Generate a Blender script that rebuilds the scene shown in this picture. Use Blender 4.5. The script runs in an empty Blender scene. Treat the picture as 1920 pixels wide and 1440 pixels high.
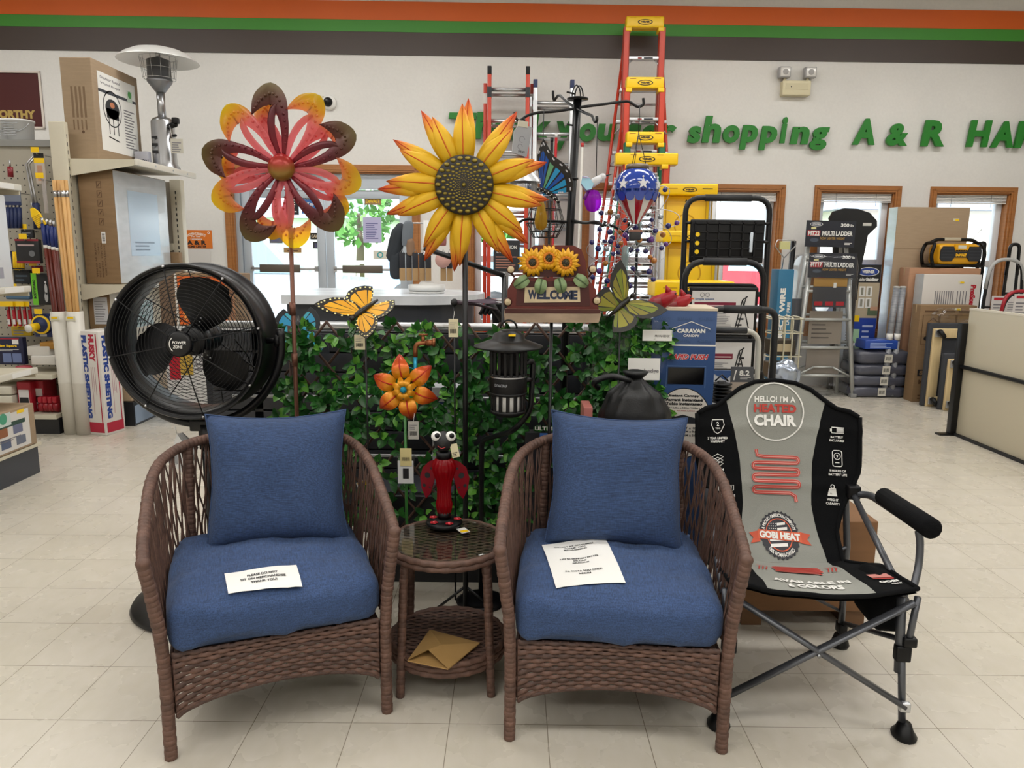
import bpy, bmesh, math, random
from mathutils import Vector, Matrix, noise
from math import pi, sin, cos, sqrt
D = math.radians
random.seed(7)
SC = bpy.context.scene
COL = SC.collection
# ------------------------------------------------------------ camera, view, world, sun, large lamps
PITCH, ROLL, EYE, FPX = D(10.0), 0.010, 1.45, 1400.0
_f = Vector((0, cos(PITCH), -sin(PITCH))); _u0 = Vector((0, sin(PITCH), cos(PITCH))); _r0 = Vector((1, 0, 0))
_r = _r0 * cos(ROLL) + _u0 * sin(ROLL); _u = _u0 * cos(ROLL) - _r0 * sin(ROLL)
cd = bpy.data.cameras.new('camera'); cam = bpy.data.objects.new('camera', cd); COL.objects.link(cam)
cd.sensor_width = 36; cd.lens = 36 * FPX / 1920; cd.clip_end = 200; cd.clip_start = .05
cam.matrix_world = Matrix(((_r.x, _u.x, -_f.x, 0), (_r.y, _u.y, -_f.y, 0), (_r.z, _u.z, -_f.z, EYE), (0, 0, 0, 1)))
SC.camera = cam
SC.view_settings.view_transform = 'Standard'; SC.view_settings.look = 'None'
SC.view_settings.exposure = 0.08; SC.view_settings.gamma = 1; SC.view_settings.use_curve_mapping = False
try:
    SC.cycles.use_denoising = True; SC.cycles.max_bounces = 8; SC.cycles.transparent_max_bounces = 16
    SC.cycles.caustics_reflective = False; SC.cycles.caustics_refractive = False; SC.cycles.sample_clamp_indirect = 6
except Exception: pass
wd = bpy.data.worlds.new('sky'); SC.world = wd; wd.use_nodes = True
_nt = wd.node_tree; _bg = _nt.nodes['Background']
_sky = _nt.nodes.new('ShaderNodeTexSky'); _sky.sky_type = 'HOSEK_WILKIE'; _sky.turbidity = 6; _sky.ground_albedo = .5
_sky.sun_direction = Vector((.3, -.5, .8)).normalized()
_mx = _nt.nodes.new('ShaderNodeMixRGB'); _mx.inputs[0].default_value = .7; _mx.inputs[2].default_value = (1, 1, 1, 1)
_nt.links.new(_sky.outputs[0], _mx.inputs[1]); _nt.links.new(_mx.outputs[0], _bg.inputs[0]); _bg.inputs[1].default_value = 5.0
sl = bpy.data.lights.new('sun', 'SUN'); sl.energy = 12; sl.angle = D(1); sl.color = (1, .95, .88)
so = bpy.data.objects.new('sun', sl); COL.objects.link(so); so.rotation_euler = (D(42), 0, D(-38))
def area(name, loc, sx, sy, e, col=(1, .995, .985), rot=(0, 0, 0)):
    l = bpy.data.lights.new(name, 'AREA'); l.shape = 'RECTANGLE'; l.size = sx; l.size_y = sy; l.energy = e; l.color = col
    o = bpy.data.objects.new(name, l); COL.objects.link(o); o.location = loc; o.rotation_euler = rot; return o
LAMPS = [(x, y) for y in (-2.6, .4, 3.4, 6.3) for x in (-4.6, -1.6, 1.4, 4.4)]
LAMP_E = 30
for x, y in LAMPS:
    area('ceiling_lamp_light', (x, y, 4.12), 2.3, .5, LAMP_E)
# ------------------------------------------------------------ helpers
def ray(x, y): return _f + _r * ((x - 960) / FPX) + _u * ((720 - y) / FPX)
def P(x, y, Y):
    d = ray(x, y); return Vector((0, 0, EYE)) + d * (Y / d.y)
def G(x, y, z=0.0):
    d = ray(x, y); return Vector((0, 0, EYE)) + d * ((z - EYE) / d.z)
def lin(c): return c / 12.92 if c <= .04045 else ((c + .055) / 1.055) ** 2.4
def hx(h): return tuple(lin(int(h[i:i + 2], 16) / 255) for i in (0, 2, 4)) + (1,)
MC = {}
def M_(key, col='808080', rough=.5, metal=0.0, bump=None, vary=None, trans=0, alpha=1, emit=0, coat=0, sheen=0, spec=.5):
    if key in MC: return MC[key]
    m = bpy.data.materials.new(key); m.use_nodes = True; MC[key] = m
    n = m.node_tree.nodes; l = m.node_tree.links; b = n['Principled BSDF']
    c = hx(col) if isinstance(col, str) else col
    b.inputs['Base Color'].default_value = c; b.inputs['Roughness'].default_value = rough; b.inputs['Metallic'].default_value = metal
    b.inputs['Specular IOR Level'].default_value = spec
    if trans: b.inputs['Transmission Weight'].default_value = trans
    if alpha < 1: b.inputs['Alpha'].default_value = alpha
    if coat: b.inputs['Coat Weight'].default_value = coat
    if sheen: b.inputs['Sheen Weight'].default_value = sheen
    if emit: b.inputs['Emission Color'].default_value = c; b.inputs['Emission Strength'].default_value = emit
    def tex(sc, st, det=3):
        tc = n.new('ShaderNodeTexCoord'); mp = n.new('ShaderNodeMapping'); l.new(tc.outputs['Object'], mp.inputs[0])
        mp.inputs['Scale'].default_value = st
        t = n.new('ShaderNodeTexNoise'); t.inputs['Scale'].default_value = sc; t.inputs['Detail'].default_value = det
        l.new(mp.outputs[0], t.inputs[0]); return t
    if vary:
        for k in range(len(vary) // 3):
            sc, am, st = vary[3 * k:3 * k + 3]
            t = tex(sc, st); r = n.new('ShaderNodeValToRGB'); r.color_ramp.elements[0].position = .3; r.color_ramp.elements[1].position = .7
            lo, hi = 1 - am, 1 + am
            src = b.inputs['Base Color'].links[0].from_socket if b.inputs['Base Color'].links else None
            r.color_ramp.elements[0].color = (lo / 2, lo / 2, lo / 2, 1); r.color_ramp.elements[1].color = (hi / 2, hi / 2, hi / 2, 1)
            l.new(t.outputs[0], r.inputs[0])
            mu = n.new('ShaderNodeMixRGB'); mu.blend_type = 'MULTIPLY'; mu.inputs[0].default_value = 1
            m2 = n.new('ShaderNodeMixRGB'); m2.blend_type = 'ADD'; m2.inputs[0].default_value = 1
            if src: l.new(src, mu.inputs[1])
            else: mu.inputs[1].default_value = c
            l.new(r.outputs[0], mu.inputs[2]); l.new(mu.outputs[0], m2.inputs[1]); l.new(mu.outputs[0], m2.inputs[2])
            l.new(m2.outputs[0], b.inputs['Base Color'])
    if bump:
        sc, am, st = bump; t = tex(sc, st, 2); bp = n.new('ShaderNodeBump'); bp.inputs['Strength'].default_value = am; bp.inputs['Distance'].default_value = .004
        l.new(t.outputs[0], bp.inputs['Height']); l.new(bp.outputs[0], b.inputs['Normal'])
    return m
def glassy(key, tint='ffffff', amt=.12, rough=.03, colr='ffffff'):
    """thin clear sheet: mostly see-through, with a reflecting share"""
    if key in MC: return MC[key]
    m = bpy.data.materials.new(key); m.use_nodes = True; MC[key] = m; n = m.node_tree.nodes; l = m.node_tree.links; n.clear()
    o = n.new('ShaderNodeOutputMaterial'); a = n.new('ShaderNodeBsdfTransparent'); g = n.new('ShaderNodeBsdfGlossy'); x = n.new('ShaderNodeMixShader')
    a.inputs[0].default_value = hx(tint); g.inputs[0].default_value = hx(colr); g.inputs['Roughness'].default_value = rough
    fr = n.new('ShaderNodeLayerWeight'); fr.inputs[0].default_value = .5; pw = n.new('ShaderNodeMath'); pw.operation = 'POWER'; pw.inputs[1].default_value = 4; l.new(fr.outputs['Facing'], pw.inputs[0]); ad = n.new('ShaderNodeMath'); ad.operation = 'MULTIPLY_ADD'
    ad.inputs[1].default_value = .5; ad.inputs[2].default_value = amt; l.new(pw.outputs[0], ad.inputs[0]); l.new(ad.outputs[0], x.inputs[0])
    l.new(a.outputs[0], x.inputs[1]); l.new(g.outputs[0], x.inputs[2]); l.new(x.outputs[0], o.inputs[0]); return m
def tinted(key, col, amt=.5, rough=.15):
    """translucent coloured plastic or glass"""
    if key in MC: return MC[key]
    m = bpy.data.materials.new(key); m.use_nodes = True; MC[key] = m; n = m.node_tree.nodes; l = m.node_tree.links; b = n['Principled BSDF']
    b.inputs['Base Color'].default_value = hx(col); b.inputs['Roughness'].default_value = rough
    a = n.new('ShaderNodeBsdfTransparent'); a.inputs[0].default_value = hx(col); tr = n.new('ShaderNodeBsdfTranslucent'); tr.inputs[0].default_value = hx(col)
    x1 = n.new('ShaderNodeMixShader'); x1.inputs[0].default_value = .5; x2 = n.new('ShaderNodeMixShader'); x2.inputs[0].default_value = amt
    l.new(b.outputs[0], x1.inputs[1]); l.new(tr.outputs[0], x1.inputs[2]); l.new(x1.outputs[0], x2.inputs[1]); l.new(a.outputs[0], x2.inputs[2])
    l.new(x2.outputs[0], n['Material Output'].inputs[0]); return m
C_ = lambda h, r=.6: M_('c' + h + str(r), h, r)
RM = {}
_TX = {}
def text_mesh(s, bold=.02, shear=0.0):
    k = (s, bold, shear)
    if k in _TX: return _TX[k]
    cu = bpy.data.curves.new('t', 'FONT'); cu.body = s; cu.offset = bold; cu.shear = shear; cu.resolution_u = 3; cu.align_x = 'LEFT'
    o = bpy.data.objects.new('t', cu); COL.objects.link(o)
    me = bpy.data.meshes.new_from_object(o.evaluated_get(bpy.context.evaluated_depsgraph_get()))
    vs = [v.co.copy() for v in me.vertices]; fs = [tuple(p.vertices) for p in me.polygons]
    bpy.data.objects.remove(o); bpy.data.curves.remove(cu); bpy.data.meshes.remove(me)
    x0 = min(v.x for v in vs); x1 = max(v.x for v in vs); y0 = min(v.y for v in vs); y1 = max(v.y for v in vs)
    _TX[k] = ([((v.x - x0) / (x1 - x0), (v.y - y0) / (y1 - y0)) for v in vs], fs, (x1 - x0) / (y1 - y0)); return _TX[k]
def frame(o, x, y=None, up=None):
    """matrix with origin o, X along x, Y along y (made square to x), Z = x cross y"""
    x = Vector(x).normalized(); y = Vector(y if y is not None else (0, 0, 1)); y = (y - x * y.dot(x)).normalized(); z = x.cross(y)
    return Matrix(((x.x, y.x, z.x, o[0]), (x.y, y.y, z.y, o[1]), (x.z, y.z, z.z, o[2]), (0, 0, 0, 1)))
T = lambda x, y, z: Matrix.Translation((x, y, z))
RZ = lambda a: Matrix.Rotation(a, 4, 'Z')
RX = lambda a: Matrix.Rotation(a, 4, 'X')
RY = lambda a: Matrix.Rotation(a, 4, 'Y')
class MB:
    def __init__(s): s.v = []; s.f = []; s.m = []; s.s = []; s.mats = []
    def _mi(s, m):
        if m not in s.mats: s.mats.append(m)
        return s.mats.index(m)
    def add(s, vs, fs, m, X=None, smooth=False):
        b = len(s.v); i = s._mi(m)
        s.v += [X @ Vector(v) for v in vs] if X is not None else [Vector(v) for v in vs]
        for f in fs: s.f.append(tuple(b + k for k in f)); s.m.append(i); s.s.append(smooth)
        return s
    def box(s, c, d, m, X=None, bev=0):
        x, y, z = d[0] / 2, d[1] / 2, d[2] / 2; X0 = T(*c) if X is None else X @ T(*c)
        if not bev:
            vs = [(i * x, j * y, k * z) for k in (-1, 1) for j in (-1, 1) for i in (-1, 1)]
            return s.add(vs, [(0, 2, 3, 1), (4, 5, 7, 6), (0, 1, 5, 4), (2, 6, 7, 3), (0, 4, 6, 2), (1, 3, 7, 5)], m, X0)
        bm = bmesh.new(); bmesh.ops.create_cube(bm, size=1)
        for v in bm.verts: v.co = Vector((v.co.x * d[0], v.co.y * d[1], v.co.z * d[2]))
        bmesh.ops.bevel(bm, geom=bm.edges[:], offset=bev, segments=2, affect='EDGES', profile=.6)
        bm.verts.index_update(); r = s.add([v.co for v in bm.verts], [[v.index for v in f.verts] for f in bm.faces], m, X0, True); bm.free(); return r
    def b2(s, a, b, m, X=None, bev=0):
        return s.box([(p + q) / 2 for p, q in zip(a, b)], [abs(q - p) for p, q in zip(a, b)], m, X, bev)
    def tube(s, pts, r, m, n=8, X=None, closed=False, flat=None, smooth=True):
        pts = [Vector(p) for p in pts]; N = len(pts); rs = r if isinstance(r, (list, tuple)) else [r] * N
        vs = []; up = None
        for i, p in enumerate(pts):
            if closed: t = pts[(i + 1) % N] - pts[i - 1]
            else: t = pts[min(i + 1, N - 1)] - pts[max(i - 1, 0)]
            if t.length < 1e-9: t = Vector((0, 0, 1))
            t.normalize()
            if up is None:
                up = Vector((0, 0, 1)) if abs(t.z) < .9 else Vector((0, 1, 0))
            up = (up - t * up.dot(t))
            if up.length < 1e-6: up = t.orthogonal()
            up.normalize(); w = t.cross(up)
            for k in range(n):
                a = 2 * pi * (k + .5) / n; vs.append(p + (w * cos(a) + up * sin(a) * (flat or 1)) * rs[i])
        fs = []
        for i in range(N if closed else N - 1):
            for k in range(n):
                a, b = i * n, ((i + 1) % N) * n; k2 = (k + 1) % n; fs.append((a + k, a + k2, b + k2, b + k))
        if not closed: fs.append(tuple(range(n))[::-1]); fs.append(tuple((N - 1) * n + k for k in range(n)))
        return s.add(vs, fs, m, X, smooth)
    def cyl(s, a, b, r, m, n=16, X=None, r2=None): return s.tube([a, b], [r, r if r2 is None else r2], m, n, X)
    def lathe(s, prof, m, n=24, X=None, smooth=True, a0=0, a1=2 * pi):
        """prof: (radius, z) list"""
        full = abs(a1 - a0 - 2 * pi) < 1e-6; k = n if full else n + 1; vs = []; fs = []
        for r, z in prof:
            for j in range(k):
                a = a0 + (a1 - a0) * j / n; vs.append((r * cos(a), r * sin(a), z))
        for i in range(len(prof) - 1):
            for j in range(n):
                j2 = (j + 1) % k; fs.append((i * k + j, i * k + j2, (i + 1) * k + j2, (i + 1) * k + j))
        return s.add(vs, fs, m, X, smooth)
    def sph(s, c, r, m, n=12, X=None):
        rx, ry, rz = r if isinstance(r, (tuple, list)) else (r, r, r); X0 = T(*c) if X is None else X @ T(*c)
        pr = [(max(1e-4, sin(pi * i / n)), -cos(pi * i / n)) for i in range(n + 1)]
        return s.lathe(pr, m, n * 2 if n < 10 else n + 8, X0 @ Matrix.Diagonal((rx, ry, rz, 1)))
    def prism(s, poly, z0, z1, m, X=None, ms=None):
        n = len(poly); vs = [(x, y, z0) for x, y in poly] + [(x, y, z1) for x, y in poly]
        s.add(vs, [tuple(range(n))[::-1], tuple(range(n, 2 * n))], m, X)
        return s.add(vs, [(i, (i + 1) % n, n + (i + 1) % n, n + i) for i in range(n)], ms or m, X)
    def poly(s, poly, m, X=None, z=.001): return s.add([(x, y, z) for x, y in poly], [tuple(range(len(poly)))], m, X)
    def rect(s, X, x0, y0, x1, y1, m, z=.001): return s.poly([(x0, y0), (x1, y0), (x1, y1), (x0, y1)], m, X, z)
    def disc(s, X, x, y, r, m, z=.001, n=24, ry=None): return s.poly([(x + r * cos(2 * pi * k / n), y + (ry or r) * sin(2 * pi * k / n)) for k in range(n)], m, X, z)
    def ring(s, X, x, y, r, w, m, z=.001, n=40, a0=0, a1=2 * pi, ry=1):
        vs = []
        for k in range(n + 1):
            a = a0 + (a1 - a0) * k / n
            for q in (r - w / 2, r + w / 2): vs.append((x + q * cos(a), y + q * ry * sin(a), z))
        return s.add(vs, [(2 * k, 2 * k + 1, 2 * k + 3, 2 * k + 2) for k in range(n)], m, X)
    def line(s, X, pts, w, m, z=.001, closed=False):
        """flat stroke along 2-D points"""
        pts = [Vector((p[0], p[1])) for p in pts]; N = len(pts); vs = []
        for i, p in enumerate(pts):
            t = (pts[(i + 1) % N] - pts[i - 1]) if closed else pts[min(i + 1, N - 1)] - pts[max(i - 1, 0)]
            t.normalize(); q = Vector((-t.y, t.x)) * w / 2; vs += [(p.x + q.x, p.y + q.y, z), (p.x - q.x, p.y - q.y, z)]
        K = N if closed else N - 1
        return s.add(vs, [(2 * i, 2 * i + 1, (2 * i + 3) % (2 * N), (2 * i + 2) % (2 * N)) for i in range(K)], m, X)
    def text(s, X, st, cx, cy, w, h, m, z=.0015, bold=.02, shear=0, deep=0, warp=None):
        """lettering centred at cx, cy; w or h may be None to keep its own proportions"""
        vs, fs, asp = text_mesh(st, bold, shear)
        if w is None: w = h * asp
        if h is None: h = w / asp
        pts = [(cx + (x - .5) * w, cy + (y - .5) * h, z) for x, y in vs]
        if warp: pts = [warp(p) for p in pts]
        if deep:
            top = [(a, b, c + deep) for a, b, c in pts]; s.add(top, fs, m, X)
            ed = {}
            for f in fs:
                for i in range(len(f)): e = (f[i], f[(i + 1) % len(f)]); ed[e] = 1
            bo = [e for e in ed if (e[1], e[0]) not in ed]
            n = len(pts); return s.add(pts + top, [(a, b, b + n, a + n) for a, b in bo], m, X)
        return s.add(pts, fs, m, X)
    def arc_text(s, X, st, cx, cy, r, h, m, a0, a1, z=.0015, inward=False, bold=.02):
        """lettering bent along a circle, from angle a0 to a1"""
        def wp(p):
            t = p[0] + .5; rr = r + (p[1] if not inward else -p[1]); a = a0 + (a1 - a0) * t; return (cx + rr * cos(a), cy + rr * sin(a), p[2])
        return s.text(X, st, 0, 0, 1, h, m, z, bold, warp=wp)
    def lines(s, X, x0, y0, x1, y1, n, m, z=.001, th=.45, rag=.4, vert=False, seed=1):
        """rows of small unreadable print"""
        rr = random.Random(seed)
        for i in range(n):
            if vert:
                st = (x1 - x0) / n; a = x0 + i * st; e = y0 + (y1 - y0) * (1 - rag * rr.random()) if n > 1 else y1
                s.rect(X, a, y1 - (e - y0), a + st * th, y1, m, z)
            else:
                st = (y1 - y0) / n; a = y1 - (i + 1) * st; e = x0 + (x1 - x0) * (1 - rag * rr.random()) if n > 1 else x1
                s.rect(X, x0, a, e, a + st * th, m, z)
        return s
    def grid(s, fn, nu, nv, m, X=None, smooth=True, cu=False, mf=None):
        vs = [fn(i / nu, j / nv) for j in range(nv + 1) for i in range(nu + 1)]
        fs = [(j * (nu + 1) + i, j * (nu + 1) + i + 1, (j + 1) * (nu + 1) + i + 1, (j + 1) * (nu + 1) + i) for j in range(nv) for i in range(nu)]
        if mf is None: return s.add(vs, fs, m, X, smooth)
        b = len(s.v); s.add(vs, fs, m, X, smooth); k = len(s.f) - len(fs)
        for q in range(len(fs)): s.m[k + q] = s._mi(mf((q % nu + .5) / nu, (q // nu + .5) / nv))
        return s
    def build(s, name, par=None, world=False, local=True):
        me = bpy.data.meshes.new(name); vs = s.v; loc = Vector((0, 0, 0))
        if par is not None and world:
            Q = RM[par.name].inverted(); vs = [Q @ v for v in vs]
        if par is None and len(vs):
            loc = Vector(((min(v.x for v in vs) + max(v.x for v in vs)) / 2, (min(v.y for v in vs) + max(v.y for v in vs)) / 2, min(v.z for v in vs))); vs = [v - loc for v in vs]
        me.from_pydata([tuple(v) for v in vs], [], s.f)
        for m in s.mats: me.materials.append(m)
        me.polygons.foreach_set('material_index', s.m); me.polygons.foreach_set('use_smooth', s.s); me.update()
        o = bpy.data.objects.new(name, me); COL.objects.link(o); o.location = loc
        if par is not None: o.parent = par; RM[o.name] = RM[par.name]
        else: RM[o.name] = T(*loc)
        return o
def thing(name, label, cat, loc=(0, 0, 0), rz=0.0, group=None, X=None):
    o = bpy.data.objects.new(name, None); COL.objects.link(o); o.empty_display_size = .1
    Q = X if X is not None else T(*loc) @ RZ(rz)
    o.matrix_world = Q; RM[o.name] = Q.copy(); return tag(o, label, cat, group)
def tag(o, label, cat, group=None):
    o['label'] = label; o['category'] = cat
    if group: o['group'] = group
    return o
def struct(o): o['kind'] = 'structure'; return o
def copy_thing(o, Q, label=None, group=None):
    """copy of a thing, its parts and their sub-parts, placed at matrix Q"""
    def rec(a, par):
        c = a.copy(); COL.objects.link(c); c.parent = par; RM[c.name] = Q
        for k in list(a.children): rec(k, c)
        return c
    r = rec(o, None); r.matrix_world = Q
    if label: r['label'] = label
    if group: r['group'] = group
    return r
def rbox(mb, d, r, m, X=None, n=10, bulge=0.0, nz=0.0, seed=0, sag=None):
    """soft rounded box with optional top bulge and wrinkles"""
    bm = bmesh.new(); bmesh.ops.create_cube(bm, size=2); bmesh.ops.subdivide_edges(bm, edges=bm.edges[:], cuts=n, use_grid_fill=True)
    h = Vector((d[0] / 2, d[1] / 2, d[2] / 2))
    for v in bm.verts:
        c = v.co.copy(); p = Vector((c.x * h.x, c.y * h.y, c.z * h.z))
        q = Vector([max(-h[i] + r, min(h[i] - r, p[i])) for i in range(3)]); e = p - q
        if e.length > 1e-6: p = q + e.normalized() * r
        if bulge:
            k = (1 - c.x ** 2) * (1 - c.y ** 2); p.z += (bulge if c.z > 0 else -bulge * .3) * k * abs(c.z)
            k = (1 - c.x ** 2) * (1 - c.z ** 2); p.y += bulge * .5 * c.y * k * (abs(c.y) > .99)
            k = (1 - c.y ** 2) * (1 - c.z ** 2); p.x += bulge * .5 * c.x * k * (abs(c.x) > .99)
        if nz:
            w = noise.noise(p * 9 + Vector((seed, 0, 0))) + .5 * noise.noise(p * 23 + Vector((0, seed, 0))); p += Vector((0, 0, 1)) * w * nz * (c.z > -.9) + Vector((0, 1, 0)) * w * nz * .7 * (abs(c.y) > .98)
        if sag: p = sag(p)
        v.co = p
    bm.verts.index_update(); mb.add([v.co for v in bm.verts], [[v.index for v in f.verts] for f in bm.faces], m, X, True); bm.free(); return mb
def curve(pts, n=8, closed=False):
    """Catmull-Rom points through pts"""
    pts = [Vector(p) for p in pts]; N = len(pts); out = []
    for i in range(N if closed else N - 1):
        a = pts[(i - 1) % N] if closed or i > 0 else pts[0] * 2 - pts[1]
        b, c = pts[i], pts[(i + 1) % N]; d = pts[(i + 2) % N] if closed or i + 2 < N else pts[-1] * 2 - pts[-2]
        for k in range(n):
            t = k / n; out.append(.5 * (2 * b + (c - a) * t + (2 * a - 5 * b + 4 * c - d) * t * t + (3 * b - a - 3 * c + d) * t ** 3))
    if not closed: out.append(pts[-1])
    return out
def fillet(pts, r, n=5, closed=False):
    """polyline with rounded corners"""
    pts = [Vector(p) for p in pts]; N = len(pts); out = []
    for i, p in enumerate(pts):
        if not closed and i in (0, N - 1): out.append(p); continue
        a = pts[i - 1] - p; b = pts[(i + 1) % N] - p; q = min(r, a.length * .49, b.length * .49); s = p + a.normalized() * q; e = p + b.normalized() * q
        for k in range(n + 1): t = k / n; out.append(s * (1 - t) ** 2 + p * 2 * t * (1 - t) + e * t * t)
    return out
# ------------------------------------------------------------ structure: floor, walls, ceiling
def floor_mat():
    m = bpy.data.materials.new('vinyl_tile'); m.use_nodes = True; n = m.node_tree.nodes; l = m.node_tree.links; b = n['Principled BSDF']
    tc = n.new('ShaderNodeTexCoord'); mp = n.new('ShaderNodeMapping'); l.new(tc.outputs['Object'], mp.inputs[0]); mp.inputs['Location'].default_value = (-.1198, -.2804, 0)
    br = n.new('ShaderNodeTexBrick'); br.offset = 0; br.squash = 1; l.new(mp.outputs[0], br.inputs[0])
    for k, v in (('Scale', 1), ('Brick Width', .3048), ('Row Height', .3048), ('Mortar Size', .0013), ('Mortar Smooth', .1), ('Bias', 0)): br.inputs[k].default_value = v
    br.inputs['Color1'].default_value = hx('d0c9be'); br.inputs['Color2'].default_value = hx('ccc5b9'); br.inputs['Mortar'].default_value = hx('877d6e')
    def nz(sc, st, lo, hi, c0, c1, det=4):
        p = n.new('ShaderNodeMapping'); p.inputs['Scale'].default_value = st; l.new(tc.outputs['Object'], p.inputs[0])
        t = n.new('ShaderNodeTexNoise'); t.inputs['Scale'].default_value = sc; t.inputs['Detail'].default_value = det; l.new(p.outputs[0], t.inputs[0])
        r = n.new('ShaderNodeValToRGB'); r.color_ramp.elements[0].position = lo; r.color_ramp.elements[1].position = hi
        r.color_ramp.elements[0].color = (c0, c0, c0 * .97, 1); r.color_ramp.elements[1].color = (c1, c1, c1, 1); l.new(t.outputs[0], r.inputs[0]); return r
    cur = br.outputs[0]
    for r in (nz(26, (1, .45, 1), .3, .7, .94, 1.0), nz(1.3, (1, 1, 1), .3, .7, .95, 1.0), nz(16, (1, 3.2, 1), .22, .27, .86, 1.0, 2)):
        x = n.new('ShaderNodeMixRGB'); x.blend_type = 'MULTIPLY'; x.inputs[0].default_value = 1; l.new(cur, x.inputs[1]); l.new(r.outputs[0], x.inputs[2]); cur = x.outputs[0]
    l.new(cur, b.inputs['Base Color'])
    r = nz(5, (1, 1, 1), .3, .7, .2, .36); l.new(r.outputs[0], b.inputs['Roughness']); b.inputs['Specular IOR Level'].default_value = .5
    bp = n.new('ShaderNodeBump'); bp.inputs['Strength'].default_value = .25; bp.inputs['Distance'].default_value = .0015; l.new(br.outputs['Fac'], bp.inputs['Height']); bp.invert = True
    l.new(bp.outputs[0], b.inputs['Normal']); return m
WALLM = M_('wall_paint', 'dedcd8', .75, vary=(1.2, .035, (1, 1, 1.6), 40, .02, (1, 1, 1)), bump=(160, .12, (1, 1, 1)))
CREAM = M_('cream_metal', 'cbc4b0', .45, vary=(6, .03, (1, 1, 1)))
BLACK = M_('black_plastic', '08080a', .42, spec=.3); BLKMET = M_('black_metal', '0b0b0e', .36, spec=.4); WHITE = M_('white_paper', 'e9e8e4', .6); INK = M_('black_ink', '17171a', .6)
GREYINK = C_('77757a'); STEEL = M_('steel', 'b9babd', .28, 1.0); ALU = M_('aluminium', 'c9cbce', .33, .85); CARD = M_('cardboard', 'a08a70', .75, vary=(9, .05, (1, 1, 8)), bump=(60, .15, (1, 1, 6)))
CARD2 = M_('brown_cardboard', '876c4d', .75, vary=(8, .06, (1, 1, 6))); RED = C_('b3182b', .4); YEL = M_('yellow_plastic', 'f3c80e', .35); NAVY = C_('1c2a55', .5)
CLEAR = glassy('clear_film', 'f6f7f8', .035, .1); GLASS = glassy('window_glass', 'eef4f6', .05, .02); BROWNINK = C_('5b4028'); ORANGEP = C_('e0671c', .5); TAN = C_('c49a61'); DARK = C_('22252c', .5)
floor = struct(MB().b2((-8, -4.5, -.1), (9, 8.55, 0), floor_mat()).build('floor'))
for o in (floor,):
    for v in o.data.vertices: v.co += o.location
    o.location = (0, 0, 0); RM[o.name] = Matrix()
WM = T(0, 8.3, 0) @ RZ(D(1.0)); WI = WM.inverted()
def wp(x, y, off=0.0):
    """pixel to wall coordinates (u along the wall, height)"""
    d = ray(x, y); n = WM.to_3x3() @ Vector((0, 1, 0)); o = Vector((0, 0, EYE)); t = (WM.translation - n * off - o).dot(n) / d.dot(n); q = WI @ (o + d * t); return q.x, q.z
DU0, DU1, DZ1 = wp(440, 480)[0], wp(776, 480)[0], wp(600, 322)[1]
WIN = []
for k in range(5):
    u0 = wp(887 + 216 * k, 400)[0]; u1 = wp(1026 + 216 * k, 400)[0]; WIN.append((u0, u1))
WZ0, WZ1 = .62, wp(1604, 360)[1]
ops = [(DU0, DU1, 0, DZ1)] + [(a, b, WZ0, WZ1) for a, b in WIN]
mb = MB(); u = -8.2
for a, b, z0, z1 in ops:
    mb.b2((u, 0, 0), (a, .22, 4.3), WALLM, WM); mb.b2((a, 0, z1), (b, .22, 4.3), WALLM, WM)
    if z0 > 0: mb.b2((a, 0, 0), (b, .22, z0), WALLM, WM)
    u = b
mb.b2((u, 0, 0), (9.2, .22, 4.3), WALLM, WM); struct(mb.build('wall_back'))
struct(MB().b2((-8, -4.5, 0), (-7.8, 8.6, 4.3), WALLM).build('wall_left')); struct(MB().b2((9, -4.5, 0), (9.2, 8.6, 4.3), WALLM).build('wall_right'))
struct(MB().b2((-8, -4.7, 0), (9.2, -4.5, 4.3), WALLM).build('wall_front'))
struct(MB().b2((-8, -4.7, 4.3), (9.2, 8.8, 4.4), M_('ceiling_tile', 'dcd8d0', .8, bump=(90, .2, (1, 1, 1)))).build('ceiling'))
zs = [wp(960, y)[1] for y in (7, 42, 64, 107)]
for i, (c, nm) in enumerate((('d45f16', 'orange'), ('3f8a2c', 'green'), ('443934', 'brown'))):
    struct(MB().b2((-8, -.012 - .004 * (2 - i), zs[i + 1]), (9, .0, zs[i]), M_(nm + '_band', c, .5, vary=(2, .03, (1, 1, 1))), WM).build('trim_%d' % (i + 1)))
OAK = M_('oak_trim', 'a26a38', .45, vary=(5, .12, (1, 1, 14), 30, .06, (6, 6, 1)))
VINYL = C_('dfe3e8', .35)
def casing(mb, a, b, z0, z1, w, sill=True):
    X = WM
    for k in range(2):
        o = .008 * k; mb.b2((a - w + o * 3, -.022 - o, z0), (a + .001 - (0 if k == 0 else .02), 0, z1 + w - o * 3), OAK, X); mb.b2((b + (0 if k == 0 else .02), -.022 - o, z0), (b + w - o * 3, 0, z1 + w - o * 3), OAK, X)
    mb.b2((a - .001, -.022, z1), (b + .001, 0, z1 + w), OAK, X); mb.b2((a - w + .03, -.03, z1 + .02), (b + w - .03, 0, z1 + w - .024), OAK, X)
    if sill: mb.b2((a - w, -.05, z0 - .06), (b + w, 0, z0), OAK, X)
    t = .015
    mb.b2((a, 0, z0), (a + t, .22, z1), OAK, X); mb.b2((b - t, 0, z0), (b, .22, z1), OAK, X); mb.b2((a, 0, z1 - t), (b, .22, z1), OAK, X)
    if sill: mb.b2((a, 0, z0), (b, .22, z0 + t), OAK, X)
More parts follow.
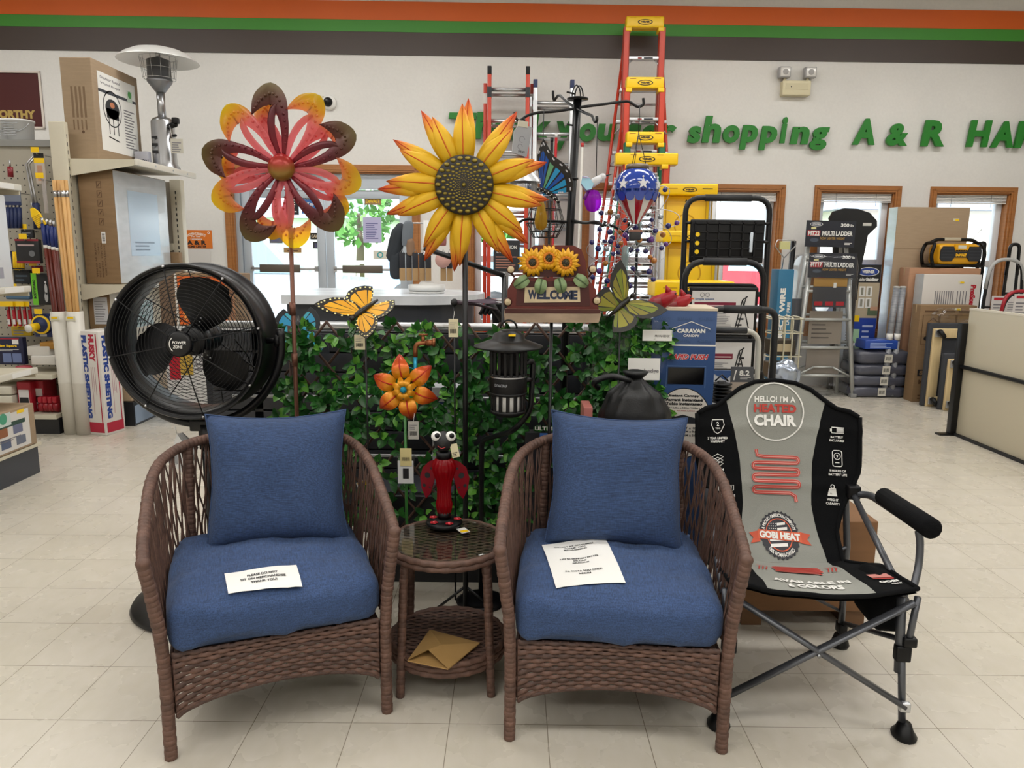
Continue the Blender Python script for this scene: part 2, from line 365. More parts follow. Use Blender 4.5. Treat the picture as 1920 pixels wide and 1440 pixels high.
for k, (a, b) in enumerate(WIN):
    mb = MB(); casing(mb, a, b, WZ0, WZ1, .066); w = struct(mb.build('window_%d' % (k + 1)))
    f = MB(); a2, b2, c0, c1 = a + .016, b - .016, WZ0 + .016, WZ1 - .016
    for x0, x1, z0, z1 in ((a2, a2 + .07, c0, c1), (b2 - .07, b2, c0, c1), (a2 + .07, b2 - .07, c0, c0 + .07), (a2 + .07, b2 - .07, c1 - .07, c1), (a2 + .07, b2 - .07, (c0 + c1) / 2 - .035, (c0 + c1) / 2 + .035)):
        f.b2((x0, .09, z0), (x1, .15, z1), VINYL, WM, .006)
    f.build('window_frame', w, True); MB().b2((a2 + .06, .118, c0 + .06), (b2 - .06, .122, c1 - .06), GLASS, WM).build('pane', w, True)
    s = MB()
    for i in range(6): s.b2((a2 + .005, .02, c1 - .012 - i * .016), (b2 - .005, .06, c1 - .002 - i * .016), C_('e6e3dd', .5), WM)
    for q in (.22, .78): s.tube([WM @ Vector((a2 + (b2 - a2) * q, .02, c1)), WM @ Vector((a2 + (b2 - a2) * q, .02, c1 - .13))], .002, GREYINK, 5)
    s.build('raised_blind', w, True)
# double glass door
mb = MB(); casing(mb, DU0, DU1, 0, DZ1, .075, False); door = struct(mb.build('door_1'))
DALU = M_('door_aluminium', 'b7bfc8', .4, .3); dm = (DU0 + DU1) / 2
f = MB(); z2 = DZ1 - .30
f.b2((DU0 + .016, .05, z2 + .13), (DU1 - .016, .17, DZ1 - .016), DALU, WM); f.b2((DU0 + .016, .05, 0), (DU0 + .07, .17, z2 + .13), DALU, WM); f.b2((DU1 - .07, .05, 0), (DU1 - .016, .17, z2 + .13), DALU, WM)
f.build('door_frame', door, True)
for s, nm in ((-1, 'door_leaf'), (1, 'door_leaf')):
    a, b = (DU0 + .072, dm - .004) if s < 0 else (dm + .004, DU1 - .072); f = MB()
    for x0, x1, z0, z1 in ((a, a + .09, .01, z2 + .12), (b - .09, b, .01, z2 + .12), (a + .09, b - .09, .01, .25), (a + .09, b - .09, z2 + .03, z2 + .12)): f.b2((x0, .08, z0), (x1, .13, z1), DALU, WM, .004)
    lf = f.build(nm, door, True)
    MB().b2((a + .085, .103, .24), (b - .085, .107, z2 + .04), GLASS, WM).build('glass', lf, True)
    zb = wp(640, 505)[1]; f = MB(); f.b2((a + .08, .04, zb - .015), (b - .08, .065, zb + .015), ALU, WM, .004)
    f.b2((a + .18, .03, zb - .04), (a + .62, .07, zb + .045), M_('push_plate', '6a6259', .4, .5), WM, .005)
    for x in (a + .1, b - .1): f.b2((x - .02, .04, zb - .03), (x + .02, .09, zb + .03), ALU, WM)
    f.build('push_bar', lf, True)
    f = MB(); f.cyl(WM @ Vector((b - .045 if s < 0 else a + .045, .08, 1.0)), WM @ Vector((b - .045 if s < 0 else a + .045, .065, 1.0)), .02, STEEL); f.build('lock', lf, True)
def wallpaper(nm, lab, cat, x0, y0, x1, y1, col, draw=None, off=.005, base=None, deep=.003):
    """flat sheet fixed on the wall or, with base, at that wall depth"""
    a, z1 = wp(x0, y0); b, z0 = wp(x1, y1); yy = -off if base is None else base
    m = MB(); X = WM @ T((a + b) / 2, yy, (z0 + z1) / 2) @ RX(pi / 2); w, h = abs(b - a), abs(z1 - z0)
    m.b2((-w / 2, -h / 2, -deep), (w / 2, h / 2, 0), col if not isinstance(col, str) else C_(col), X)
    if draw: draw(m, X, w, h)
    return tag(m.build(nm), lab, cat)
def d_list(m, X, w, h): m.lines(X, -w * .35, -h * .35, w * .35, h * .3, 9, C_('6a6a9a'))
wallpaper('notice_sheet', 'pale lavender notice sheet taped inside the right glass door leaf', 'notice', 677, 406, 713, 455, 'b9b6d8', d_list, base=.1)
wallpaper('tool_sticker', 'tan sticker with yellow lettering high on the right glass door leaf', 'sticker', 680, 369, 712, 383, '9a7a52', lambda m, X, w, h: m.text(X, 'DeWALT', 0, 0, w * .8, h * .5, YEL), base=.1)
wallpaper('key_sign', 'blue Car Keys sign stuck on the left glass door leaf', 'sign', 560, 355, 592, 400, '3467a8', lambda m, X, w, h: (m.text(X, 'Car', -w * .15, h * .2, w * .45, h * .18, WHITE), m.text(X, 'Keys', w * .1, -h * .1, w * .5, h * .18, WHITE)), base=.1)
wallpaper('hours_sign', 'black opening hours sheet with white print on the left glass door leaf', 'sign', 530, 352, 556, 402, '1b1b1f', lambda m, X, w, h: m.lines(X, -w * .35, -h * .4, w * .35, h * .4, 9, WHITE), base=.1)
wallpaper('lettered_sticker', 'small black sticker with tan lettering under the spinner on the left glass door leaf', 'sticker', 577, 436, 600, 449, '2a2620', lambda m, X, w, h: m.text(X, 'CAMO', 0, 0, w * .8, h * .45, C_('d7c5a5')), base=.1)
wallpaper('card_sticker', 'black shredded looking sticker below the black lettered sticker on the door glass', 'sticker', 582, 453, 606, 466, '3c3c40', d_list, base=.1)
wallpaper('fish_sticker', 'white sticker with teal emblem low on the right glass door leaf', 'sticker', 697, 470, 730, 486, 'd9d6c8', lambda m, X, w, h: m.ring(X, -w * .1, 0, h * .3, h * .14, C_('2f9aa0')), base=.1)
wallpaper('wood_sticker', 'tan wooden strip sign low on the left glass door leaf', 'sign', 527, 464, 561, 474, 'a98556', lambda m, X, w, h: m.lines(X, -w * .3, -h * .2, w * .3, h * .25, 1, BROWNINK), base=.1)
wallpaper('grey_flyer', 'grey flyer behind the lower spinner petals on the left door glass', 'flyer', 499, 430, 525, 456, '6b6a70', d_list, base=.1)
def d_bask(m, X, w, h):
    m.arc_text(X, 'SHOPPING BASKETS', 0, -h * .9, h * 1.2, h * .14, C_('f4ede0'), D(90 + 25), D(90 - 25)); m.text(X, 'For Your', 0, h * .16, w * .3, h * .1, WHITE); m.text(X, 'Convenience', 0, h * .01, w * .36, h * .1, WHITE)
    m.text(X, 'A & R', 0, -h * .19, w * .62, h * .24, INK, bold=.05); m.text(X, 'HOME CENTER', 0, -h * .4, w * .62, h * .12, INK, bold=.04)
    for k in (-1, 1): m.ring(X, k * w * .4, h * .36, h * .05, h * .03, WHITE)
wallpaper('basket_sign', 'orange shopping baskets sign with black lettering on the wall beside the door', 'sign', 338, 431, 399, 466, 'd8731f', d_bask)
wallpaper('white_wall_panel', 'plain white panel hung on the wall under the orange basket sign', 'panel', 342, 466, 400, 560, 'd4d0cc')
def d_worthy(m, X, w, h):
    for a, b, c, d in ((-w / 2, -h / 2, -w / 2 + .02, h / 2), (w / 2 - .02, -h / 2, w / 2, h / 2), (-w / 2, -h / 2, w / 2, -h / 2 + .02), (-w / 2, h / 2 - .02, w / 2, h / 2)): m.b2((a, b, 0), (c, d, .012), C_('d9cfc6'), X)
    m.text(X, 'TRUSTWORTHY', w * .17, -h * .25, w * .54, h * .15, C_('b59a55'), bold=.06)
wallpaper('maroon_wall_sign', 'maroon wall sign with gold lettering in a thin white frame above the pails', 'sign', -200, 130, 86, 242, '4a1616', d_worthy)
# wall letters
LET = M_('green_letter', '1f7a22', .5)
def letters(st, x0, x1, yb, hcap, slope=.012):
    n = len(st)
    return n
rows = [('T', 868, 263, 213), ('h', 907, 262, 212), ('a', 943, 264, 229), ('n', 978, 265, 229), ('k', 1013, 265, 214), ('y', 1058, 283, 229), ('o', 1101, 267, 233), ('u', 1137, 266, 234),
        ('f', 1192, 268, 221), ('o', 1218, 267, 236), ('r', 1251, 267, 236), ('s', 1300, 270, 238), ('h', 1333, 269, 219), ('o', 1369, 270, 236), ('p', 1402, 282, 236), ('p', 1438, 283, 238), ('i', 1468, 270, 221), ('n', 1497, 272, 239), ('g', 1534, 283, 240),
        ('A', 1618, 273, 224), ('&', 1679, 275, 233), ('R', 1747, 276, 227), ('H', 1833, 277, 227), ('A', 1877, 278, 229), ('R', 1922, 279, 229)]
words_ = {'Thank': range(0, 5), 'you': range(5, 8), 'for': range(8, 11), 'shopping': range(11, 19), 'A': [19], '&': [20], 'R': [21], 'HAR': range(22, 25)}
W_ = {'T': 50, 'h': 34, 'a': 34, 'n': 34, 'k': 36, 'y': 36, 'o': 30, 'u': 34, 'f': 28, 'r': 30, 's': 24, 'p': 32, 'i': 12, 'g': 34, 'A': 40, '&': 38, 'R': 42, 'H': 42}
for w_, idx in words_.items():
    for j, i in enumerate(idx):
        ch, cx, y1, y0 = rows[i]; a, zt = wp(cx, y0); _, zb = wp(cx, y1); h = zt - zb; w = W_[ch] * 8.35 / 1400
        X = WM @ T(a, -.034, (zt + zb) / 2) @ RX(pi / 2); m = MB().text(X, ch, 0, 0, w, h, LET, 0, .045, .12, deep=.0); m.text(X, ch, 0, 0, w, h, LET, -.0, .045, .12)
        m = MB(); m.text(X @ T(0, 0, -.001), ch, 0, 0, w, h, LET, 0, .045, .12, deep=.032)
        ordn = ('first', 'second', 'third', 'fourth', 'fifth', 'sixth', 'seventh', 'last')[j if j < len(idx) - 1 or j == 0 else 7]
        lab = 'green wall letter %s, %s letter of the word %s' % (ch, ordn, w_) if len(idx) > 1 else 'green wall %s standing alone between shopping and HAR' % ('ampersand' if ch == '&' else 'letter ' + ch)
        if w_ == 'HAR': lab = 'green wall letter %s, %s of the HAR at the far end of the line' % (ch, ('first', 'second', 'third')[j])
        tag(m.build('wall_letter'), lab, 'letter', 'green wooden letters of the wall greeting')
# small wall fixtures
a, z = wp(1488, 168); X = WM @ T(a, 0, z)
t = thing('emergency_light', 'cream emergency light with two lamp heads on the white wall', 'light', X=X)
MB().box((0, -.045, 0), (.30, .09, .15), C_('d8cfae', .5), bev=.012).b2((-.12, -.092, -.02), (.12, -.09, .045), C_('cfc6a6')).disc(RX(pi / 2), -.06, .01, .006, INK, .0925).build('housing', t)
for s in (-1, 1):
    h = MB(); h.cyl((s * .12 - .0, -.05, .075), (s * .12, -.05, .1), .015, C_('d8cfae', .5)); h.box((s * .135, -.06, .155), (.12, .08, .11), C_('a9a9ab', .3), bev=.012); h.box((s * .135, -.1, .155), (.1, .012, .09), M_('lamp_lens', 'd6d4d0', .15, coat=.6), bev=.004)
    h.disc(T(s * .135, -.1065, .155) @ RX(pi / 2), 0, 0, .03, C_('9c9a98', .2), 0); h.build('lamp_head', t)
a, z = wp(618, 193); t = thing('security_camera', 'small white dome security camera on the wall above the door', 'camera', X=WM @ T(a, 0, z))
MB().lathe([(.001, 0), (.075, 0), (.075, .03), (.06, .05), (.001, .05)], WHITE, 24, RX(pi / 2)).build('mount', t); MB().sph((-.005, -.055, .0), .048, BLACK, 12).sph((-.012, -.098, .012), .012, C_('56585e', .2), 8).build('lens_dome', t)
a, z = wp(601, 187); tag(MB().box((0, -.012, 0), (.07, .024, .07), C_('d2c8b0'), WM @ T(a, 0, z), .004).build('junction_box'), 'small beige junction box beside the dome camera', 'box')
# ceiling lamps
for i, (x, y) in enumerate(LAMPS):
    if i == 0:
        t0 = thing('ceiling_lamp', 'white fluorescent ceiling lamp over the shop floor', 'light', (x, y, 4.14), group='fluorescent ceiling lamps')
        MB().b2((-1.2, -.3, .0), (1.2, .3, .16), C_('e6e6e2')).build('lamp_housing', t0); MB().b2((-1.17, -.27, -.004), (1.17, .27, 0), M_('lamp_diffuser', 'fffaf0', .5, emit=2.2)).build('diffuser', t0)
    else: copy_thing(t0, T(x, y, 4.14))
# ------------------------------------------------------------ outside
struct(MB().b2((-40, 8.56, -.16), (40, 24, -.06), M_('asphalt', 'b9b7b4', .9, vary=(2, .08, (1, 1, 1)))).build('road')); struct(MB().b2((-60, 24, -.2), (60, 70, -.03), M_('lawn_grass', '7da05a', .9, vary=(1, .15, (1, 1, 1)))).build('lawn'))
struct(MB().b2((-40, 21, -.06), (40, 21.4, .5), C_('a9adb3', .9)).build('kerb_wall'))
def car(name, lab, loc, rz, col, truck=False):
    t = thing(name, lab, 'car', loc, rz); c = M_('car_paint_' + col, col, .25, coat=.6)
    side = [(-2.5, .35), (2.55, .35), (2.6, .75), (2.45, .98), (1.25, 1.1), (.65, 1.75), (-.75 if truck else -1.6, 1.78), (-.95 if truck else -2.3, 1.12), (-2.55, 1.08)]
    X = RX(pi / 2); MB().prism(side, -.9, .9, c, X).build('body', t)
    w = [(1.12, 1.12), (.62, 1.68), (-.68 if truck else -1.5, 1.7), (-.78 if truck else -1.95, 1.14)]; MB().prism(w, -.915, .915, M_('car_glass', '8fb6cc', .1), X).build('windows', t)
    for x in (-1.6, 1.65):
        for s in (-1, 1): MB().lathe([(.01, -.12), (.2, -.12), (.36, -.11), (.38, 0), (.36, .11), (.2, .12), (.01, .12)], C_('26262a'), 20, T(x, s * .86, .36) @ X).lathe([(.01, -.125), (.2, -.125), (.2, .125), (.01, .125)], ALU, 16, T(x, s * .86, .36) @ X).build('wheel', t)
    for s in (-1, 1): MB().box((2.56, s * .68, .82), (.12, .32, .18), C_('f2f0ea', .1), bev=.02).box((2.5, s * .86, .7), (.16, .1, .1), C_('e8862a', .3)).build('headlamp', t)
    MB().box((2.6, 0, .5), (.12, 1.8, .24), C_('9da1a6', .3), bev=.03).build('bumper', t)
car('pickup_truck', 'silver pickup truck parked outside the left glass door leaf', (-5.0, 13.6, -.06), D(8), 'a9b1ba', True); car('parked_car', 'pale parked car further off outside the left door glass', (-7.6, 19, -.06), D(4), 'd3dbe2')
car('red_truck', 'bright red pickup truck outside the window behind the black step ladders', (5.6, 18.6, -.06), D(10), 'd0182c', True); car('white_car', 'white car parked by the red truck outside', (1.2, 16.2, -.06), D(2), 'e3e6e8')
car('blue_car', 'light blue car outside the right glass door leaf', (-1.2, 20, -.06), D(6), '9fc4de')
f = MB()
for k in range(12): f.b2((-9 + k * 1.2, 26, 0), (-8.9 + k * 1.2, 26.1, 1.1), WHITE)
for z in (.4, .7, 1.0): f.b2((-9, 25.95, z), (4.3, 26, z + .12), WHITE)
tag(f.build('board_fence'), 'white board fence across the street seen through the glass door', 'fence')
def tree(x, y, h, s, lab):
    t = thing('street_tree', lab, 'tree', (x, y, -.05)); MB().tube([(0, 0, 0), (.05, 0, h * .3), (0, .1, h * .6)], [.2, .16, .08], C_('5c4a3a')).build('trunk', t)
    rr = random.Random(s); m = MB(); L = [C_('5f9648', .8), C_('4f8440', .8)]
    for k in range(420):
        a, b, r = rr.uniform(0, 6.28), rr.uniform(-1, 1), rr.uniform(.6, 1) ** .5 * h * .3; q = sqrt(1 - b * b); c = Vector((r * q * cos(a), r * q * sin(a), h * .62 + r * b)); w = rr.uniform(.15, .3)
        X = T(*c) @ Matrix.Rotation(rr.uniform(0, 6.28), 4, Vector((rr.uniform(-1, 1), rr.uniform(-1, 1), 1))); m.poly([(-w, 0), (0, w * .6), (w, 0), (0, -w * .6)], L[k % 2], X)
    m.build('foliage', t)
tree(-6.3, 31, 5, 3, 'green tree beyond the fence left of the lavender notice'); tree(-2.2, 33, 4.4, 5, 'green tree beyond the fence right of the lavender notice'); tree(-1.0, 29, 3.4, 6, 'small green tree seen beside the sunflower petals outside')
h = thing('clapboard_house', 'pale house with grey roof outside the far right window', 'house', (13.5, 22, -.05)); MB().b2((-4, 0, 0), (4, 5, 2.9), M_('house_siding', 'd9d3c8', .8, bump=(3, .6, (.1, .1, 9)))).build('wall', h); MB().prism([(-4.4, 2.8), (4.4, 2.8), (0, 5)], -5.3, .4, C_('8c95a5', .8), RX(pi / 2)).build('roof', h)
h = thing('street_house', 'white house across the street outside the glass door', 'house', (-10.5, 34, -.05)); MB().b2((-5, 0, 0), (5, 6, 3), C_('e6e6e6', .8)).build('wall', h); MB().prism([(-5.4, 2.9), (5.4, 2.9), (0, 5.4)], -6.3, .4, C_('9aa6b5', .8), RX(pi / 2)).build('roof', h)
# ------------------------------------------------------------ wicker armchairs
WICK = M_('brown_wicker', '5e4439', .6, vary=(34, .28, (1, 1, 1), 9, .12, (1, 1, 1)), bump=(220, .3, (1, 1, .3)))
WICK2 = M_('dark_wicker', '4a352d', .6, vary=(40, .3, (1, 1, 1)), bump=(220, .3, (1, 1, .3)))
def fabric():
    m = M_('blue_linen', '2f456b', .85, sheen=.05, vary=(10, .32, (30, 3, 30), 10, .2, (3, 30, 30)), bump=(90, .35, (1, 1, 1)))
    return m
FAB = fabric()
FABP = M_('blue_linen_pillow', '2d4266', .85, sheen=.05, vary=(10, .34, (2.5, 30, 30), 10, .16, (30, 30, 3)), bump=(120, .3, (1, 1, 1)))
def wrapped(mb, pts, r, m, n=8, step=.016, flat=None):
    """tube wound with flat cane: small steps along its length"""
    pts = [Vector(p) for p in pts]; L = [0]
    for a, b in zip(pts, pts[1:]): L.append(L[-1] + (b - a).length)
    K = max(2, int(L[-1] / step)); op, rs = [], []; j = 0
    def at(s):
        j = 0
        while j < len(pts) - 2 and L[j + 1] < s: j += 1
        return pts[j].lerp(pts[j + 1], min(1, max(0, (s - L[j]) / max(1e-9, L[j + 1] - L[j]))))
    for i in range(K):
        for q, rr in ((.04, .95), (.12, 1.0), (.88, 1.01), (.96, .95)): op.append(at((i + q) / K * L[-1])); rs.append(r * rr * (1 + .04 * sin(i * 2.7)))
    return mb.tube(op, rs, m, n, flat=flat)
RAIL = [(-.347, -.012, .60), (-.352, .06, .622), (-.352, .2, .668), (-.345, .36, .725), (-.315, .49, .762), (-.24, .585, .785), (-.12, .63, .795), (0, .64, .797)]
RAIL = RAIL + [(-x, y, z) for x, y, z in RAIL[-2::-1]]
BASE = [(-.318, .0, .30), (-.32, .06, .30), (-.32, .2, .30), (-.315, .36, .30), (-.295, .48, .30), (-.22, .56, .30), (-.11, .59, .30), (0, .60, .30)]
BASE = BASE + [(-x, y, z) for x, y, z in BASE[-2::-1]]
def wicker_chair(name, label, Q):
    t = thing(name, label, 'armchair', X=Q); rail = curve(RAIL, 6); base = curve(BASE, 6); N = len(rail) - 1
    def S(s, q):
        s = max(0, min(1, s)) * N; i = min(int(s), N - 1); k = s - i; a = base[i].lerp(base[i + 1], k); b = rail[i].lerp(rail[i + 1], k); return a.lerp(b, q)
    m = MB(); wrapped(m, rail, .0175, WICK, 8); m.build('arm_rail', t)
    rr = random.Random(4); m = MB(); K = 66
    for lay in range(3):
        for i in range(K):
            s0 = (i + rr.uniform(-.25, .25)) / K; d = (.028, -.028, .012)[lay] + rr.uniform(-.012, .012); o = (.0, .006, -.006)[lay]
            pts = []
            for q in range(6):
                p = S(s0 + d * (q / 5 - .5) * 1.6 + rr.uniform(-.003, .003), q / 5); pts.append((p.x * (1 + o), p.y - abs(o) * .3, p.z))
            m.tube(pts, .0031, (WICK, WICK2, WICK)[lay], 5, flat=.6)
    m.build('woven_side', t)
    for s in (-1, 1):
        m = MB(); wrapped(m, [(s * .315, 0, .0), (s * .314, 0, .16), (s * .315, 0, .3), (s * .32, -.004, .4), (s * .336, -.01, .53), (s * .347, -.012, .607)], .0185, WICK, 8); m.sph((s * .315, 0, .012), (.017, .017, .012), WICK2, 8)
        m.sph((s * .347, -.012, .607), (.02, .02, .017), WICK, 8); m.build('leg', t)
        m = MB(); wrapped(m, [(s * .25, .555, 0), (s * .25, .555, .3), (s * .24, .59, .78)], .017, WICK, 8); m.build('leg', t)
        # upright stake along the side
        m = MB(); wrapped(m, [(s * .3, .0, .2), (s * .3, .5, .2)], .011, WICK2, 6); m.build('side_rail', t)
    m = MB(); rows = 12; yy = -.0
    for i in range(rows):
        n = 96; vs = []; fs = []
        for j in range(n + 1):
            u = j / n; x = -.292 + .584 * u; arch = .125 + .06 * (1 - (2 * u - 1) ** 2) ** .7; zt, zb = .325, arch
            z1 = zt - (zt - zb) * i / rows; z0 = zt - (zt - zb) * (i + 1.04) / rows; w = .0032 * sin(2 * pi * (u * 12 + .5 * (i % 2)))
            for q, b in ((0, 0), (.18, .004), (.5, .006), (.82, .004), (1, 0)): vs.append((x, yy - w - b, z0 + (z1 - z0) * q))
        for j in range(n):
            for q in range(4): a = j * 5 + q; fs.append((a, a + 5, a + 6, a + 1))
        m.add(vs, fs, WICK if (i * 7) % 3 else WICK2, smooth=True)
    for j in range(25):
        u = (j + .0) / 24; x = -.29 + .58 * u; arch = .125 + .06 * (1 - (2 * u - 1) ** 2) ** .7; m.tube([(x, yy + .002, .325), (x, yy + .002, arch)], .005, WICK, 6)
    ar = [(-.292 + .584 * j / 40, 0, .125 + .06 * max(0, (1 - (2 * j / 40 - 1) ** 2)) ** .7) for j in range(41)]; wrapped(m, ar, .0075, WICK2, 6); m.build('front_apron', t)
    m = MB(); m.b2((-.29, .012, .27), (.29, .56, .315), WICK2, bev=.01); m.build('seat_deck', t)
    for s in (-1, 1): MB().b2((s * .297 - .006, .01, .13), (s * .297 + .006, .5, .3), WICK2, bev=.004).build('side_apron', t)
    m = MB(); rbox(m, (.60, .60, .145), .045, FAB, T(0, .285, .392), 18, .026, .014, 3 if 'left' in name else 9); m.build('seat_cushion', t)
    return t
def pillow(name, label, Q, w, h, th, seed):
    m = MB()
    for s in (-1, 1):
        def fn(u, v):
            a, b = 2 * u - 1, 2 * v - 1; x = w / 2 * a * (1 - .10 * (1 - b * b)); y = h / 2 * b * (1 - .10 * (1 - a * a))
            k = max(0, (1 - a ** 4) * (1 - b ** 4)) ** .55; p = Vector((x, y, 0)); wr = noise.noise(Vector((x * 7, y * 7, seed + s))) * .012 + noise.noise(Vector((x * 22, y * 9, seed + 5))) * .004
            x += noise.noise(Vector((y * 6, seed, 1))) * .008 * abs(a); return (x, y, s * (th / 2 * k + wr * k ** .5))
        m.grid(fn, 30, 30, FABP, Q)
    ed = []
    for a, b in [(i / 15 - 1, -1) for i in range(30)] + [(1, i / 15 - 1) for i in range(30)] + [(1 - i / 15, 1) for i in range(30)] + [(-1, 1 - i / 15) for i in range(30)]:
        ed.append(Vector((w / 2 * a * (1 - .10 * (1 - b * b)) + noise.noise(Vector((h / 2 * b * (1 - .10 * (1 - a * a)) * 6, seed, 1))) * .008 * abs(a), h / 2 * b * (1 - .10 * (1 - a * a)), 0)))
    m.tube(ed, .004, FABP, 6, Q, closed=True)
    return tag(m.build(name), label, 'pillow')
LQ = T(-.681, 2.052, 0) @ RZ(D(21.7)); RQ = T(.317, 2.016, 0) @ RZ(D(-4.4))
CH1 = wicker_chair('wicker_armchair', 'brown wicker armchair with blue cushion on the left, small white note on its seat', LQ)
CH2 = wicker_chair('wicker_armchair', 'brown wicker armchair beside the camp chair, tall white note on its blue seat', RQ)
pillow('throw_pillow', 'blue square pillow leaning in the wicker armchair nearest the fan', LQ @ T(.045, .47, .664) @ RZ(D(-9)) @ RY(D(0)) @ RX(D(90 - 20)), .475, .47, .17, 2)
pillow('throw_pillow', 'blue square pillow leaning in the wicker armchair beside the camp chair', RQ @ T(.01, .48, .672) @ RY(D(2)) @ RX(D(90 - 20)), .475, .47, .17, 11)
from mathutils.bvhtree import BVHTree
def surface_of(chair):
    """height of the seat cushion under a point"""
    o = [k for k in chair.children if k.name.startswith('seat_cushion')][0]; Q = RM[chair.name]; tr = BVHTree.FromPolygons([Q @ v.co for v in o.data.vertices], [tuple(p.vertices) for p in o.data.polygons])
    def z(x, y):
        h = tr.ray_cast(Vector((x, y, 1.0)), Vector((0, 0, -1))); return h[0].z if h[0] else .46
    return z
def paper(name, label, corners, draw, seed=0, bend=.004, on=None):
    """sheet given by its four corners (front left, front right, back right, back left), lying on a surface"""
    a, b, c, d = [Vector(p) for p in corners]
    X = frame(a, b - a, d - a); w = (b - a).length; h = (d - a).length; m = MB(); Xi = X.inverted()
    def wv(p):
        if on is None: return p
        u, v = p[0] / w, p[1] / h; q = a.lerp(b, u).lerp(d.lerp(c, u), v); zz = max(on(q.x + i * .02, q.y + j * .02) for i in (-1, 0, 1) for j in (-1, 0, 1)); return Xi @ Vector((q.x, q.y, zz + .0015 + p[2]))
    m.grid(lambda u, v: wv((u * w, v * h, 0)), 10, 10, WHITE, X); m.grid(lambda u, v: wv((u * w, v * h, -.0006)), 10, 10, WHITE, X); draw(m, X, w, h, wv)
    return tag(m.build(name), label, 'paper')
def dn1(m, X, w, h, wv):
    for i, (s, k) in enumerate((('PLEASE DO NOT', .42), ('SIT ON MERCHANDISE', .62), ('THANK YOU!', .36))): m.text(X, s, w * .5, h * (.66 - .17 * i), w * k, h * .1, INK, .0016, .03, warp=wv)
def dn2(m, X, w, h, wv):
    for s, k, q in (('DO NOT SIT ON CHAIRS.', .62, .85), ('THANK YOU!', .33, .80), ('MANAGEMENT', .36, .75), ('NO SE SIENTEN EN LES', .58, .54), ('SILLAS', .2, .49), ('GRACIAS!', .25, .44), ('PA CHITA SOU CHEZ.', .55, .26), ('MESI', .18, .21)): m.text(X, s, w * .47, h * q, w * k, h * .028, INK, .0016, .03, warp=wv)
def onp(pts, z0): return [G(x, y, z) for (x, y), z in zip(pts, z0)]
paper('paper_note', 'small white please do not sit note on the seat of the chair nearest the fan', onp([(428, 1113), (567, 1095), (556, 1065), (421, 1081)], (.475,) * 4), dn1, on=surface_of(CH1))
paper('paper_note', 'tall white do not sit on chairs note in three languages on the right seat', onp([(1043, 1099), (1173, 1097), (1134, 1016), (1016, 1019)], (.478,) * 4), dn2, on=surface_of(CH2))
# ------------------------------------------------------------ round wicker side table
TX, TY = -.214, 2.405; t = thing('side_table', 'round brown wicker side table with glass top between the two armchairs', 'table', (TX, TY, 0)); TR = .195
def weave_disc(mb, z, r, m1, m2, n=30):
    st = 2 * r / n
    for i in range(n):
        y = -r + (i + .5) * st; L = sqrt(max(0, r * r - y * y)); k = max(2, int(L * 2 / .008)); vs = []; fs = []
        for j in range(k + 1):
            x = -L + 2 * L * j / k; w = .0022 * sin(x * 2 * pi / .05 + pi * (i % 2)); vs += [(x, y - st * .46, z + w - .001), (x, y, z + w + .0015), (x, y + st * .46, z + w - .001)]
        for j in range(k): a = j * 3; fs += [(a, a + 3, a + 4, a + 1), (a + 1, a + 4, a + 5, a + 2)]
        mb.add(vs, fs, m1 if i % 3 else m2, smooth=True)
    mb.lathe([(0.001, z - .006), (r, z - .006), (r, z - .012), (.001, z - .012)], m2, 32)
def rim(mb, z, r, rt, m, rows=2):
    for k in range(rows):
        vs = []; fs = []; n = 180; q = 6
        for i in range(n):
            a = 2 * pi * i / n; w = .002 * sin(a * 26 + pi * k)
            for j in range(q): b = 2 * pi * j / q; vs.append(((r + w + rt * cos(b)) * cos(a), (r + w + rt * cos(b)) * sin(a), z - k * rt * 1.7 + rt * sin(b)))
        for i in range(n):
            for j in range(q): i2 = (i + 1) % n; j2 = (j + 1) % q; fs.append((i * q + j, i2 * q + j, i2 * q + j2, i * q + j2))
        mb.add(vs, fs, m, smooth=True)
m = MB(); weave_disc(m, .484, TR - .004, WICK, WICK2); rim(m, .482, TR, .0105, WICK, 2); top = m.build('table_top', t)
MB().lathe([(.001, .488), (TR - .012, .488), (TR - .008, .491), (TR - .012, .494), (.001, .494)], glassy('table_glass', 'eef2ee', .05, .02), 48, None, False).build('glass_top', t)
m = MB(); weave_disc(m, .142, TR - .002, WICK, WICK2); rim(m, .138, TR, .0105, WICK, 3); m.build('lower_shelf', t)
for k in range(4):
    a = D(45 + 90 * k + 2); c, s = cos(a), sin(a); m = MB(); wrapped(m, [(c * .212, s * .212, 0), (c * .206, s * .206, .12), (c * .2, s * .2, .25), (c * .19, s * .19, .4), (c * .182, s * .182, .474)], .0145, WICK, 8); m.build('leg', t)
# envelope on the shelf
def env_mesh():
    m = MB(); TANP = M_('kraft_paper', 'a9854f', .7, vary=(12, .06, (1, 1, 1))); z = .153
    o = [G(x, y, z) for x, y in ((764, 1240), (840, 1256), (900, 1207), (806, 1182))]; vs = [(p.x, p.y, z) for p in o]
    pts = [(o[0].x, o[0].y, z), (o[1].x, o[1].y, z), (o[2].x, o[2].y, z), (o[3].x, o[3].y, z)]
    c = (o[0] + o[1] + o[2] + o[3]) / 4; top = [(p[0], p[1], z + .004) for p in pts] + [(c.x, c.y, z + .022), ((o[0].x + o[1].x) / 2 - .004, (o[0].y + o[1].y) / 2 + .05, z + .026)]
    m.add(pts, [(3, 2, 1, 0)], TANP); m.add(pts + top, [(0, 1, 5, 4), (1, 2, 6, 5), (2, 3, 7, 6), (3, 0, 4, 7)], TANP); m.add(top, [(4, 2, 3), (4, 3, 0), (4, 0, 5), (4, 5, 1), (4, 1, 2)], TANP)
    return m
tag(env_mesh().build('envelope'), 'crumpled kraft paper envelope on the lower shelf of the round table', 'envelope')
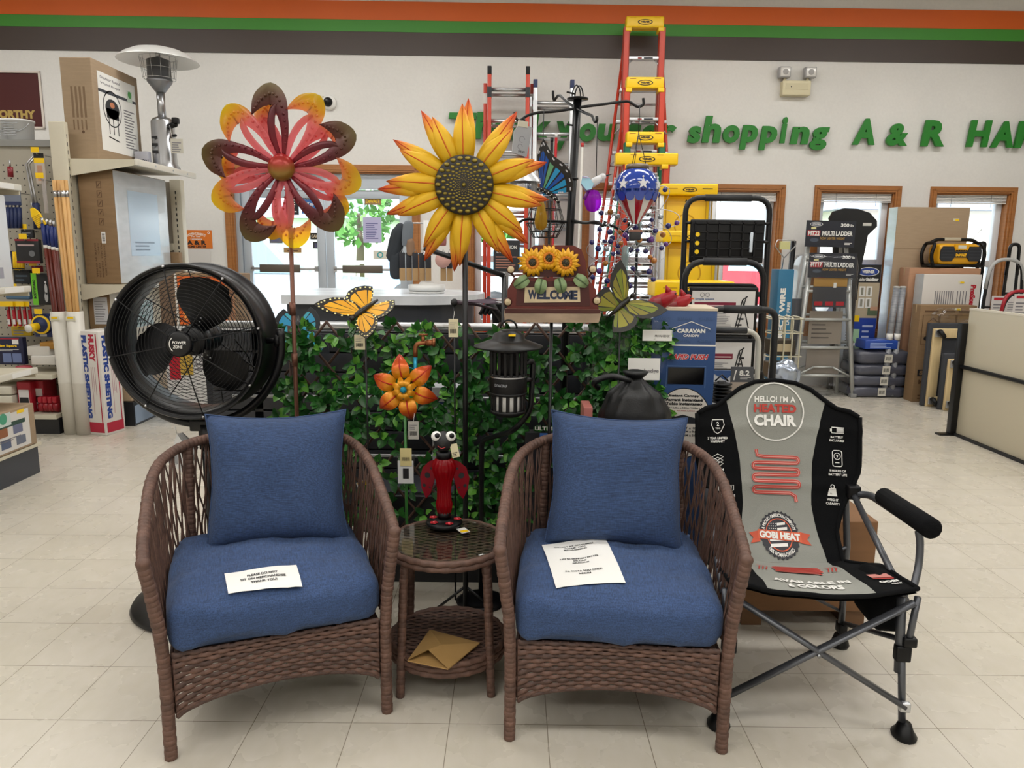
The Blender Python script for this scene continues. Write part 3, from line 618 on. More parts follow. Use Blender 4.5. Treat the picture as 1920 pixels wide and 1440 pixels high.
paper('price_tag', 'small yellow and white price tag lying on the glass table top', onp([(866, 1000), (882, 997), (893, 989), (876, 991)], (.496,) * 4), lambda m, X, w, h, wv: m.rect(X, w * .05, h * .1, w * .9, h * .5, YEL, .001), 0, 0)
# ladybug hummingbird feeder
fx, fy = G(833, 985, .496).x, G(833, 985, .496).y; t = thing('ladybug_feeder', 'red glass ladybug hummingbird feeder on the round glass table', 'bird feeder', (0, 0, 0), X=T(fx, fy, .4955) @ Matrix.Scale(1.08, 4))
RG = tinted('red_glass', 'b8121f', .36, .06); m = MB()
m.lathe([(.001, 0), (.05, 0), (.058, .006), (.06, .012), (.056, .017), (.04, .02), (.018, .022), (.018, .045), (.001, .046)], BLACK, 36).build('feeder_base', t)
for k in range(5):
    a = 2 * pi * k / 5 - 1.1; m = MB(); X = T(.043 * cos(a), .043 * sin(a), .019)
    for j in range(5): b = 2 * pi * j / 5; m.disc(X, .0075 * cos(b), .0075 * sin(b), .006, C_('c22a35', .4), .003, 10)
    m.lathe([(.004, .001), (.004, .006), (.001, .006)], C_('e0525a', .4), 8, X); m.build('feeding_flower', t)
vs = []
m = MB(); prof = [(.021, .045), (.024, .06), (.026, .075), (.022, .09), (.021, .12), (.024, .15), (.032, .175), (.038, .195), (.038, .205), (.03, .222), (.021, .232)]
def flute(mb, prof, mat_, n=64, amp=.0018, fr=16, X=None):
    vs = []; fs = []
    for r, z in prof:
        for j in range(n): a = 2 * pi * j / n; q = r + amp * cos(a * fr); vs.append((q * cos(a), q * sin(a), z))
    for i in range(len(prof) - 1):
        for j in range(n): j2 = (j + 1) % n; fs.append((i * n + j, i * n + j2, (i + 1) * n + j2, (i + 1) * n + j))
    return mb.add(vs, fs, mat_, X, True)
flute(m, prof, RG); m.build('glass_body', t); MB().lathe([(.001, .028), (.022, .028), (.022, .048), (.001, .048)], BLACK, 24).build('lower_collar', t)
MB().lathe([(.001, .228), (.025, .228), (.025, .25), (.012, .252), (.001, .252)], BLACK, 24).build('neck_collar', t)
hd = MB().sph((0, -.004, .285), (.033, .033, .033), M_('bug_black', '141416', .5), 14).tube(curve([(-.016, -.033, .277), (-.004, -.037, .270), (.009, -.036, .274)], 4), .0012, C_('a33030'), 5).build('bug_head', t)
for s, ex in ((-1, -.022), (1, .024)):
    e = MB().sph((ex, -.018, .305), .0165, WHITE, 10).build('eye', hd); MB().sph((ex + .004, -.03, .31), .0085, BLACK, 8).build('pupil', hd)
for s in (-1, 1):
    m = MB(); q = [(.026, .222), (.052, .212), (.075, .19), (.085, .155), (.08, .118), (.064, .085), (.048, .105), (.036, .145), (.026, .19)]
    X = RX(pi / 2) @ RY(s * D(18)); pl = [(s * x, z) for x, z in q]; m.prism(pl if s > 0 else pl[::-1], -.004, .0, tinted('red_wing', 'a3182a', .12, .25), X @ T(0, 0, .0))
    for x, z, r in ((.058, .165, .010), (.07, .13, .006), (.05, .125, .003), (.044, .19, .004)): m.disc(X, s * x, z, r, INK, .001, 10)
    m.build('wing', t)
m = MB(); X = T(.03, -.022, .235) @ RY(D(-12)) @ RX(D(90)); m.b2((0, 0, 0), (.024, .045, .001), C_('d3c9a6'), X); m.lines(X, .003, .004, .02, .02, 3, INK, .002); m.build('hang_tag', t)
# ------------------------------------------------------------ heated camp chair
QC = T(.955, 2.36, 0) @ RZ(D(-4.5)); QCi = QC.inverted()
t = thing('camp_chair', 'grey and black folding camp chair printed hello I am a heated chair', 'camp chair', X=QC)
def lerpt(tab, x):
    for (a, b), (c, d) in zip(tab, tab[1:]):
        if x <= c: return b + (d - b) * max(0, (x - a)) / (c - a)
    return tab[-1][1]
YB0 = lambda z: lerpt([(.3, .06), (.38, .12), (.44, .2), (.5, .245), (.62, .30), (.8, .36), (1.1, .45)], z)
YB = lambda z: sum(YB0(z + d * .012) for d in range(-3, 4)) / 7
WB = lambda z: lerpt([(.38, .2), (.48, .2), (.55, .225), (.62, .262), (.68, .288), (.75, .292), (.88, .294), (1, .29)], z)
GB = lambda z: lerpt([(.38, .15), (.46, .135), (.55, .122), (.7, .13), (.8, .15), (.93, .185), (1, .19)], z)
ZT = lambda u: lerpt([(0, .985), (.25, .978), (.45, .955), (.62, .918), (.75, .893), (.9, .885), (1, .868)], abs(u))
def BK(x, z, o=0.0):
    w = .006 * noise.noise(Vector((x * 9, z * 9, 2))); return Vector((x, YB(z) - .045 * (x / .29) ** 2 + w - o - .006 * max(0, cos((z - .62) * 2 * pi / .2)) ** 8, z))
ZS = lambda y: lerpt([(-.27, .452), (-.2, .445), (0, .412), (.08, .39), (.13, .382)], y)
WS = lambda y: lerpt([(-.27, .272), (-.1, .27), (.03, .24), (.12, .2)], y); GS = lambda y: lerpt([(-.27, .158), (0, .15), (.12, .15)], y)
def ST(x, y, o=0.0): return Vector((x, y, ZS(y) + .03 * (x / .27) ** 2 + .005 * noise.noise(Vector((x * 10, y * 10, 4))) + o))
CGREY = M_('grey_canvas', '8f9089', .85, bump=(300, .25, (1, 1, 1))); CBLK = M_('black_canvas', '0a0b0d', .9, spec=.15, bump=(300, .25, (1, 1, 1))); PW = C_('e4e3de'); PR = C_('b5392f'); PO = C_('cf5b35')
def panel(a, b, mat_):
    m = MB()
    def fb(u, v):
        k = a(u, v); z = .38 + (ZT(k) - .38) * v; return None
    return m
back = MB(); seat = MB()
for lo, hi, mt in ((-1, -2, CBLK), (-2, 2, CGREY), (2, 1, CBLK)):
    ex = lambda c, z: {-1: -WB(z), -2: -GB(z), 2: GB(z), 1: WB(z)}[c]
    def fb(u, v, lo=lo, hi=hi):
        z = .38 + .6 * v
        for _ in range(3):
            x = ex(lo, z) * (1 - u) + ex(hi, z) * u; z = .38 + (ZT(x / .29) - .38) * v
        return BK(x, z)
    back.grid(fb, 14, 40, mt); back.grid(lambda u, v: fb(u, v) + Vector((0, .012, 0)), 8, 30, CBLK)
    es = lambda c, y: {-1: -WS(y), -2: -GS(y), 2: GS(y), 1: WS(y)}[c]
    def fs_(u, v, lo=lo, hi=hi):
        y = -.27 + .39 * v; y -= .0; x = es(lo, y) * (1 - u) + es(hi, y) * u; return ST(x, y - .012 * (1 - (x / .27) ** 2) * (1 - v))
    seat.grid(fs_, 14, 20, mt); seat.grid(lambda u, v: fs_(u, v) - Vector((0, 0, .014)), 8, 12, CBLK)
for k in (-1, 1):
    back.tube([BK(k * WB(z), z) for z in [.38 + .0244 * i for i in range(21)]], .008, CBLK, 6)
    seat.tube([ST(k * WS(y), y) for y in [-.27 + .02 * i for i in range(20)]], .008, CBLK, 6)
back.tube([BK(.29 * u, ZT(u) - .0) for u in [i / 20 - 1 for i in range(41)]], .009, CBLK, 6)
seat.tube([ST(x, -.27 - .012 * (1 - (x / .27) ** 2)) for x in [-.272 + .0136 * i for i in range(41)]], .008, CBLK, 6)
bw = lambda p: BK(p[0], p[1], .003 + p[2]); sw = lambda p: ST(p[0], p[1], .003 + p[2])
def sub(mb, s, w, cx, cy, W, H, mt, **k): mb.text(None, s, cx, cy, W, H, mt, .001, k.get('bold', .03), k.get('shear', 0), warp=w)
def wl(mb, pts, wd, mt, w, closed=False, z=.001):
    """stroke mapped on the fabric"""
    q = MB(); q.line(None, pts, wd, mt, z, closed); b = [w(v) for v in q.v]; mb.add(b, q.f, mt)
def wpoly(mb, pts, mt, w, z=.001):
    if len(pts) < 16: pts = [(a[0] + (b[0] - a[0]) * k / 6, a[1] + (b[1] - a[1]) * k / 6) for a, b in zip(pts, pts[1:] + pts[:1]) for k in range(6)]
    c = (sum(p[0] for p in pts) / len(pts), sum(p[1] for p in pts) / len(pts)); n = len(pts); R_ = (.12, .35, .6, .8, 1)
    mb.add([w((c[0], c[1], z))] + [w((c[0] + (p[0] - c[0]) * f, c[1] + (p[1] - c[1]) * f, z)) for f in R_ for p in pts], [(0, i + 1, (i + 1) % n + 1) for i in range(n)] + [(1 + j * n + i, 1 + (j + 1) * n + i, 1 + (j + 1) * n + (i + 1) % n, 1 + j * n + (i + 1) % n) for j in range(4) for i in range(n)], mt)
circ = lambda x, y, r, n=40, a0=0, a1=2 * pi: [(x + r * cos(a0 + (a1 - a0) * i / n), y + r * sin(a0 + (a1 - a0) * i / n)) for i in range(n)]
wl(back, circ(0, .873, .103), .005, PW, bw, True)
sub(back, "HELLO! I'M A", bw, 0, .918, .15, .022, PW); sub(back, 'HEATED', bw, 0, .885, .155, .03, PR, bold=.05); sub(back, 'CHAIR', bw, 0, .842, .155, .04, PW, bold=.05)
coil = []; zz = [.752, .732, .712, .692, .672, .652]
def coilpts(z0, dz, n, hw):
    pts = [(-hw * .85, z0 + dz * 1.2), (-hw * .8, z0 + dz * .2), (-hw * .5, z0)]
    for i in range(n):
        s = 1 if i % 2 == 0 else -1; y = z0 - i * dz; pts += [(s * hw * .75, y)]; pts += [(s * hw * .9 + s * hw * .1 * sin(pi * q / 6) , y - dz / 2 + dz / 2 * cos(pi * q / 6)) for q in range(1, 6)]; pts += [(s * hw * .75, y - dz)]
    y = z0 - n * dz; s = -1 if n % 2 else 1; return pts + [(-s * 0 + hw * .6, y), (hw * .82, y - dz * .5), (hw * .85, y - dz * 1.4)] if n % 2 == 0 else pts + [(hw * .5, y)]
cp = coilpts(.712, .0205, 6, .082); wl(back, cp, .013, C_('d08a80'), bw); wl(back, cp, .0105, PR, bw, z=.0018); wl(back, cp, .0025, C_('d79a90'), bw, z=.0025)
# round seal with ribbon
gx, gz = 0, .458
wpoly(back, [(gx + (.068 + .0025 * cos(28 * a)) * cos(a), gz + (.068 + .0025 * cos(28 * a)) * sin(a)) for a in [2 * pi * i / 112 for i in range(112)]], C_('23232a'), bw); wl(back, circ(gx, gz, .045), .003, PO, bw, True, .0015); wpoly(back, circ(gx, gz, .043), C_('2a2a30'), bw, .0016)
for i in range(5): wpoly(back, [(gx + (-.005 if i < 3 else -.036) + .0 * i, gz + .032 - i * .015), (gx + .036 - abs(i - 2) * .006, gz + .036 - i * .015), (gx + .036 - abs(i - 2) * .006, gz + .028 - i * .015), (gx + (-.005 if i < 3 else -.036), gz + .024 - i * .015)], PW, bw, .0022)
for i in range(4):
    for j in range(4): wpoly(back, circ(gx - .033 + i * .0075, gz + .03 - j * .0075, .0018, 5), PW, bw, .0022)
wpoly(back, [(-.075, gz + .012), (.075, gz + .006), (.075, gz - .02), (-.075, gz - .014)], PO, bw, .003)
for s in (-1, 1): wpoly(back, [(s * .07, gz + .008), (s * .108, gz + .002), (s * .094, gz - .012), (s * .106, gz - .026), (s * .07, gz - .022)][::s], C_('c14c2b'), bw, .0024)
sub(back, 'GOBI HEAT', lambda p: bw((p[0], p[1] - p[0] * .04, p[2] + .0045)), 0, gz - .004, .142, .02, PW, bold=.06)
def arcw(r, a0, a1, inw=False):
    def w(p):
        q = p[0] + .5; a = a0 + (a1 - a0) * q; rr = r + (-p[1] if inw else p[1]); return bw((gx + rr * cos(a), gz + rr * sin(a), p[2] + .001))
    return w
back.text(None, 'A PROUD AMERICAN COMPANY', 0, 0, 1, .011, PW, .001, .03, warp=arcw(.0565, D(168), D(12))); back.text(None, '100% WOMAN-OWNED', 0, 0, 1, .012, PW, .001, .03, warp=arcw(.0565, D(222), D(318), True))
iw = lambda p: bw((p[0], p[1] - .024, p[2]))
# side icons
lx, rx = -.215, .215
wl(back, [(lx - .02, .868), (lx + .02, .868), (lx + .024, .85), (lx + .012, .825), (lx, .818), (lx - .012, .825), (lx - .024, .85)], .003, PW, iw, True); sub(back, '2', iw, lx, .853, .009, .014, PW); sub(back, 'YEAR', iw, lx, .838, .02, .006, PW)
for i, s in enumerate(('2 YEAR LIMITED', 'WARRANTY')): sub(back, s, iw, lx - .0, .802 - i * .012, (.075, .055)[i], .008, PW)
for i in range(3): wl(back, [(lx - .022, .735 - i * .012), (lx, .746 - i * .012), (lx + .022, .735 - i * .012), (lx, .724 - i * .012)], .0025, PW, iw, True)
for i, s in enumerate(('PREMIUM', 'MATERIALS')): sub(back, s, iw, lx - .0, .69 - i * .013, (.046, .052)[i], .008, PW)
for i in range(3): wl(back, [(lx + .002 + i * .02, .62), (lx + .018 + i * .02, .62), (lx + .018 + i * .02, .638), (lx + .002 + i * .02, .638)], .002, PW, iw, True); wl(back, [(lx + .006 + i * .02, .622), (lx + .006 + i * .02, .636)], .003 + .003 * i, PW, iw)
for i, s in enumerate(('3 TEMPERATURE', 'SETTING')): sub(back, s, iw, lx + .032, .602 - i * .013, (.062, .04)[i], .008, PW)
wl(back, [(rx - .018, .832), (rx + .022, .832), (rx + .022, .852), (rx - .018, .852)], .0025, PW, iw, True); wpoly(back, [(rx - .002, .834), (rx + .02, .834), (rx + .02, .85), (rx - .002, .85)], C_('b9b9b6'), iw); wpoly(back, [(rx - .024, .837), (rx - .018, .837), (rx - .018, .847), (rx - .024, .847)], PW, iw)
for i, s in enumerate(('BATTERY', 'INCLUDED')): sub(back, s, iw, rx, .817 - i * .012, (.042, .05)[i], .008, PW)
wl(back, fillet([(rx - .016, .715), (rx + .016, .715), (rx + .016, .77), (rx - .016, .77)], .008, 4, True), .0028, PW, iw, True); wl(back, circ(rx, .75, .011, 20), .002, PW, iw, True); sub(back, '9', iw, rx, .75, .006, .01, PW); wl(back, [(rx - .007, .728), (rx + .007, .728)], .003, PW, iw)
for i, s in enumerate(('9 HOURS OF', 'BATTERY LIFE')): sub(back, s, iw, rx, .7 - i * .013, (.056, .062)[i], .008, PW)
wpoly(back, [(rx - .036, .612), (rx - .004, .612), (rx - .009, .64), (rx - .031, .64)], PW, iw); wl(back, circ(rx - .02, .646, .006, 14), .0025, PW, iw, True); sub(back, '325', iw, rx - .02, .632, .014, .007, INK); sub(back, 'LBS', iw, rx - .02, .62, .014, .007, INK)
for i, s in enumerate(('WEIGHT', 'CAPACITY')): sub(back, s, iw, rx - .02, .6 - i * .013, (.038, .046)[i], .008, PW)
# seat print
cq = [(x * .9, -.02 + (z - .655) * .55) for x, z in cp]; wl(seat, cq, .012, C_('d08a80'), sw); wl(seat, cq, .008, PR, sw, z=.0018)
for s in (-1, 1):
    for k in range(3): wl(seat, [(s * .1 + k * .012 * s + .006 * sin(i), .015 - i * .013) for i in range(6)], .004, PR, sw)
sub(seat, 'AVAILABLE IN', sw, 0, -.165, .235, .03, PW, bold=.05); sub(seat, '6 COLORS', sw, 0, -.212, .165, .034, PW, bold=.05)
sub(seat, 'GOBI', sw, .225, -.185, .055, .022, PW, bold=.06); sub(seat, 'HEAT', sw, .238, -.212, .03, .012, PW, bold=.04); wpoly(seat, [(.19, -.1), (.245, -.115), (.25, -.15), (.195, -.135)], C_('c9837a'), sw); wpoly(seat, [(.195, -.14), (.25, -.155), (.25, -.163), (.195, -.148)], PR, sw)
back.build('backrest', t); seat.build('seat', t)
FR = M_('grey_tube', '5b5d62', .35, .6)
FOOT = [(.262, -.255), (-.262, -.255), (.262, .25), (-.262, .25)]
for s in (-1, 1):
    m = MB(); m.tube([(s * .275, -.262, .02), (s * .255, -.245, .29)], .011, FR, 10); m.tube([(s * .255, -.245, .2), (s * .245, -.235, .44)], .014, FR, 10); m.tube([(s * .268, -.25, .25), (s * .282, -.255, .45)], .01, FR, 8); leg = m.build('leg', t)
    m = MB(); m.box((s * .258, -.248, .265), (.045, .03, .05), BLACK, bev=.006); m.box((s * .272, -.25, .305), (.04, .034, .03), BLACK, bev=.006); m.build('leg_clamp', leg)
    m = MB(); m.lathe([(.001, 0), (.034, 0), (.036, .008), (.026, .022), (.018, .045), (.001, .046)], BLACK, 16, T(s * .279, -.268, 0) @ Matrix.Diagonal((1, 1.25, 1, 1))); m.build('foot', leg)
    m = MB(); m.tube([(s * .27, .265, .02), (s * .262, .262, .4), (s * .25, .285, .58), (s * .27, .345, .82)], .012, FR, 10); leg = m.build('leg', t); MB().lathe([(.001, 0), (.03, 0), (.034, .01), (.022, .05), (.001, .052)], BLACK, 14, T(s * .27, .265, 0)).box((s * .27, .265, .075), (.03, .05, .04), BLACK, bev=.006).build('foot', leg)
    m = MB(); m.tube([(s * .262, .24, .60), (s * .275, -.2, .41)], .011, FR, 10); m.tube([(s * .275, .25, .1), (s * .27, -.24, .3)], .009, FR, 8); m.build('side_brace', t)
    if s > 0:
        m = MB(); m.tube(curve([(s * .275, .24, .605), (s * .3, .2, .615), (s * .305, .1, .62), (s * .308, -.2, .635)], 5), .013, FR, 8); m.tube(curve([(s * .308, -.16, .622), (s * .312, -.17, .585), (s * .305, -.19, .52), (s * .28, -.225, .46)], 5), .011, FR, 8); m.box((s * .262, .262, .61), (.045, .06, .05), BLACK, bev=.008); ar = m.build('arm', t)
        m = MB(); m.tube([(s * .306, .1, .645), (s * .308, -.235, .658), (s * .308, -.245, .658)], [.03, .032, .024], CBLK, 14); m.build('arm_pad', ar)
    m = MB(); q = s; m.tube([(q * -.27, -.262, .435), (q * .268, -.278, .105)], .0165, FR, 8, flat=.55); m.box((q * .268, -.278, .105), (.03, .02, .03), ALU, bev=.004); m.cyl((0, -.28, .262), (0, -.292, .262), .006, ALU, 10); m.build('cross_brace', t)
    m = MB(); m.tube([(q * -.255, .25, .40), (q * .262, .268, .14)], .011, FR, 8, flat=.5); m.build('cross_brace', t)
m = MB(); rbox(m, (.10, .2, .16), .03, CBLK, T(.245, -.09, .37), 6, .01); m.build('side_pocket', t)
# crate behind the chair
m = MB(); q = P(1648, 978, 2.74); m.b2((.9, 2.74, .07), (q.x, 3.12, q.z), M_('crate_brown', '7a5636', .75, vary=(8, .06, (1, 1, 6))), bev=.006)
for x in (.96, q.x - .05): m.b2((x - .04, 2.76, .0), (x + .04, 3.1, .07), C_('6b4c30'))
tag(m.build('shipping_crate'), 'brown carton on skids on the floor behind the heated camp chair', 'crate')
# ------------------------------------------------------------ drum fan
FC = P(345, 643, 2.78); FX, FZ = FC.x, FC.z; FY0 = 2.78; FR_ = .288
t = thing('drum_fan', 'big black drum fan on a round pedestal base behind the left wicker armchair', 'fan', (FX + .02, FY0 + .18, 0))
XF = T(-.02, -.18, FZ) @ RX(pi / 2)   # z axis towards the viewer
m = MB(); pr = [(FR_ + .004, .0), (FR_ + .008, -.006), (FR_ + .004, -.014), (FR_ - .012, -.02), (FR_ - .014, -.1), (FR_ - .012, -.18), (FR_ + .004, -.186), (FR_ + .008, -.194), (FR_ + .004, -.2), (FR_ - .016, -.19), (FR_ - .02, -.1), (FR_ - .016, -.014), (FR_ - .004, -.002), (FR_ + .004, 0)]
m.lathe(pr, BLKMET, 72, XF); m.build('drum', t)
def guard(z, sgn):
    m = MB()
    for k in range(18):
        r = .058 + k * (FR_ - .068) / 17; m.tube([(r * cos(a), r * sin(a), z + sgn * .03 * (1 - (r / FR_) ** 2)) for a in [2 * pi * i / 56 for i in range(56)]], .0013, BLKMET, 4, XF, True)
    for k in range(8):
        a = 2 * pi * k / 8 + .2; m.tube([(r * cos(a), r * sin(a), z + sgn * .032 * (1 - (r / FR_) ** 2)) for r in (.04, .1, .17, .23, FR_)], .0024, BLKMET, 5, XF)
        m.sph((FR_ * cos(a), FR_ * sin(a), z + .004 * sgn), .006, STEEL, 6, XF)
    return m
g = guard(.0, 1).build('front_guard', t); guard(-.2, -1).build('rear_guard', t)
m = MB(); m.lathe([(.001, .05), (.04, .05), (.048, .044), (.048, .028), (.001, .028)], BLKMET, 28, XF); X = XF @ T(0, 0, .0502); m.text(X, 'POWER', .004, .007, .052, .011, PW, .001, .03, .2); m.text(X, 'ZONE', -.002, -.009, .036, .011, PW, .001, .03, .2); m.ring(X, 0, 0, .032, .003, PW, .001, 20, D(130), D(230)); m.build('badge', g)
for k in range(3):
    a0 = D(70 + 120 * k); m = MB()
    def bl(u, v, s=1):
        r = .05 + .195 * v; wd = (.5 + .42 * sin(pi * min(1, v * 1.08)) ** .8); a = a0 + (u - .5) * 2 * wd * (.62 + .1 * v) + .25 * (v - .5); rr = r * (1 - .05 * (2 * u - 1) ** 2); return (rr * cos(a), rr * sin(a), -.10 + (u - .5) * .07)
    m.grid(bl, 14, 12, BLACK, XF); m.grid(lambda u, v: (bl(u, v)[0], bl(u, v)[1], bl(u, v)[2] - .003), 14, 12, BLACK, XF)
    for q in (.06, .075, .09): m.sph((q * cos(a0), q * sin(a0), -.092), .004, STEEL, 6, XF)
    m.build('blade', t)
MB().lathe([(.001, -.06), (.05, -.062), (.058, -.075), (.058, -.12), (.001, -.12)], BLKMET, 28, XF).build('hub', t); MB().lathe([(.001, -.14), (.052, -.14), (.056, -.15), (.056, -.24), (.045, -.26), (.001, -.26)], BLKMET, 28, XF).build('motor', t)
XY = T(-.02, .1 - .18, FZ); m = MB(); RY_ = FR_ + .045
m.tube([(RY_ * cos(a), 0, RY_ * sin(a)) for a in [D(180 - 8 + 196 * i / 40) for i in range(41)]], .0165, BLKMET, 10, XY); yk = m.build('yoke', t)
for s in (-1, 1): MB().cyl((s * (FR_ - .01), 0, 0), (s * (RY_ + .005), 0, 0), .012, BLKMET, 12, XY).lathe([(.001, 0), (.026, 0), (.028, .012), (.026, .018), (.001, .018)], BLACK, 8, XY @ T(s * (RY_ - .022), 0, 0) @ RY(s * pi / 2)).build('tilt_knob', yk)
zb = FZ - RY_; m = MB(); m.cyl((0, -.08, .05), (0, -.08, zb - .0), .02, BLKMET, 16); m.cyl((0, -.08, zb - .1), (0, -.08, zb - .0), .028, BLKMET, 16); m.box((0, -.08, zb - .004), (.11, .05, .045), BLKMET, bev=.006)
for q in (-.03, .03): m.sph((.026, -.085, zb - .05 + q), .006, STEEL, 6)
m.build('pole', t); MB().lathe([(.001, 0), (.29, 0), (.30, .01), (.292, .024), (.255, .034), (.2, .06), (.08, .09), (.035, .12), (.001, .12)], BLKMET, 48, T(-.035, -.03, 0) @ Matrix.Scale(1.05, 4)).build('base', t)
m = MB(); m.tube(curve([(.05, .14, FZ - .02), (.1, .16, FZ - .12), (0, .15, FZ - .16), (-.06, .15, FZ - .1), (.02, .16, FZ - .08), (.12, .15, FZ - .14)], 8), .004, BLACK, 6); m.build('power_cord', t)
p = P(333, 835, 2.86); m = MB()
for k in range(5): m.prism([(0, .07), (.055, -.0), (.02, -.09), (-.055, -.06 + k * .006)], -.0015, 0, C_('cfcfce') if k < 4 else C_('9a9a9a'), T(p.x + .004 * k, p.y + .004 * k, p.z - .02) @ RX(pi / 2) @ RY(.25 * k - .4))
m.tube([(p.x, p.y, p.z + .05), P(328, 800, 2.86)], .0012, ALU, 4); tag(m.build('manual_booklet'), 'folded white manual hanging from the fan yoke beside the pole', 'booklet')
# ------------------------------------------------------------ garden ornaments
def radial(key, c, stops, rough=.35, tr=0.0, ax='XZ'):
    """paint that changes from hub to tip: stops (radius, hex)"""
    m = bpy.data.materials.new(key); m.use_nodes = True; n = m.node_tree.nodes; l = m.node_tree.links; b = n['Principled BSDF']
    tc = n.new('ShaderNodeTexCoord'); vm = n.new('ShaderNodeVectorMath'); vm.operation = 'DISTANCE'; vm.inputs[1].default_value = c; l.new(tc.outputs['Object'], vm.inputs[0])
    r = n.new('ShaderNodeValToRGB'); mxr = stops[-1][0]; dv = n.new('ShaderNodeMath'); dv.operation = 'DIVIDE'; dv.inputs[1].default_value = mxr; l.new(vm.outputs['Value'], dv.inputs[0]); l.new(dv.outputs[0], r.inputs[0])
    e = r.color_ramp.elements; e[0].position = stops[0][0] / mxr; e[0].color = hx(stops[0][1]); e[1].position = 1; e[1].color = hx(stops[-1][1])
    for q, h in stops[1:-1]: z = e.new(q / mxr); z.color = hx(h)
    l.new(r.outputs[0], b.inputs['Base Color']); b.inputs['Roughness'].default_value = rough
    if tr:
        a = n.new('ShaderNodeBsdfTransparent'); tl = n.new('ShaderNodeBsdfTranslucent'); l.new(r.outputs[0], a.inputs[0]); l.new(r.outputs[0], tl.inputs[0]); x1 = n.new('ShaderNodeMixShader'); x2 = n.new('ShaderNodeMixShader'); x1.inputs[0].default_value = .5; x2.inputs[0].default_value = tr
        l.new(b.outputs[0], x1.inputs[1]); l.new(tl.outputs[0], x1.inputs[2]); l.new(x1.outputs[0], x2.inputs[1]); l.new(a.outputs[0], x2.inputs[2]); l.new(x2.outputs[0], n['Material Output'].inputs[0])
    else: b.inputs['Metallic'].default_value = .25
    return m
# kinetic flower
c = P(533, 316, 2.9); zc = c.z; t = thing('kinetic_spinner', 'maroon, pink and yellow kinetic flower spinner on a copper pole', 'garden spinner', (c.x, 2.9, 0)); K = .302
DK = radial('maroon_petal', (0, 0, zc), [(.05, '7a1222'), (.2, '4f0c17'), (.25, '4a2413'), (.31, '54481a')]); PK = radial('pink_petal', (0, 0, zc), [(.05, 'f0a3ac'), (.2, 'f0a09e'), (.25, 'ecbf5a'), (.31, 'ead93a')], .12, .55)
def sp_petal(a, mt, s, y, flip=1):
    m = MB(); X = T(0, y, zc) @ RX(pi / 2) @ RZ(a); 
    def strip(ctr, wd, bumps=False):
        p = curve([(q[0] * K * s, q[1] * K * s * flip, 0) for q in ctr], 5); n = len(p); vs = []
        for i, v in enumerate(p):
            tt = (p[min(i + 1, n - 1)] - p[max(i - 1, 0)]).normalized(); q = i / (n - 1) * (len(wd) - 1); j = min(int(q), len(wd) - 2); w = (wd[j] + (wd[j + 1] - wd[j]) * (q - j)) * K * s / 2; nn = Vector((-tt.y, tt.x, 0)); zz = .03 * sin(pi * v.length / (K * s)); vs += [v + nn * w + Vector((0, 0, zz - .01)), v + Vector((0, 0, zz)), v - nn * w + Vector((0, 0, zz - .01))]
        f = []
        for i in range(n - 1): f += [(3 * i, 3 * i + 1, 3 * i + 4, 3 * i + 3), (3 * i + 1, 3 * i + 2, 3 * i + 5, 3 * i + 4)]
        m.add(vs, f, mt, X, True); m.add([v - Vector((0, 0, .0025)) for v in vs], [q[::-1] for q in f], mt, X, True)
        if bumps:
            for i in range(3, n - 3, 2): m.sph(vs[3 * i + 1] + Vector((0, .006 * (-1) ** i, .001)), (.005, .005, .003), mt, 6, X)
    strip([(.13, -.03), (.38, -.075), (.58, -.07), (.78, -.02), (.87, .08), (.81, .2), (.71, .275), (.625, .315)], [.05, .085, .12, .2, .27, .2, .09, .0], True); strip([(.13, .02), (.36, .075), (.54, .08), (.68, .05), (.75, .0)], [.045, .085, .09, .08, .04], False)
    return m
for k in range(10):
    sp_petal(D(92 + 36 * k), DK if k % 2 == 0 else PK, 1.0 if k % 2 == 0 else .98, -.02).build('petal', t)
for k in range(5):
    sp_petal(D(92 + 22 + 72 * k), PK, .9, .05, -1).build('petal', t)
MB().sph((0, -.035, zc), (.05, .04, .05), radial('spinner_hub_paint', (.0, -.04, zc + .045), [(0, 'a41c22'), (.05, '9c2c20'), (.075, '8c6a2a'), (.1, '7c5a22')], .3), 14).build('hub', t)
m = MB(); COP = M_('copper_pole', '6b4638', .4, .5); m.cyl((0, .012, 0), (.012, .012, zc), .0085, COP, 10)
for z in (.55, 1.0, 1.2): m.cyl((.006, .012, z), (.006, .012, z + .05), .012, COP, 10)
m.build('pole', t)
m = MB()
for a in (0, 2.1, 4.2): m.tube([(0, 0, .12), (.13 * cos(a), .13 * sin(a), .006)], .006, COP, 6)
m.build('stand_foot', t)
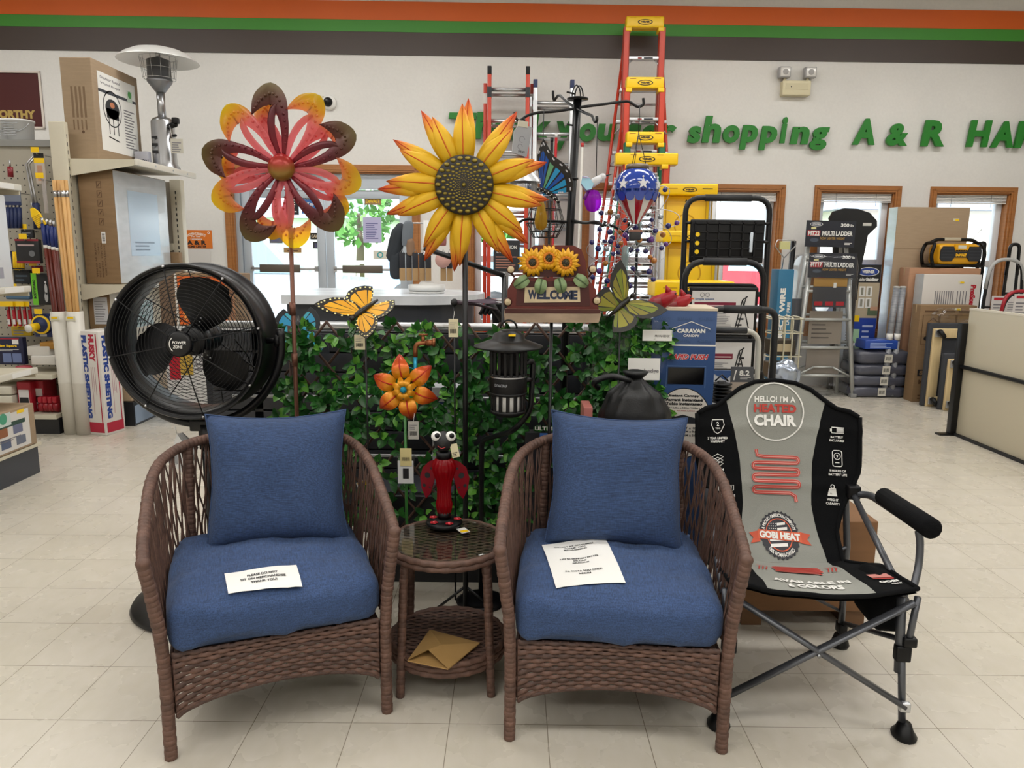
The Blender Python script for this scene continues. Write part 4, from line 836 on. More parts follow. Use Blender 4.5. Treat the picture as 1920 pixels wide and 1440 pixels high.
# sunflower stake
c = P(871, 348, 2.84); zc = c.z; t = thing('sunflower_stake', 'huge yellow metal sunflower with orange tipped petals on a black pole', 'garden stake', (c.x, 2.84, 0))
SF = radial('sunflower_petal', (0, 0, zc), [(.1, 'd3a812'), (.22, 'e2b322'), (.265, 'e0892a'), (.31, 'd0501f')], .5); RIB = radial('sunflower_rib', (0, 0, zc), [(.1, 'd27a1c'), (.2, 'cc4a20'), (.3, 'b52a18')], .5)
def petal(X, r0, r1, w, mt, rib=None, fold=.02, ripple=0, n=12):
    m = MB(); vs = []; f = []
    for i in range(n + 1):
        k = i / n; x = r0 + (r1 - r0) * k; h = w / 2 * (sin(pi * min(1, .16 + .84 * k)) ** .75) * (1 - .25 * k) + .0005; z = .02 * sin(pi * k) - .03 * k * k; vs += [(x, h, z - fold), (x, h * .5, z + fold * .15), (x, 0, z - fold * .2), (x, -h * .5, z + fold * .15), (x, -h, z - fold)]
    for i in range(n):
        for j in range(4): a = 5 * i + j; f.append((a + 1, a, a + 5, a + 6))
    m.add(vs, f, mt, X, True); m.add([(a, b, c - .0025) for a, b, c in vs], [q[::-1] for q in f], mt, X, True)
    if rib: m.tube([Vector(vs[5 * i + 2]) + Vector((0, 0, .001)) for i in range(n)], [.0035 - .002 * i / n for i in range(n)], rib, 5, X)
    return m
ANG = [92, 50, 21, -13, -37, -62, -94, -125, -157, 177, 152, 116]
for k, a in enumerate(ANG):
    petal(T(0, -.0, zc) @ RX(pi / 2) @ RZ(D(a)), .08, .275 + .02 * (k % 3 == 0), .080, SF, RIB).build('petal', t)
for k, a in enumerate(ANG): petal(T(0, .022, zc) @ RX(pi / 2) @ RZ(D(a + (5 if k % 2 else -4))), .08, .318 + .015 * (k % 4 == 1), .072, SF, RIB).build('petal', t)
m = MB(); X = T(0, -.018, zc) @ RX(pi / 2); m.lathe([(.001, 0), (.104, 0), (.108, .006), (.104, .012), (.08, .018), (.001, .022)], M_('seed_black', '1d1813', .5), 40, X); BR = M_('old_brass', '8a7a35', .35, .7)
for ri in range(9):
    r = .094 * (.8 ** ri); n = 22 if ri < 5 else 16; q = .0085 * (.8 ** ri)
    for k in range(n): a = 2 * pi * (k + .5 * (ri % 2)) / n; m.sph((r * cos(a), r * sin(a), .0155 + .006 * (1 - r / .1)), (q * 1.35, q * .9, q * .7), BR, 5, X @ T(0, 0, 0))
m.sph((0, 0, .022), .008, BR, 8, X); m.build('seed_head', t)
m = MB(); m.cyl((0, .03, 0), (0, .03, zc), .0105, BLKMET, 12); m.tube([(0, .03, .1), (-.12, .02, .004)], .006, BLKMET, 6); m.tube([(0, .03, .1), (.12, .02, .004)], .006, BLKMET, 6); m.tube([(0, .03, .1), (0, .15, .004)], .006, BLKMET, 6); m.build('pole', t)
# ------------------------------------------------------------ display fixture, ivy trellis
SLAT = M_('dark_slat', '2b2d33', .5)
t = thing('slatwall_display', 'dark slatted display fixture standing behind the ivy trellis', 'display', (-.32, 3.55, 0))
m = MB()
for i in range(10): m.b2((-1.12, -.02, .12 + i * .095), (.85, .02, .12 + i * .095 + .088), SLAT, bev=.004)
m.b2((-1.12, .0, .12), (.85, .03, 1.07), C_('17181c')); m.build('slat_panel', t)
m = MB(); m.tube([(-1.13, -.02, 1.1), (.87, -.02, 1.1)], .02, ALU, 8)
for z in (.5, .78): m.tube([(-.98, -.14, z), (.85, -.14, z)], .008, ALU, 6)
m.build('rail', t)
for x in (-.9, .75): MB().b2((x - .03, -.25, 0), (x + .03, .3, .06), BLKMET, bev=.005).b2((x - .02, -.02, .06), (x + .02, .06, 1.1), BLKMET).build('foot', t)
m = MB(); m.b2((-.62, 3.12, .0), (.05, 3.42, .40), C_('141417', .5), bev=.006); m.b2((-.60, 3.14, .39), (.03, 3.40, .41), C_('3a3c42', .4)); tag(m.build('black_bin'), 'low black storage bin on the floor behind the round table', 'bin')
for i, (x, y, w, h, cl, lb, ct, prn) in enumerate(((625, 1120, .1, .14, 'd9d8d2', 'white price card leaning on the trellis left of the bug trap stand', 'card', 0),
      )): pass
LEAF = [M_('ivy_leaf', '2c6a26', .38, vary=(40, .3, (1, 1, 1))), M_('ivy_leaf_dark', '1b4c1d', .38, vary=(40, .3, (1, 1, 1))), M_('ivy_leaf_light', '63a23a', .4)]
STICK = M_('willow_stick', '4a3226', .7)
def leaves(mb, n, x0, x1, z0, z1, y, seed, dens=None, size=1.14, per=6):
    rr = random.Random(seed); k = 0
    while k < n:
        x, z = rr.uniform(x0, x1), rr.uniform(z0, z1)
        if dens and rr.random() > dens(x, z): k += .3; continue
        k += 1; c = Vector((x, y + rr.uniform(-.05, .03), z)); light = rr.random() < .3
        for j in range(per):
            a = rr.uniform(0, 6.28); tilt = rr.uniform(.2, 1.1); d = Vector((cos(a), -tilt, sin(a) + .25)).normalized(); L = rr.uniform(.03, .052) * size; w = L * rr.uniform(.26, .34)
            sd = d.cross(Vector((rr.uniform(-.5, .5), -1, rr.uniform(-.2, .8)))).normalized(); up = sd.cross(d); b = c + d * .006; q = .35 * w
            vs = [b, b + d * L * .35 + sd * w + up * q, b + d * L * .4, b + d * L * .35 - sd * w + up * q, b + d * L * .72 + sd * w * .75 + up * q * .6, b + d * L * .75 - up * .002, b + d * L * .72 - sd * w * .75 + up * q * .6, b + d * L - up * .005]
            mb.add(vs, [(0, 2, 1), (0, 3, 2), (1, 2, 5, 4), (2, 3, 6, 5), (4, 5, 7), (5, 6, 7)], LEAF[2 if light and j < 3 else (j + int(k)) % 2], None, True)
t = thing('ivy_trellis', 'expanding willow trellis covered with artificial green ivy leaves', 'trellis', (-.27, 3.1, 0)); X0, X1, Z0, Z1 = -.66, .62, .24, 1.16
m = MB()
for k in range(-6, 12):
    for s in (-1, 1):
        x = X0 + k * .145; pts = []
        for i in range(13): z = Z0 + (Z1 - Z0) * i / 12; xx = (x + (z - Z0) * .8) if s > 0 else (x + .75 - (z - Z0) * .8); pts.append((xx, .02 * s * .5, z))
        pts = [p for p in pts if X0 - .03 <= p[0] <= X1 + .03]
        if len(pts) > 1: m.tube(pts, .006, STICK, 5)
m.tube([(X0, 0, .0), (X0, 0, Z1 - .02)], .007, STICK, 6); m.tube([(X1, 0, .0), (X1, 0, Z1)], .007, STICK, 6); m.build('lattice', t)
m = MB(); dn = lambda x, z: .25 if (abs(x + .25) < .2 and z < .72) else (.55 if z > 1.08 else 1.0)
leaves(m, 560, X0 - .02, X1, Z0, Z1 - .01, -.02, 5, dn); leaves(m, 60, X0 - .07, X0 + .08, Z0, Z1 - .02, -.02, 8)
lv = m.build('leaves', t); lv['kind'] = 'stuff'
t = thing('wrapped_ivy_panel', 'folded ivy panel wrapped in clear plastic behind the black drawstring bag', 'ivy panel', (.48, 3.13, .0)); m = MB(); m.b2((-.15, 0, .5), (.2, .1, 1.19), C_('1c2f17', .8)); m.b2((-.1, .02, 0), (.12, .08, .5), C_('2a2b2e')); m.build('core', t)
m = MB(); leaves(m, 300, -.15, .16, .55, 1.17, -.025, 21, None, 1.0, 6); l2 = m.build('leaves', t); l2['kind'] = 'stuff'
m = MB(); rbox(m, (.37, .2, .74), .04, CLEAR, T(.005, .03, .85), 10, .01, .012, 4); m.build('plastic_wrap', t)
m = MB(); m.b2((.05, -.1, 1.1), (.17, -.098, 1.145), WHITE); m.text(T(.13, -.0985, 1.12) @ RX(pi / 2), 'PRIVAHEDGE', 0, 0, .06, .01, INK); m.build('barcode_label', t)
m = MB(); q = P(1205, 692, 3.0); m.b2((-.06, -.002, -.045), (.07, 0, .045), WHITE, T(*q)); m.text(T(q.x, q.y - .003, q.z) @ RX(pi / 2), 'privahedge', .01, -.008, .11, .02, GREYINK); tag(m.build('cardboard_card'), 'white lettered card standing behind the black drawstring bag', 'card')
# ------------------------------------------------------------ faucet flower stake
c = P(758, 729, 2.78); t = thing('faucet_flower_stake', 'orange six petal metal flower stake with copper faucet in front of the ivy', 'garden stake', (c.x, 2.78, 0)); zc = c.z
OF = radial('orange_petal', (0, 0, zc), [(.0, 'd99a15'), (.06, 'd98f1a'), (.095, 'cf5a18'), (.13, 'a82a14')], .3); TEAL = M_('teal_paint', '1f86a3', .3, .5)
for k in range(6): petal(T(0, 0, zc) @ RX(pi / 2) @ RZ(D(100 + 60 * k)), .04, .13, .074, OF, RIB, .008).build('petal', t)
for k in range(8): petal(T(0, -.014, zc) @ RX(pi / 2) @ RZ(D(20 + 45 * k)), .005, .056, .028, OF, None, .004).build('inner_petal', t)
m = MB(); m.sph((0, -.026, zc), .013, TEAL, 10); m.build('hub', t)
m = MB()
for k in range(6): X = T(.06 * cos(D(70 + 60 * k)), .004, zc + .06 * sin(D(70 + 60 * k))); m.tube([X @ Vector((.024 * cos(a), 0, .024 * sin(a))) for a in [i * .35 for i in range(14)]], .0022, TEAL, 5)
m.build('scroll_wire', t)
m = MB(); m.tube([(0, .01, .0), (.0, .01, zc)], .006, M_('green_stem', '2f6b2a', .4), 8); m.build('stem', t); m = MB(); m.tube([(.04, .01, zc - .01), (.042, .015, zc + .13)], .008, TEAL, 8); m.tube([(0, .01, zc - .02), (.04, .01, zc - .01)], .006, TEAL, 8); m.build('teal_pipe', t)
FC_ = M_('faucet_copper', '8f5a3a', .3, .8); m = MB(); m.tube(fillet([(.042, .015, zc + .12), (.042, .015, zc + .17), (.085, .01, zc + .175)], .02), .009, FC_, 10); m.cyl((.085, .01, zc + .175), (.115, .01, zc + .176), .0125, FC_, 12); m.cyl((.108, .01, zc + .176), (.118, .01, zc + .176), .017, FC_, 6); m.cyl((.072, .012, zc + .175), (.072, .012, zc + .2), .007, FC_, 8); m.tube([(.055, .012, zc + .205), (.09, .012, zc + .205)], .004, FC_, 6); m.tube([(.072, -.005, zc + .205), (.072, .03, zc + .205)], .004, FC_, 6); m.build('faucet', t)
def hangtag(par, p, w, h, col='d2c9a8', rz=0.0, world=True):
    m = MB(); X = T(*p) @ RZ(rz) @ RX(pi / 2); m.b2((-w / 2, -h, -.001), (w / 2, 0, .0), C_(col, .7), X); m.lines(X, -w * .38, -h * .45, w * .38, -h * .12, 3, GREYINK, .001, .3); m.lines(X, -w * .34, -h * .8, w * .34, -h * .55, 8, INK, .001, .6, .1, True); m.tube([X @ Vector((0, -.004, 0)), X @ Vector((.004, .03, -.006))], .0008, WHITE, 4)
    return m.build('hang_tag', par, world)
hangtag(t, P(775, 790, 2.77), .04, .07, 'a8a59c'); g = MB(); q = P(760, 850, 2.76); X = T(q.x, q.y, q.z) @ RX(pi / 2); g.b2((-.035, -.125, -.004), (.035, 0, .0), CLEAR, X); g.b2((-.03, -.12, -.003), (.03, -.03, -.001), WHITE, X); g.b2((-.02, -.05, .0), (.024, 0.02, .001), C_('d2c38a'), X); g.b2((-.01, -.1, 0), (.012, -.06, .001), INK, X); g.lines(X, -.014, -.03, .018, -.015, 9, INK, .002, .5, .1, True); g.build('parts_bag', t, True)
# ------------------------------------------------------------ bug trap lantern
c = P(953, 700, 2.7); t = thing('bug_trap', 'black insect trap lantern hanging on a black pole stand', 'insect trap', (c.x, 2.7, 0)); z0, z1 = .868, 1.128
m = MB(); m.lathe([(.001, z1 + .045), (.03, z1 + .045), (.035, z1 + .04), (.055, z1 + .03), (.06, z1 + .012), (.075, z1 + .006), (.125, z1 - .012), (.128, z1 - .018), (.06, z1 - .012), (.001, z1 - .01)], M_('gloss_black', '08080a', .42, spec=.35), 40)
m.tube([(.03 * cos(a) - .0, 0, z1 + .05 + .03 * sin(a)) for a in [pi * i / 10 for i in range(11)]], .004, BLACK, 6); m.b2((.0, -.06, z1 + .028), (.025, -.03, z1 + .034), YEL); m.build('cap', t)
m = MB(); m.lathe([(.001, z1 - .012), (.066, z1 - .012), (.068, z1 - .03), (.064, z1 - .034), (.001, z1 - .034)], BLACK, 32)
for k in range(18): a = 2 * pi * k / 18; m.box((.063 * cos(a), .063 * sin(a), z1 - .075), (.012, .012, .09), BLACK, bev=.003)
m.lathe([(.03, z1 - .03), (.03, z1 - .12)], C_('0a0a0c'), 20); m.lathe([(.001, z1 - .112), (.066, z1 - .112), (.069, z1 - .12), (.069, z1 - .18), (.066, z1 - .186), (.001, z1 - .186)], BLACK, 40); m.lathe([(.0697, z1 - .121), (.0703, z1 - .1235), (.0697, z1 - .126)], STEEL, 40)
def cw(r):
    def w(p): a = -pi / 2 + p[0] / r; return Vector((r * cos(a), r * sin(a), p[1]))
    return w
m.text(None, 'DYNATRAP', -.028, z1 - .15, .05, .01, C_('8f9298'), 0, .02, warp=cw(.0702)); m.build('fan_housing', t)
m = MB(); zz = z0; m.lathe([(.058, zz + .075), (.058, zz + .0), (.001, zz)], C_('d8d8d6', .4), 32)
for k in range(14): a = 2 * pi * (k + .5) / 14; m.box((.0, 0, 0), (.006, .0135, .07), BLACK, T(.062 * cos(a), .062 * sin(a), zz + .037) @ RZ(a), .002)
m.lathe([(.06, zz + .078), (.068, zz + .078), (.068, zz + .068), (.06, zz + .066)], BLACK, 32); m.lathe([(.001, zz - .012), (.045, zz - .012), (.066, zz + .0), (.066, zz + .01), (.06, zz + .012), (.001, zz + .012)], BLACK, 32); m.build('catch_basket', t)
m = MB(); b = G(902, 1128) - Vector((c.x, 2.7, 0)); a0 = Vector((.085, .04, 1.06)); m.tube(fillet([(.062, .02, 1.05), (.092, .05, 1.055), (.085, .05, .86), (.022, .07, .78), (b.x, b.y, .7), (b.x, b.y, .02)], .04, 5), .011, BLKMET, 8); m.tube([(.06, .02, .985), (.09, .05, .985)], .01, BLKMET, 6); m.build('pole', t)
m = MB(); m.lathe([(.001, 0), (.1, 0), (.105, .006), (.09, .014), (.02, .018), (.001, .018)], BLKMET, 36, T(b.x, b.y, 0)); m.build('base', t)
m = MB(); b2 = G(875, 1090); m.tube([(b2.x + .01, b2.y + .2, .0), (b2.x + .01, b2.y + .2, .42)], .006, BLKMET, 6); m.tube([(b2.x + .14, b2.y + .1, .03), (b2.x + .14, b2.y + .1, .4)], .006, BLKMET, 6); m.tube([(b2.x + .12 + .04 * cos(a), b2.y + .12 + .04 * sin(a), .12) for a in [i * .4 for i in range(16)]], .004, BLKMET, 5); tag(m.build('wire_stand'), 'thin black wire stand on the floor seen under the round table', 'stand')
# ------------------------------------------------------------ welcome truck sign
c = P(1035, 545, 2.86); t = thing('welcome_truck_sign', 'rusty red metal truck tailgate sign with sunflowers reading WELCOME', 'sign', (c.x, 2.86, 0)); zc = c.z; S = 2.9 / 1400
RU = M_('rust_red_paint', '5e1f17', .5, vary=(14, .18, (1, 1, 1))); RU2 = M_('dark_rust_paint', '43140f', .5); CRM = M_('cream_paint', 'c8b693', .55, vary=(20, .12, (1, 1, 1)))
X = T(0, 0, zc) @ RX(pi / 2); px = lambda a, b: ((a - 1032) * S, (545 - b) * S)
def po(l): return [px(*q) for q in l][::-1]
m = MB(); m.prism(po([(982, 520), (978, 488), (985, 472), (1000, 463), (1070, 463), (1084, 470), (1092, 490), (1096, 520)]), -.012, .0, RU, X); m.prism(po([(1000, 520), (996, 490), (1004, 478), (1066, 478), (1076, 490), (1080, 520)]), .0, .003, RU2, X); m.build('cab', t)
m = MB(); m.prism(po([(950, 578), (950, 545), (962, 522), (1095, 520), (1112, 542), (1118, 578)]), -.004, .012, RU, X); m.prism(po([(966, 572), (968, 528), (1098, 527), (1102, 572)]), .012, .015, RU2, X); m.build('tailgate', t)
m = MB(); m.prism(po([(946, 603), (944, 586), (946, 578), (1120, 578), (1122, 588), (1118, 602)]), .0, .022, M_('rust_bumper', 'a08a74', .5, vary=(12, .2, (1, 1, 2))), X); m.prism(po([(946, 586), (946, 578), (1120, 578), (1120, 585)]), .022, .024, RU2, X); m.build('bumper', t)
m = MB(); m.prism(po([(981, 567), (982, 539), (1082, 537), (1084, 565)]), .014, .018, CRM, X); ws = [('W', 996, 17), ('E', 1010, 12), ('L', 1022, 12), ('C', 1034, 13), ('O', 1047, 14), ('M', 1061, 15), ('E', 1073, 11)]
for ch, x, w in ws: a, b = px(x, 552); m.text(X, ch, a, b, w * S, 17 * S, C_('1f2b45', .5), .0182, .06)
m.build('welcome_plate', t)
for x, y in ((956, 507), (1105, 505), (951, 566), (1114, 562)):
    a, b = px(x, y); m = MB(); m.lathe([(.001, .02), (.013, .019), (.0165, .014), (.0165, 0), (.001, 0)], RU2, 20, X @ T(a, b, 0)); m.lathe([(.001, .0245), (.009, .0225), (.0125, .019)], CRM, 18, X @ T(a, b, 0))
    if y < 530: m.tube([X @ Vector((a, b - .012, .0)), X @ Vector((a - math.copysign(.014, a), b - .03, 0))], .004, RU2, 6)
    m.build('lamp', t)
SP = radial('small_sunflower_petal', (0, 0, 0), [(0, 'c95c12'), (.03, 'd98a14'), (.05, 'e0aa10')], .5)
for i, (x, y, r, dz) in enumerate(((1025, 486, .055, .012), (995, 494, .061, .022), (1055, 494, .061, .024))):
    a, b = px(x, y); f = MB()
    for k in range(16): f.v, f.f = f.v, f.f; pm = petal(X @ T(a, b, dz) @ RZ(2 * pi * k / 16 + .1 * i), .014, r * (1 if k % 2 else .92), .019, C_('dca012', .5), C_('c9621a'), .003, 0, 5); f.add(pm.v, pm.f, C_('dda313', .5), None, True)
    for k in range(12): pm = petal(X @ T(a, b, dz + .004) @ RZ(2 * pi * k / 12), .008, r * .62, .012, C_('cf7a14', .5), None, .002, 0, 4); f.add(pm.v, pm.f, C_('cf7a14', .5), None, True)
    s = f.build('sunflower', t); q = MB(); q.lathe([(.018, 0), (.016, .01), (.008, .014), (.001, .015)], M_('seed_black', '1d1813'), 18, X @ T(a, b, dz + .004)); 
    for k in range(20): an = k * 2.4; rr = .0034 * sqrt(k); q.sph((rr * cos(an), rr * sin(an), .0135), .0018, BR, 4, X @ T(a, b, dz + .004))
    q.build('seed_head', s)
for x, y, an in ((975, 530, 215), (1010, 538, 260), (1047, 536, 285), (1085, 527, 325)):
    a, b = px(x, y); m = petal(X @ T(a - .02 * cos(D(an)), b - .02 * sin(D(an)), .026) @ RZ(D(an)), -.01, .06, .05, M_('sage_leaf', '7d9468', .5, vary=(40, .15, (1, 1, 1))), C_('4c6340'), .003); m.build('leaf', t)
m = MB(); m.tube([(0, .0, 0), (0, .0, zc - .1)], .007, BLKMET, 8); m.build('stake', t)
# ------------------------------------------------------------ butterflies, birds
def wing(mb, X, out, base, cols, veins=5, dots=None, th=.003, dark='151312', inset=.8, dz=.0):
    """butterfly wing: dark outline plate with coloured cells fanning out from the wing root"""
    n = len(out); dk = C_(dark, .4); mb.prism(out, dz, dz + th, dk, X)
    for k in range(veins):
        a0, a1 = k / veins + .012, (k + 1) / veins - .012
        def at(q, f):
            p = q * (n - 1); i = min(int(p), n - 2); w = p - i; x = out[i][0] + (out[i + 1][0] - out[i][0]) * w; y = out[i][1] + (out[i + 1][1] - out[i][1]) * w; return (base[0] + (x - base[0]) * f, base[1] + (y - base[1]) * f)
        c = C_(cols[k % len(cols)], .35) if isinstance(cols[0], str) else cols[k % len(cols)]
        qs = [a0 + (a1 - a0) * i / 5 for i in range(6)]
        for z in (dz + th + .0006, dz - .0006):
            for i in range(5): mb.poly([at(qs[i], .1), at(qs[i], inset), at(qs[i + 1], inset), at(qs[i + 1], .1)], c, X, z)
        if dots:
            for q in (a0 + .02, (a0 + a1) / 2, a1 - .02): p = at(q, .93); mb.disc(X, p[0], p[1], dots[1], C_(dots[0]), dz + th + .001, 8)
    return mb
def butterfly(name, lab, c, Xr, sc, cols, fore, hind, dots, dark='151312', stake=True, body='17150f'):
    """c: body centre; Xr: orientation; fore/hind outlines on the right side"""
    t = thing(name, lab, 'garden stake', (c.x, c.y, 0)); X = T(0, 0, c.z) @ Xr @ Matrix.Scale(sc, 4)
    for s in (-1, 1):
        M = X @ Matrix.Diagonal((s, 1, 1, 1)) @ RY(-D(14)); wing(MB(), M, fore, (0, .1), cols, 6, dots, .02, dark).build('fore_wing', t); wing(MB(), M, hind, (0, -.1), cols, 5, dots, .02, dark, .8, -.012).build('hind_wing', t)
    m = MB(); m.tube([(0, -.42, .03), (0, -.2, .04), (0, .05, .05), (0, .22, .05), (0, .32, .04)], [.03, .05, .07, .06, .02], C_(body, .3), 8, X); m.sph((0, .36, .05), .06, C_(body, .3), 8, X); m.build('body', t)
    m = MB()
    for s in (-1, 1): m.tube(curve([(0, .38, .05), (s * .12, .55, .08), (s * .24, .64, .06)], 4), .008, C_(body), 5, X)
    m.build('antenna', t)
    if stake: MB().tube([(0, .01, 0), (0, .01, c.z - .02)], .004, BLKMET, 6).build('stake', t)
    return t
FORE = [(0, .0), (.02, .2), (.25, .48), (.6, .66), (.86, .7), (.84, .5), (.72, .25), (.55, .08), (.3, .0)]
HIND = [(0, .02), (.3, .02), (.55, .04), (.62, -.12), (.6, -.32), (.5, -.5), (.36, -.62), (.22, -.5), (.08, -.3), (0, -.2)]
c = P(683, 583, 2.92); tb = butterfly('butterfly_stake', 'yellow and black swallowtail butterfly stake above the ivy', c, RX(D(40)) @ RZ(D(142)), .175, ['d99a1e', 'e0a51f'], FORE, HIND, ('e8dd9a', .022), '15120e'); hangtag(tb, P(674, 628, 2.9), .042, .058)
c = P(560, 622, 3.3); butterfly('butterfly_stake', 'turquoise blue butterfly stake half hidden behind the ivy and spinner pole', c, RX(D(70)) @ RZ(D(185)), .17, ['2a9fd0', '3fb0c8'], FORE, HIND, None, '101820')
c = P(1165, 573, 3.0); butterfly('butterfly_stake', 'olive green and black butterfly stake between the truck sign and cardinals', c, RX(D(72)) @ RZ(D(-48)), .165, ['6f7a16', '7d741e', '8f8a22'], FORE, HIND, None, '1a1710')
c = P(1018, 372, 3.05)
def cardinal(c, rz, lab):
    t = thing('cardinal_figurine', lab, 'bird figurine', (c.x, c.y, c.z), rz); CR = M_('cardinal_red', '9e1420', .35); s = .9; Z_ = RM[t.name] @ Matrix.Scale(.85, 4); t.matrix_world = Z_; RM[t.name] = Z_
    MB().tube([(-.07 * s, 0, -.015), (-.03 * s, 0, .0), (.02, 0, .012), (.05, 0, .03), (.068, 0, .045), (.075, 0, .06)], [.012, .03, .036, .03, .024, .006], CR, 12).build('body', t); MB().tube([(.045, 0, .05), (.03, 0, .085)], [.02, .003], CR, 8).build('crest', t)
    MB().tube([(.07, -.0, .045), (.095, 0, .038)], [.01, .002], C_('d9621a', .4), 8).sph((.07, 0, .043), (.014, .018, .014), INK, 8).build('beak', t); MB().tube([(-.06, 0, -.012), (-.16, 0, -.045)], [.014, .022], M_('cardinal_tail', '7a1018', .4), 6, flat=.4).build('tail', t)
    for q in (-1, 1): MB().tube([(.02, q * .03, .01), (-.05, q * .03, -.01), (-.1, q * .02, -.03)], [.02, .022, .003], M_('cardinal_tail', '7a1018'), 8).build('wing', t)
    MB().tube([(0, .0, -.02), (0, 0, -c.z)], .004, BLKMET, 5).build('stake', t)
cardinal(P(1236, 568, 3.1), D(-25), 'red cardinal figurine on a stake left of the other cardinal'); cardinal(P(1264, 574, 2.98 + .2), D(-20), 'red cardinal figurine peeking over the canopy carton')
c = P(852, 567, 2.95); t = thing('dragonfly_stake', 'dark metal dragonfly stake perched right of the sunflower pole', 'garden stake', (c.x, c.y, 0)); m = MB(); m.sph((0, 0, c.z), .015, INK, 8); m.tube([(.01, 0, c.z), (.08, .01, c.z - .005), (.17, .02, c.z - .03)], [.01, .008, .004], C_('3a2a34', .3), 8); m.build('body', t)
for s in (-1, 1):
    for q in (0, 1): m = MB(); m.prism([(0, 0), (.06, .014), (.13, .012), (.15, 0), (.12, -.01), (.05, -.008)], 0, .002, tinted('dragonfly_wing', '8a7a8a', .3), T(.03 + .02 * q, 0, c.z + .004) @ RZ(D((20 + 20 * q) * s)) @ RX(.3)); m.build('wing', t)
MB().tube([(0, .0, 0), (0, 0, c.z)], .004, BLKMET, 5).build('stake', t); hangtag(t, P(850, 598, 2.86), .037, .07)
# ------------------------------------------------------------ hanging display post
c = P(1074, 320, 3.3); t = thing('hanger_post', 'tall black bird feeder post with curled hooks on two tiers', 'hanger post', (c.x, 3.3, 0)); ztop = P(1083, 186, 3.3).z; wx = lambda x, y, Y=3.3: P(x, y, Y) - Vector((c.x, 3.3, 0))
m = MB(); tp = wx(1083, 186); bt = wx(1066, 475); m.tube([(bt.x - .02, .0, 0), bt, tp], .0175, BLKMET, 12); m.lathe([(.001, .004), (.045, .004), (.045, -.002), (.001, -.002)], BLKMET, 20, T(*tp)); mid = wx(1074, 335); m.cyl(mid - Vector((0, 0, .004)), mid + Vector((0, 0, .004)), .024, BLKMET); m.cyl(bt - Vector((0, 0, .01)), bt + Vector((0, 0, .01)), .022, BLKMET)
for y in (172, 232):
    q = wx(1078, y + 4); m.tube([q, q + Vector((-.035, -.02, .003))], .004, BLKMET, 6)
m.build('pole', t); m = MB()
for d in (-.006, .006): m.tube([tp + Vector((d + .018 * cos(a), d, .0 + .055 * sin(a))) for a in [pi * i / 10 for i in range(11)]], .003, BLKMET, 5)
m.build('top_loop', t)
def arm(pts): MB().tube(curve([wx(*p) for p in pts], 5), .006, BLKMET, 7).build('hook_arm', t)
arm([(1080, 203), (1040, 209), (1010, 211), (988, 217), (975, 226), (968, 222), (965, 210)]); arm([(1080, 202), (1120, 197), (1165, 191), (1180, 191), (1195, 200), (1206, 196), (1206, 184)]); arm([(1080, 203, 3.3), (1062, 190, 3.38), (1050, 179, 3.46), (1044, 182, 3.5), (1039, 188, 3.52), (1037, 178, 3.52), (1037, 170, 3.52)]); arm([(1080, 203, 3.3), (1098, 212, 3.2), (1110, 217, 3.12), (1115, 228, 3.08), (1119, 226, 3.06), (1119, 218, 3.06)])
arm([(1068, 416), (1040, 415), (1025, 414), (990, 411), (975, 416), (973, 420)]); arm([(1068, 417), (1100, 417), (1125, 420), (1130, 422), (1150, 424), (1168, 434), (1178, 428), (1179, 416)])
arm([(1070, 412, 3.3), (1095, 418, 3.15), (1120, 416, 3.08), (1130, 424, 3.05), (1135, 415, 3.05)])
def chain(mb, a, b, r=.0018): mb.tube([a, b], r, BLKMET, 5)
# hanging things
q = P(978, 262, 3.28); t2 = thing('hook_package', 'grey hanging hardware package on the left upper hook of the black post', 'package', (q.x, q.y, q.z - .065)); X = T(0, 0, .065) @ RZ(.3) @ RX(pi / 2) @ RZ(-.12); m = MB(); m.prism([(-.035, -.06), (.03, -.065), (.04, .055), (-.015, .065), (-.038, .03)], -.006, .006, M_('grey_bag', 'a5a7ab', .3, coat=.3), X); m.ring(X, 0, 0, .012, .002, GREYINK, .0065, 16, 0, 5); m.ring(X, -.005, -.03, .01, .002, GREYINK, .0065, 16, 0, 5); m.lines(X, -.01, -.055, .02, -.045, 6, INK, .0065, .5, .2, True); m.build('bag', t2); MB().b2((-.025, .05, -.004), (.018, .075, .008), C_('c9c4b2'), X).tube([X @ Vector((0, .07, 0)), X @ Vector((0, .09, 0))], .003, INK, 5).build('header', t2)
# blue butterfly solar light
c = P(1015, 372, 3.2); t = thing('butterfly_solar_light', 'blue butterfly solar light with an amber glass bulb hanging from the post', 'hanging light', (c.x, 3.2, c.z - .15)); X = T(0, 0, .15) @ RX(pi / 2); k = 3.2 / 1400; pp = lambda l: [((x - 1015) * k, (372 - y) * k) for x, y in l]
BW = [M_('blue_wing', '1c4f9e', .2, coat=.5), M_('cyan_wing', '2b8fc0', .2, coat=.5), M_('blue_wing_green', '5f9a72', .25, coat=.4)]
m = MB(); wing(m, X @ RY(D(-25)), pp([(1014, 356), (1010, 320), (1008, 290), (1014, 274), (1018, 268), (1028, 284), (1040, 300), (1058, 312), (1070, 325), (1076, 345), (1076, 362), (1040, 362)]), (.0, .01), [BW[1], BW[0], BW[0], BW[0], BW[0], BW[0], BW[2], BW[1], BW[0], BW[1], BW[1], BW[1]], 12, ('c9c9d0', .003), .003); m.build('wing', t)
m = MB(); wing(m, X @ T(0, 0, -.03) @ RY(D(40)), pp([(1014, 356), (1006, 320), (1004, 296), (1012, 276), (1030, 300), (1050, 320), (1060, 345), (1040, 360)]), (0, .01), [BW[0], BW[1]], 7, None, .003); m.build('wing', t)
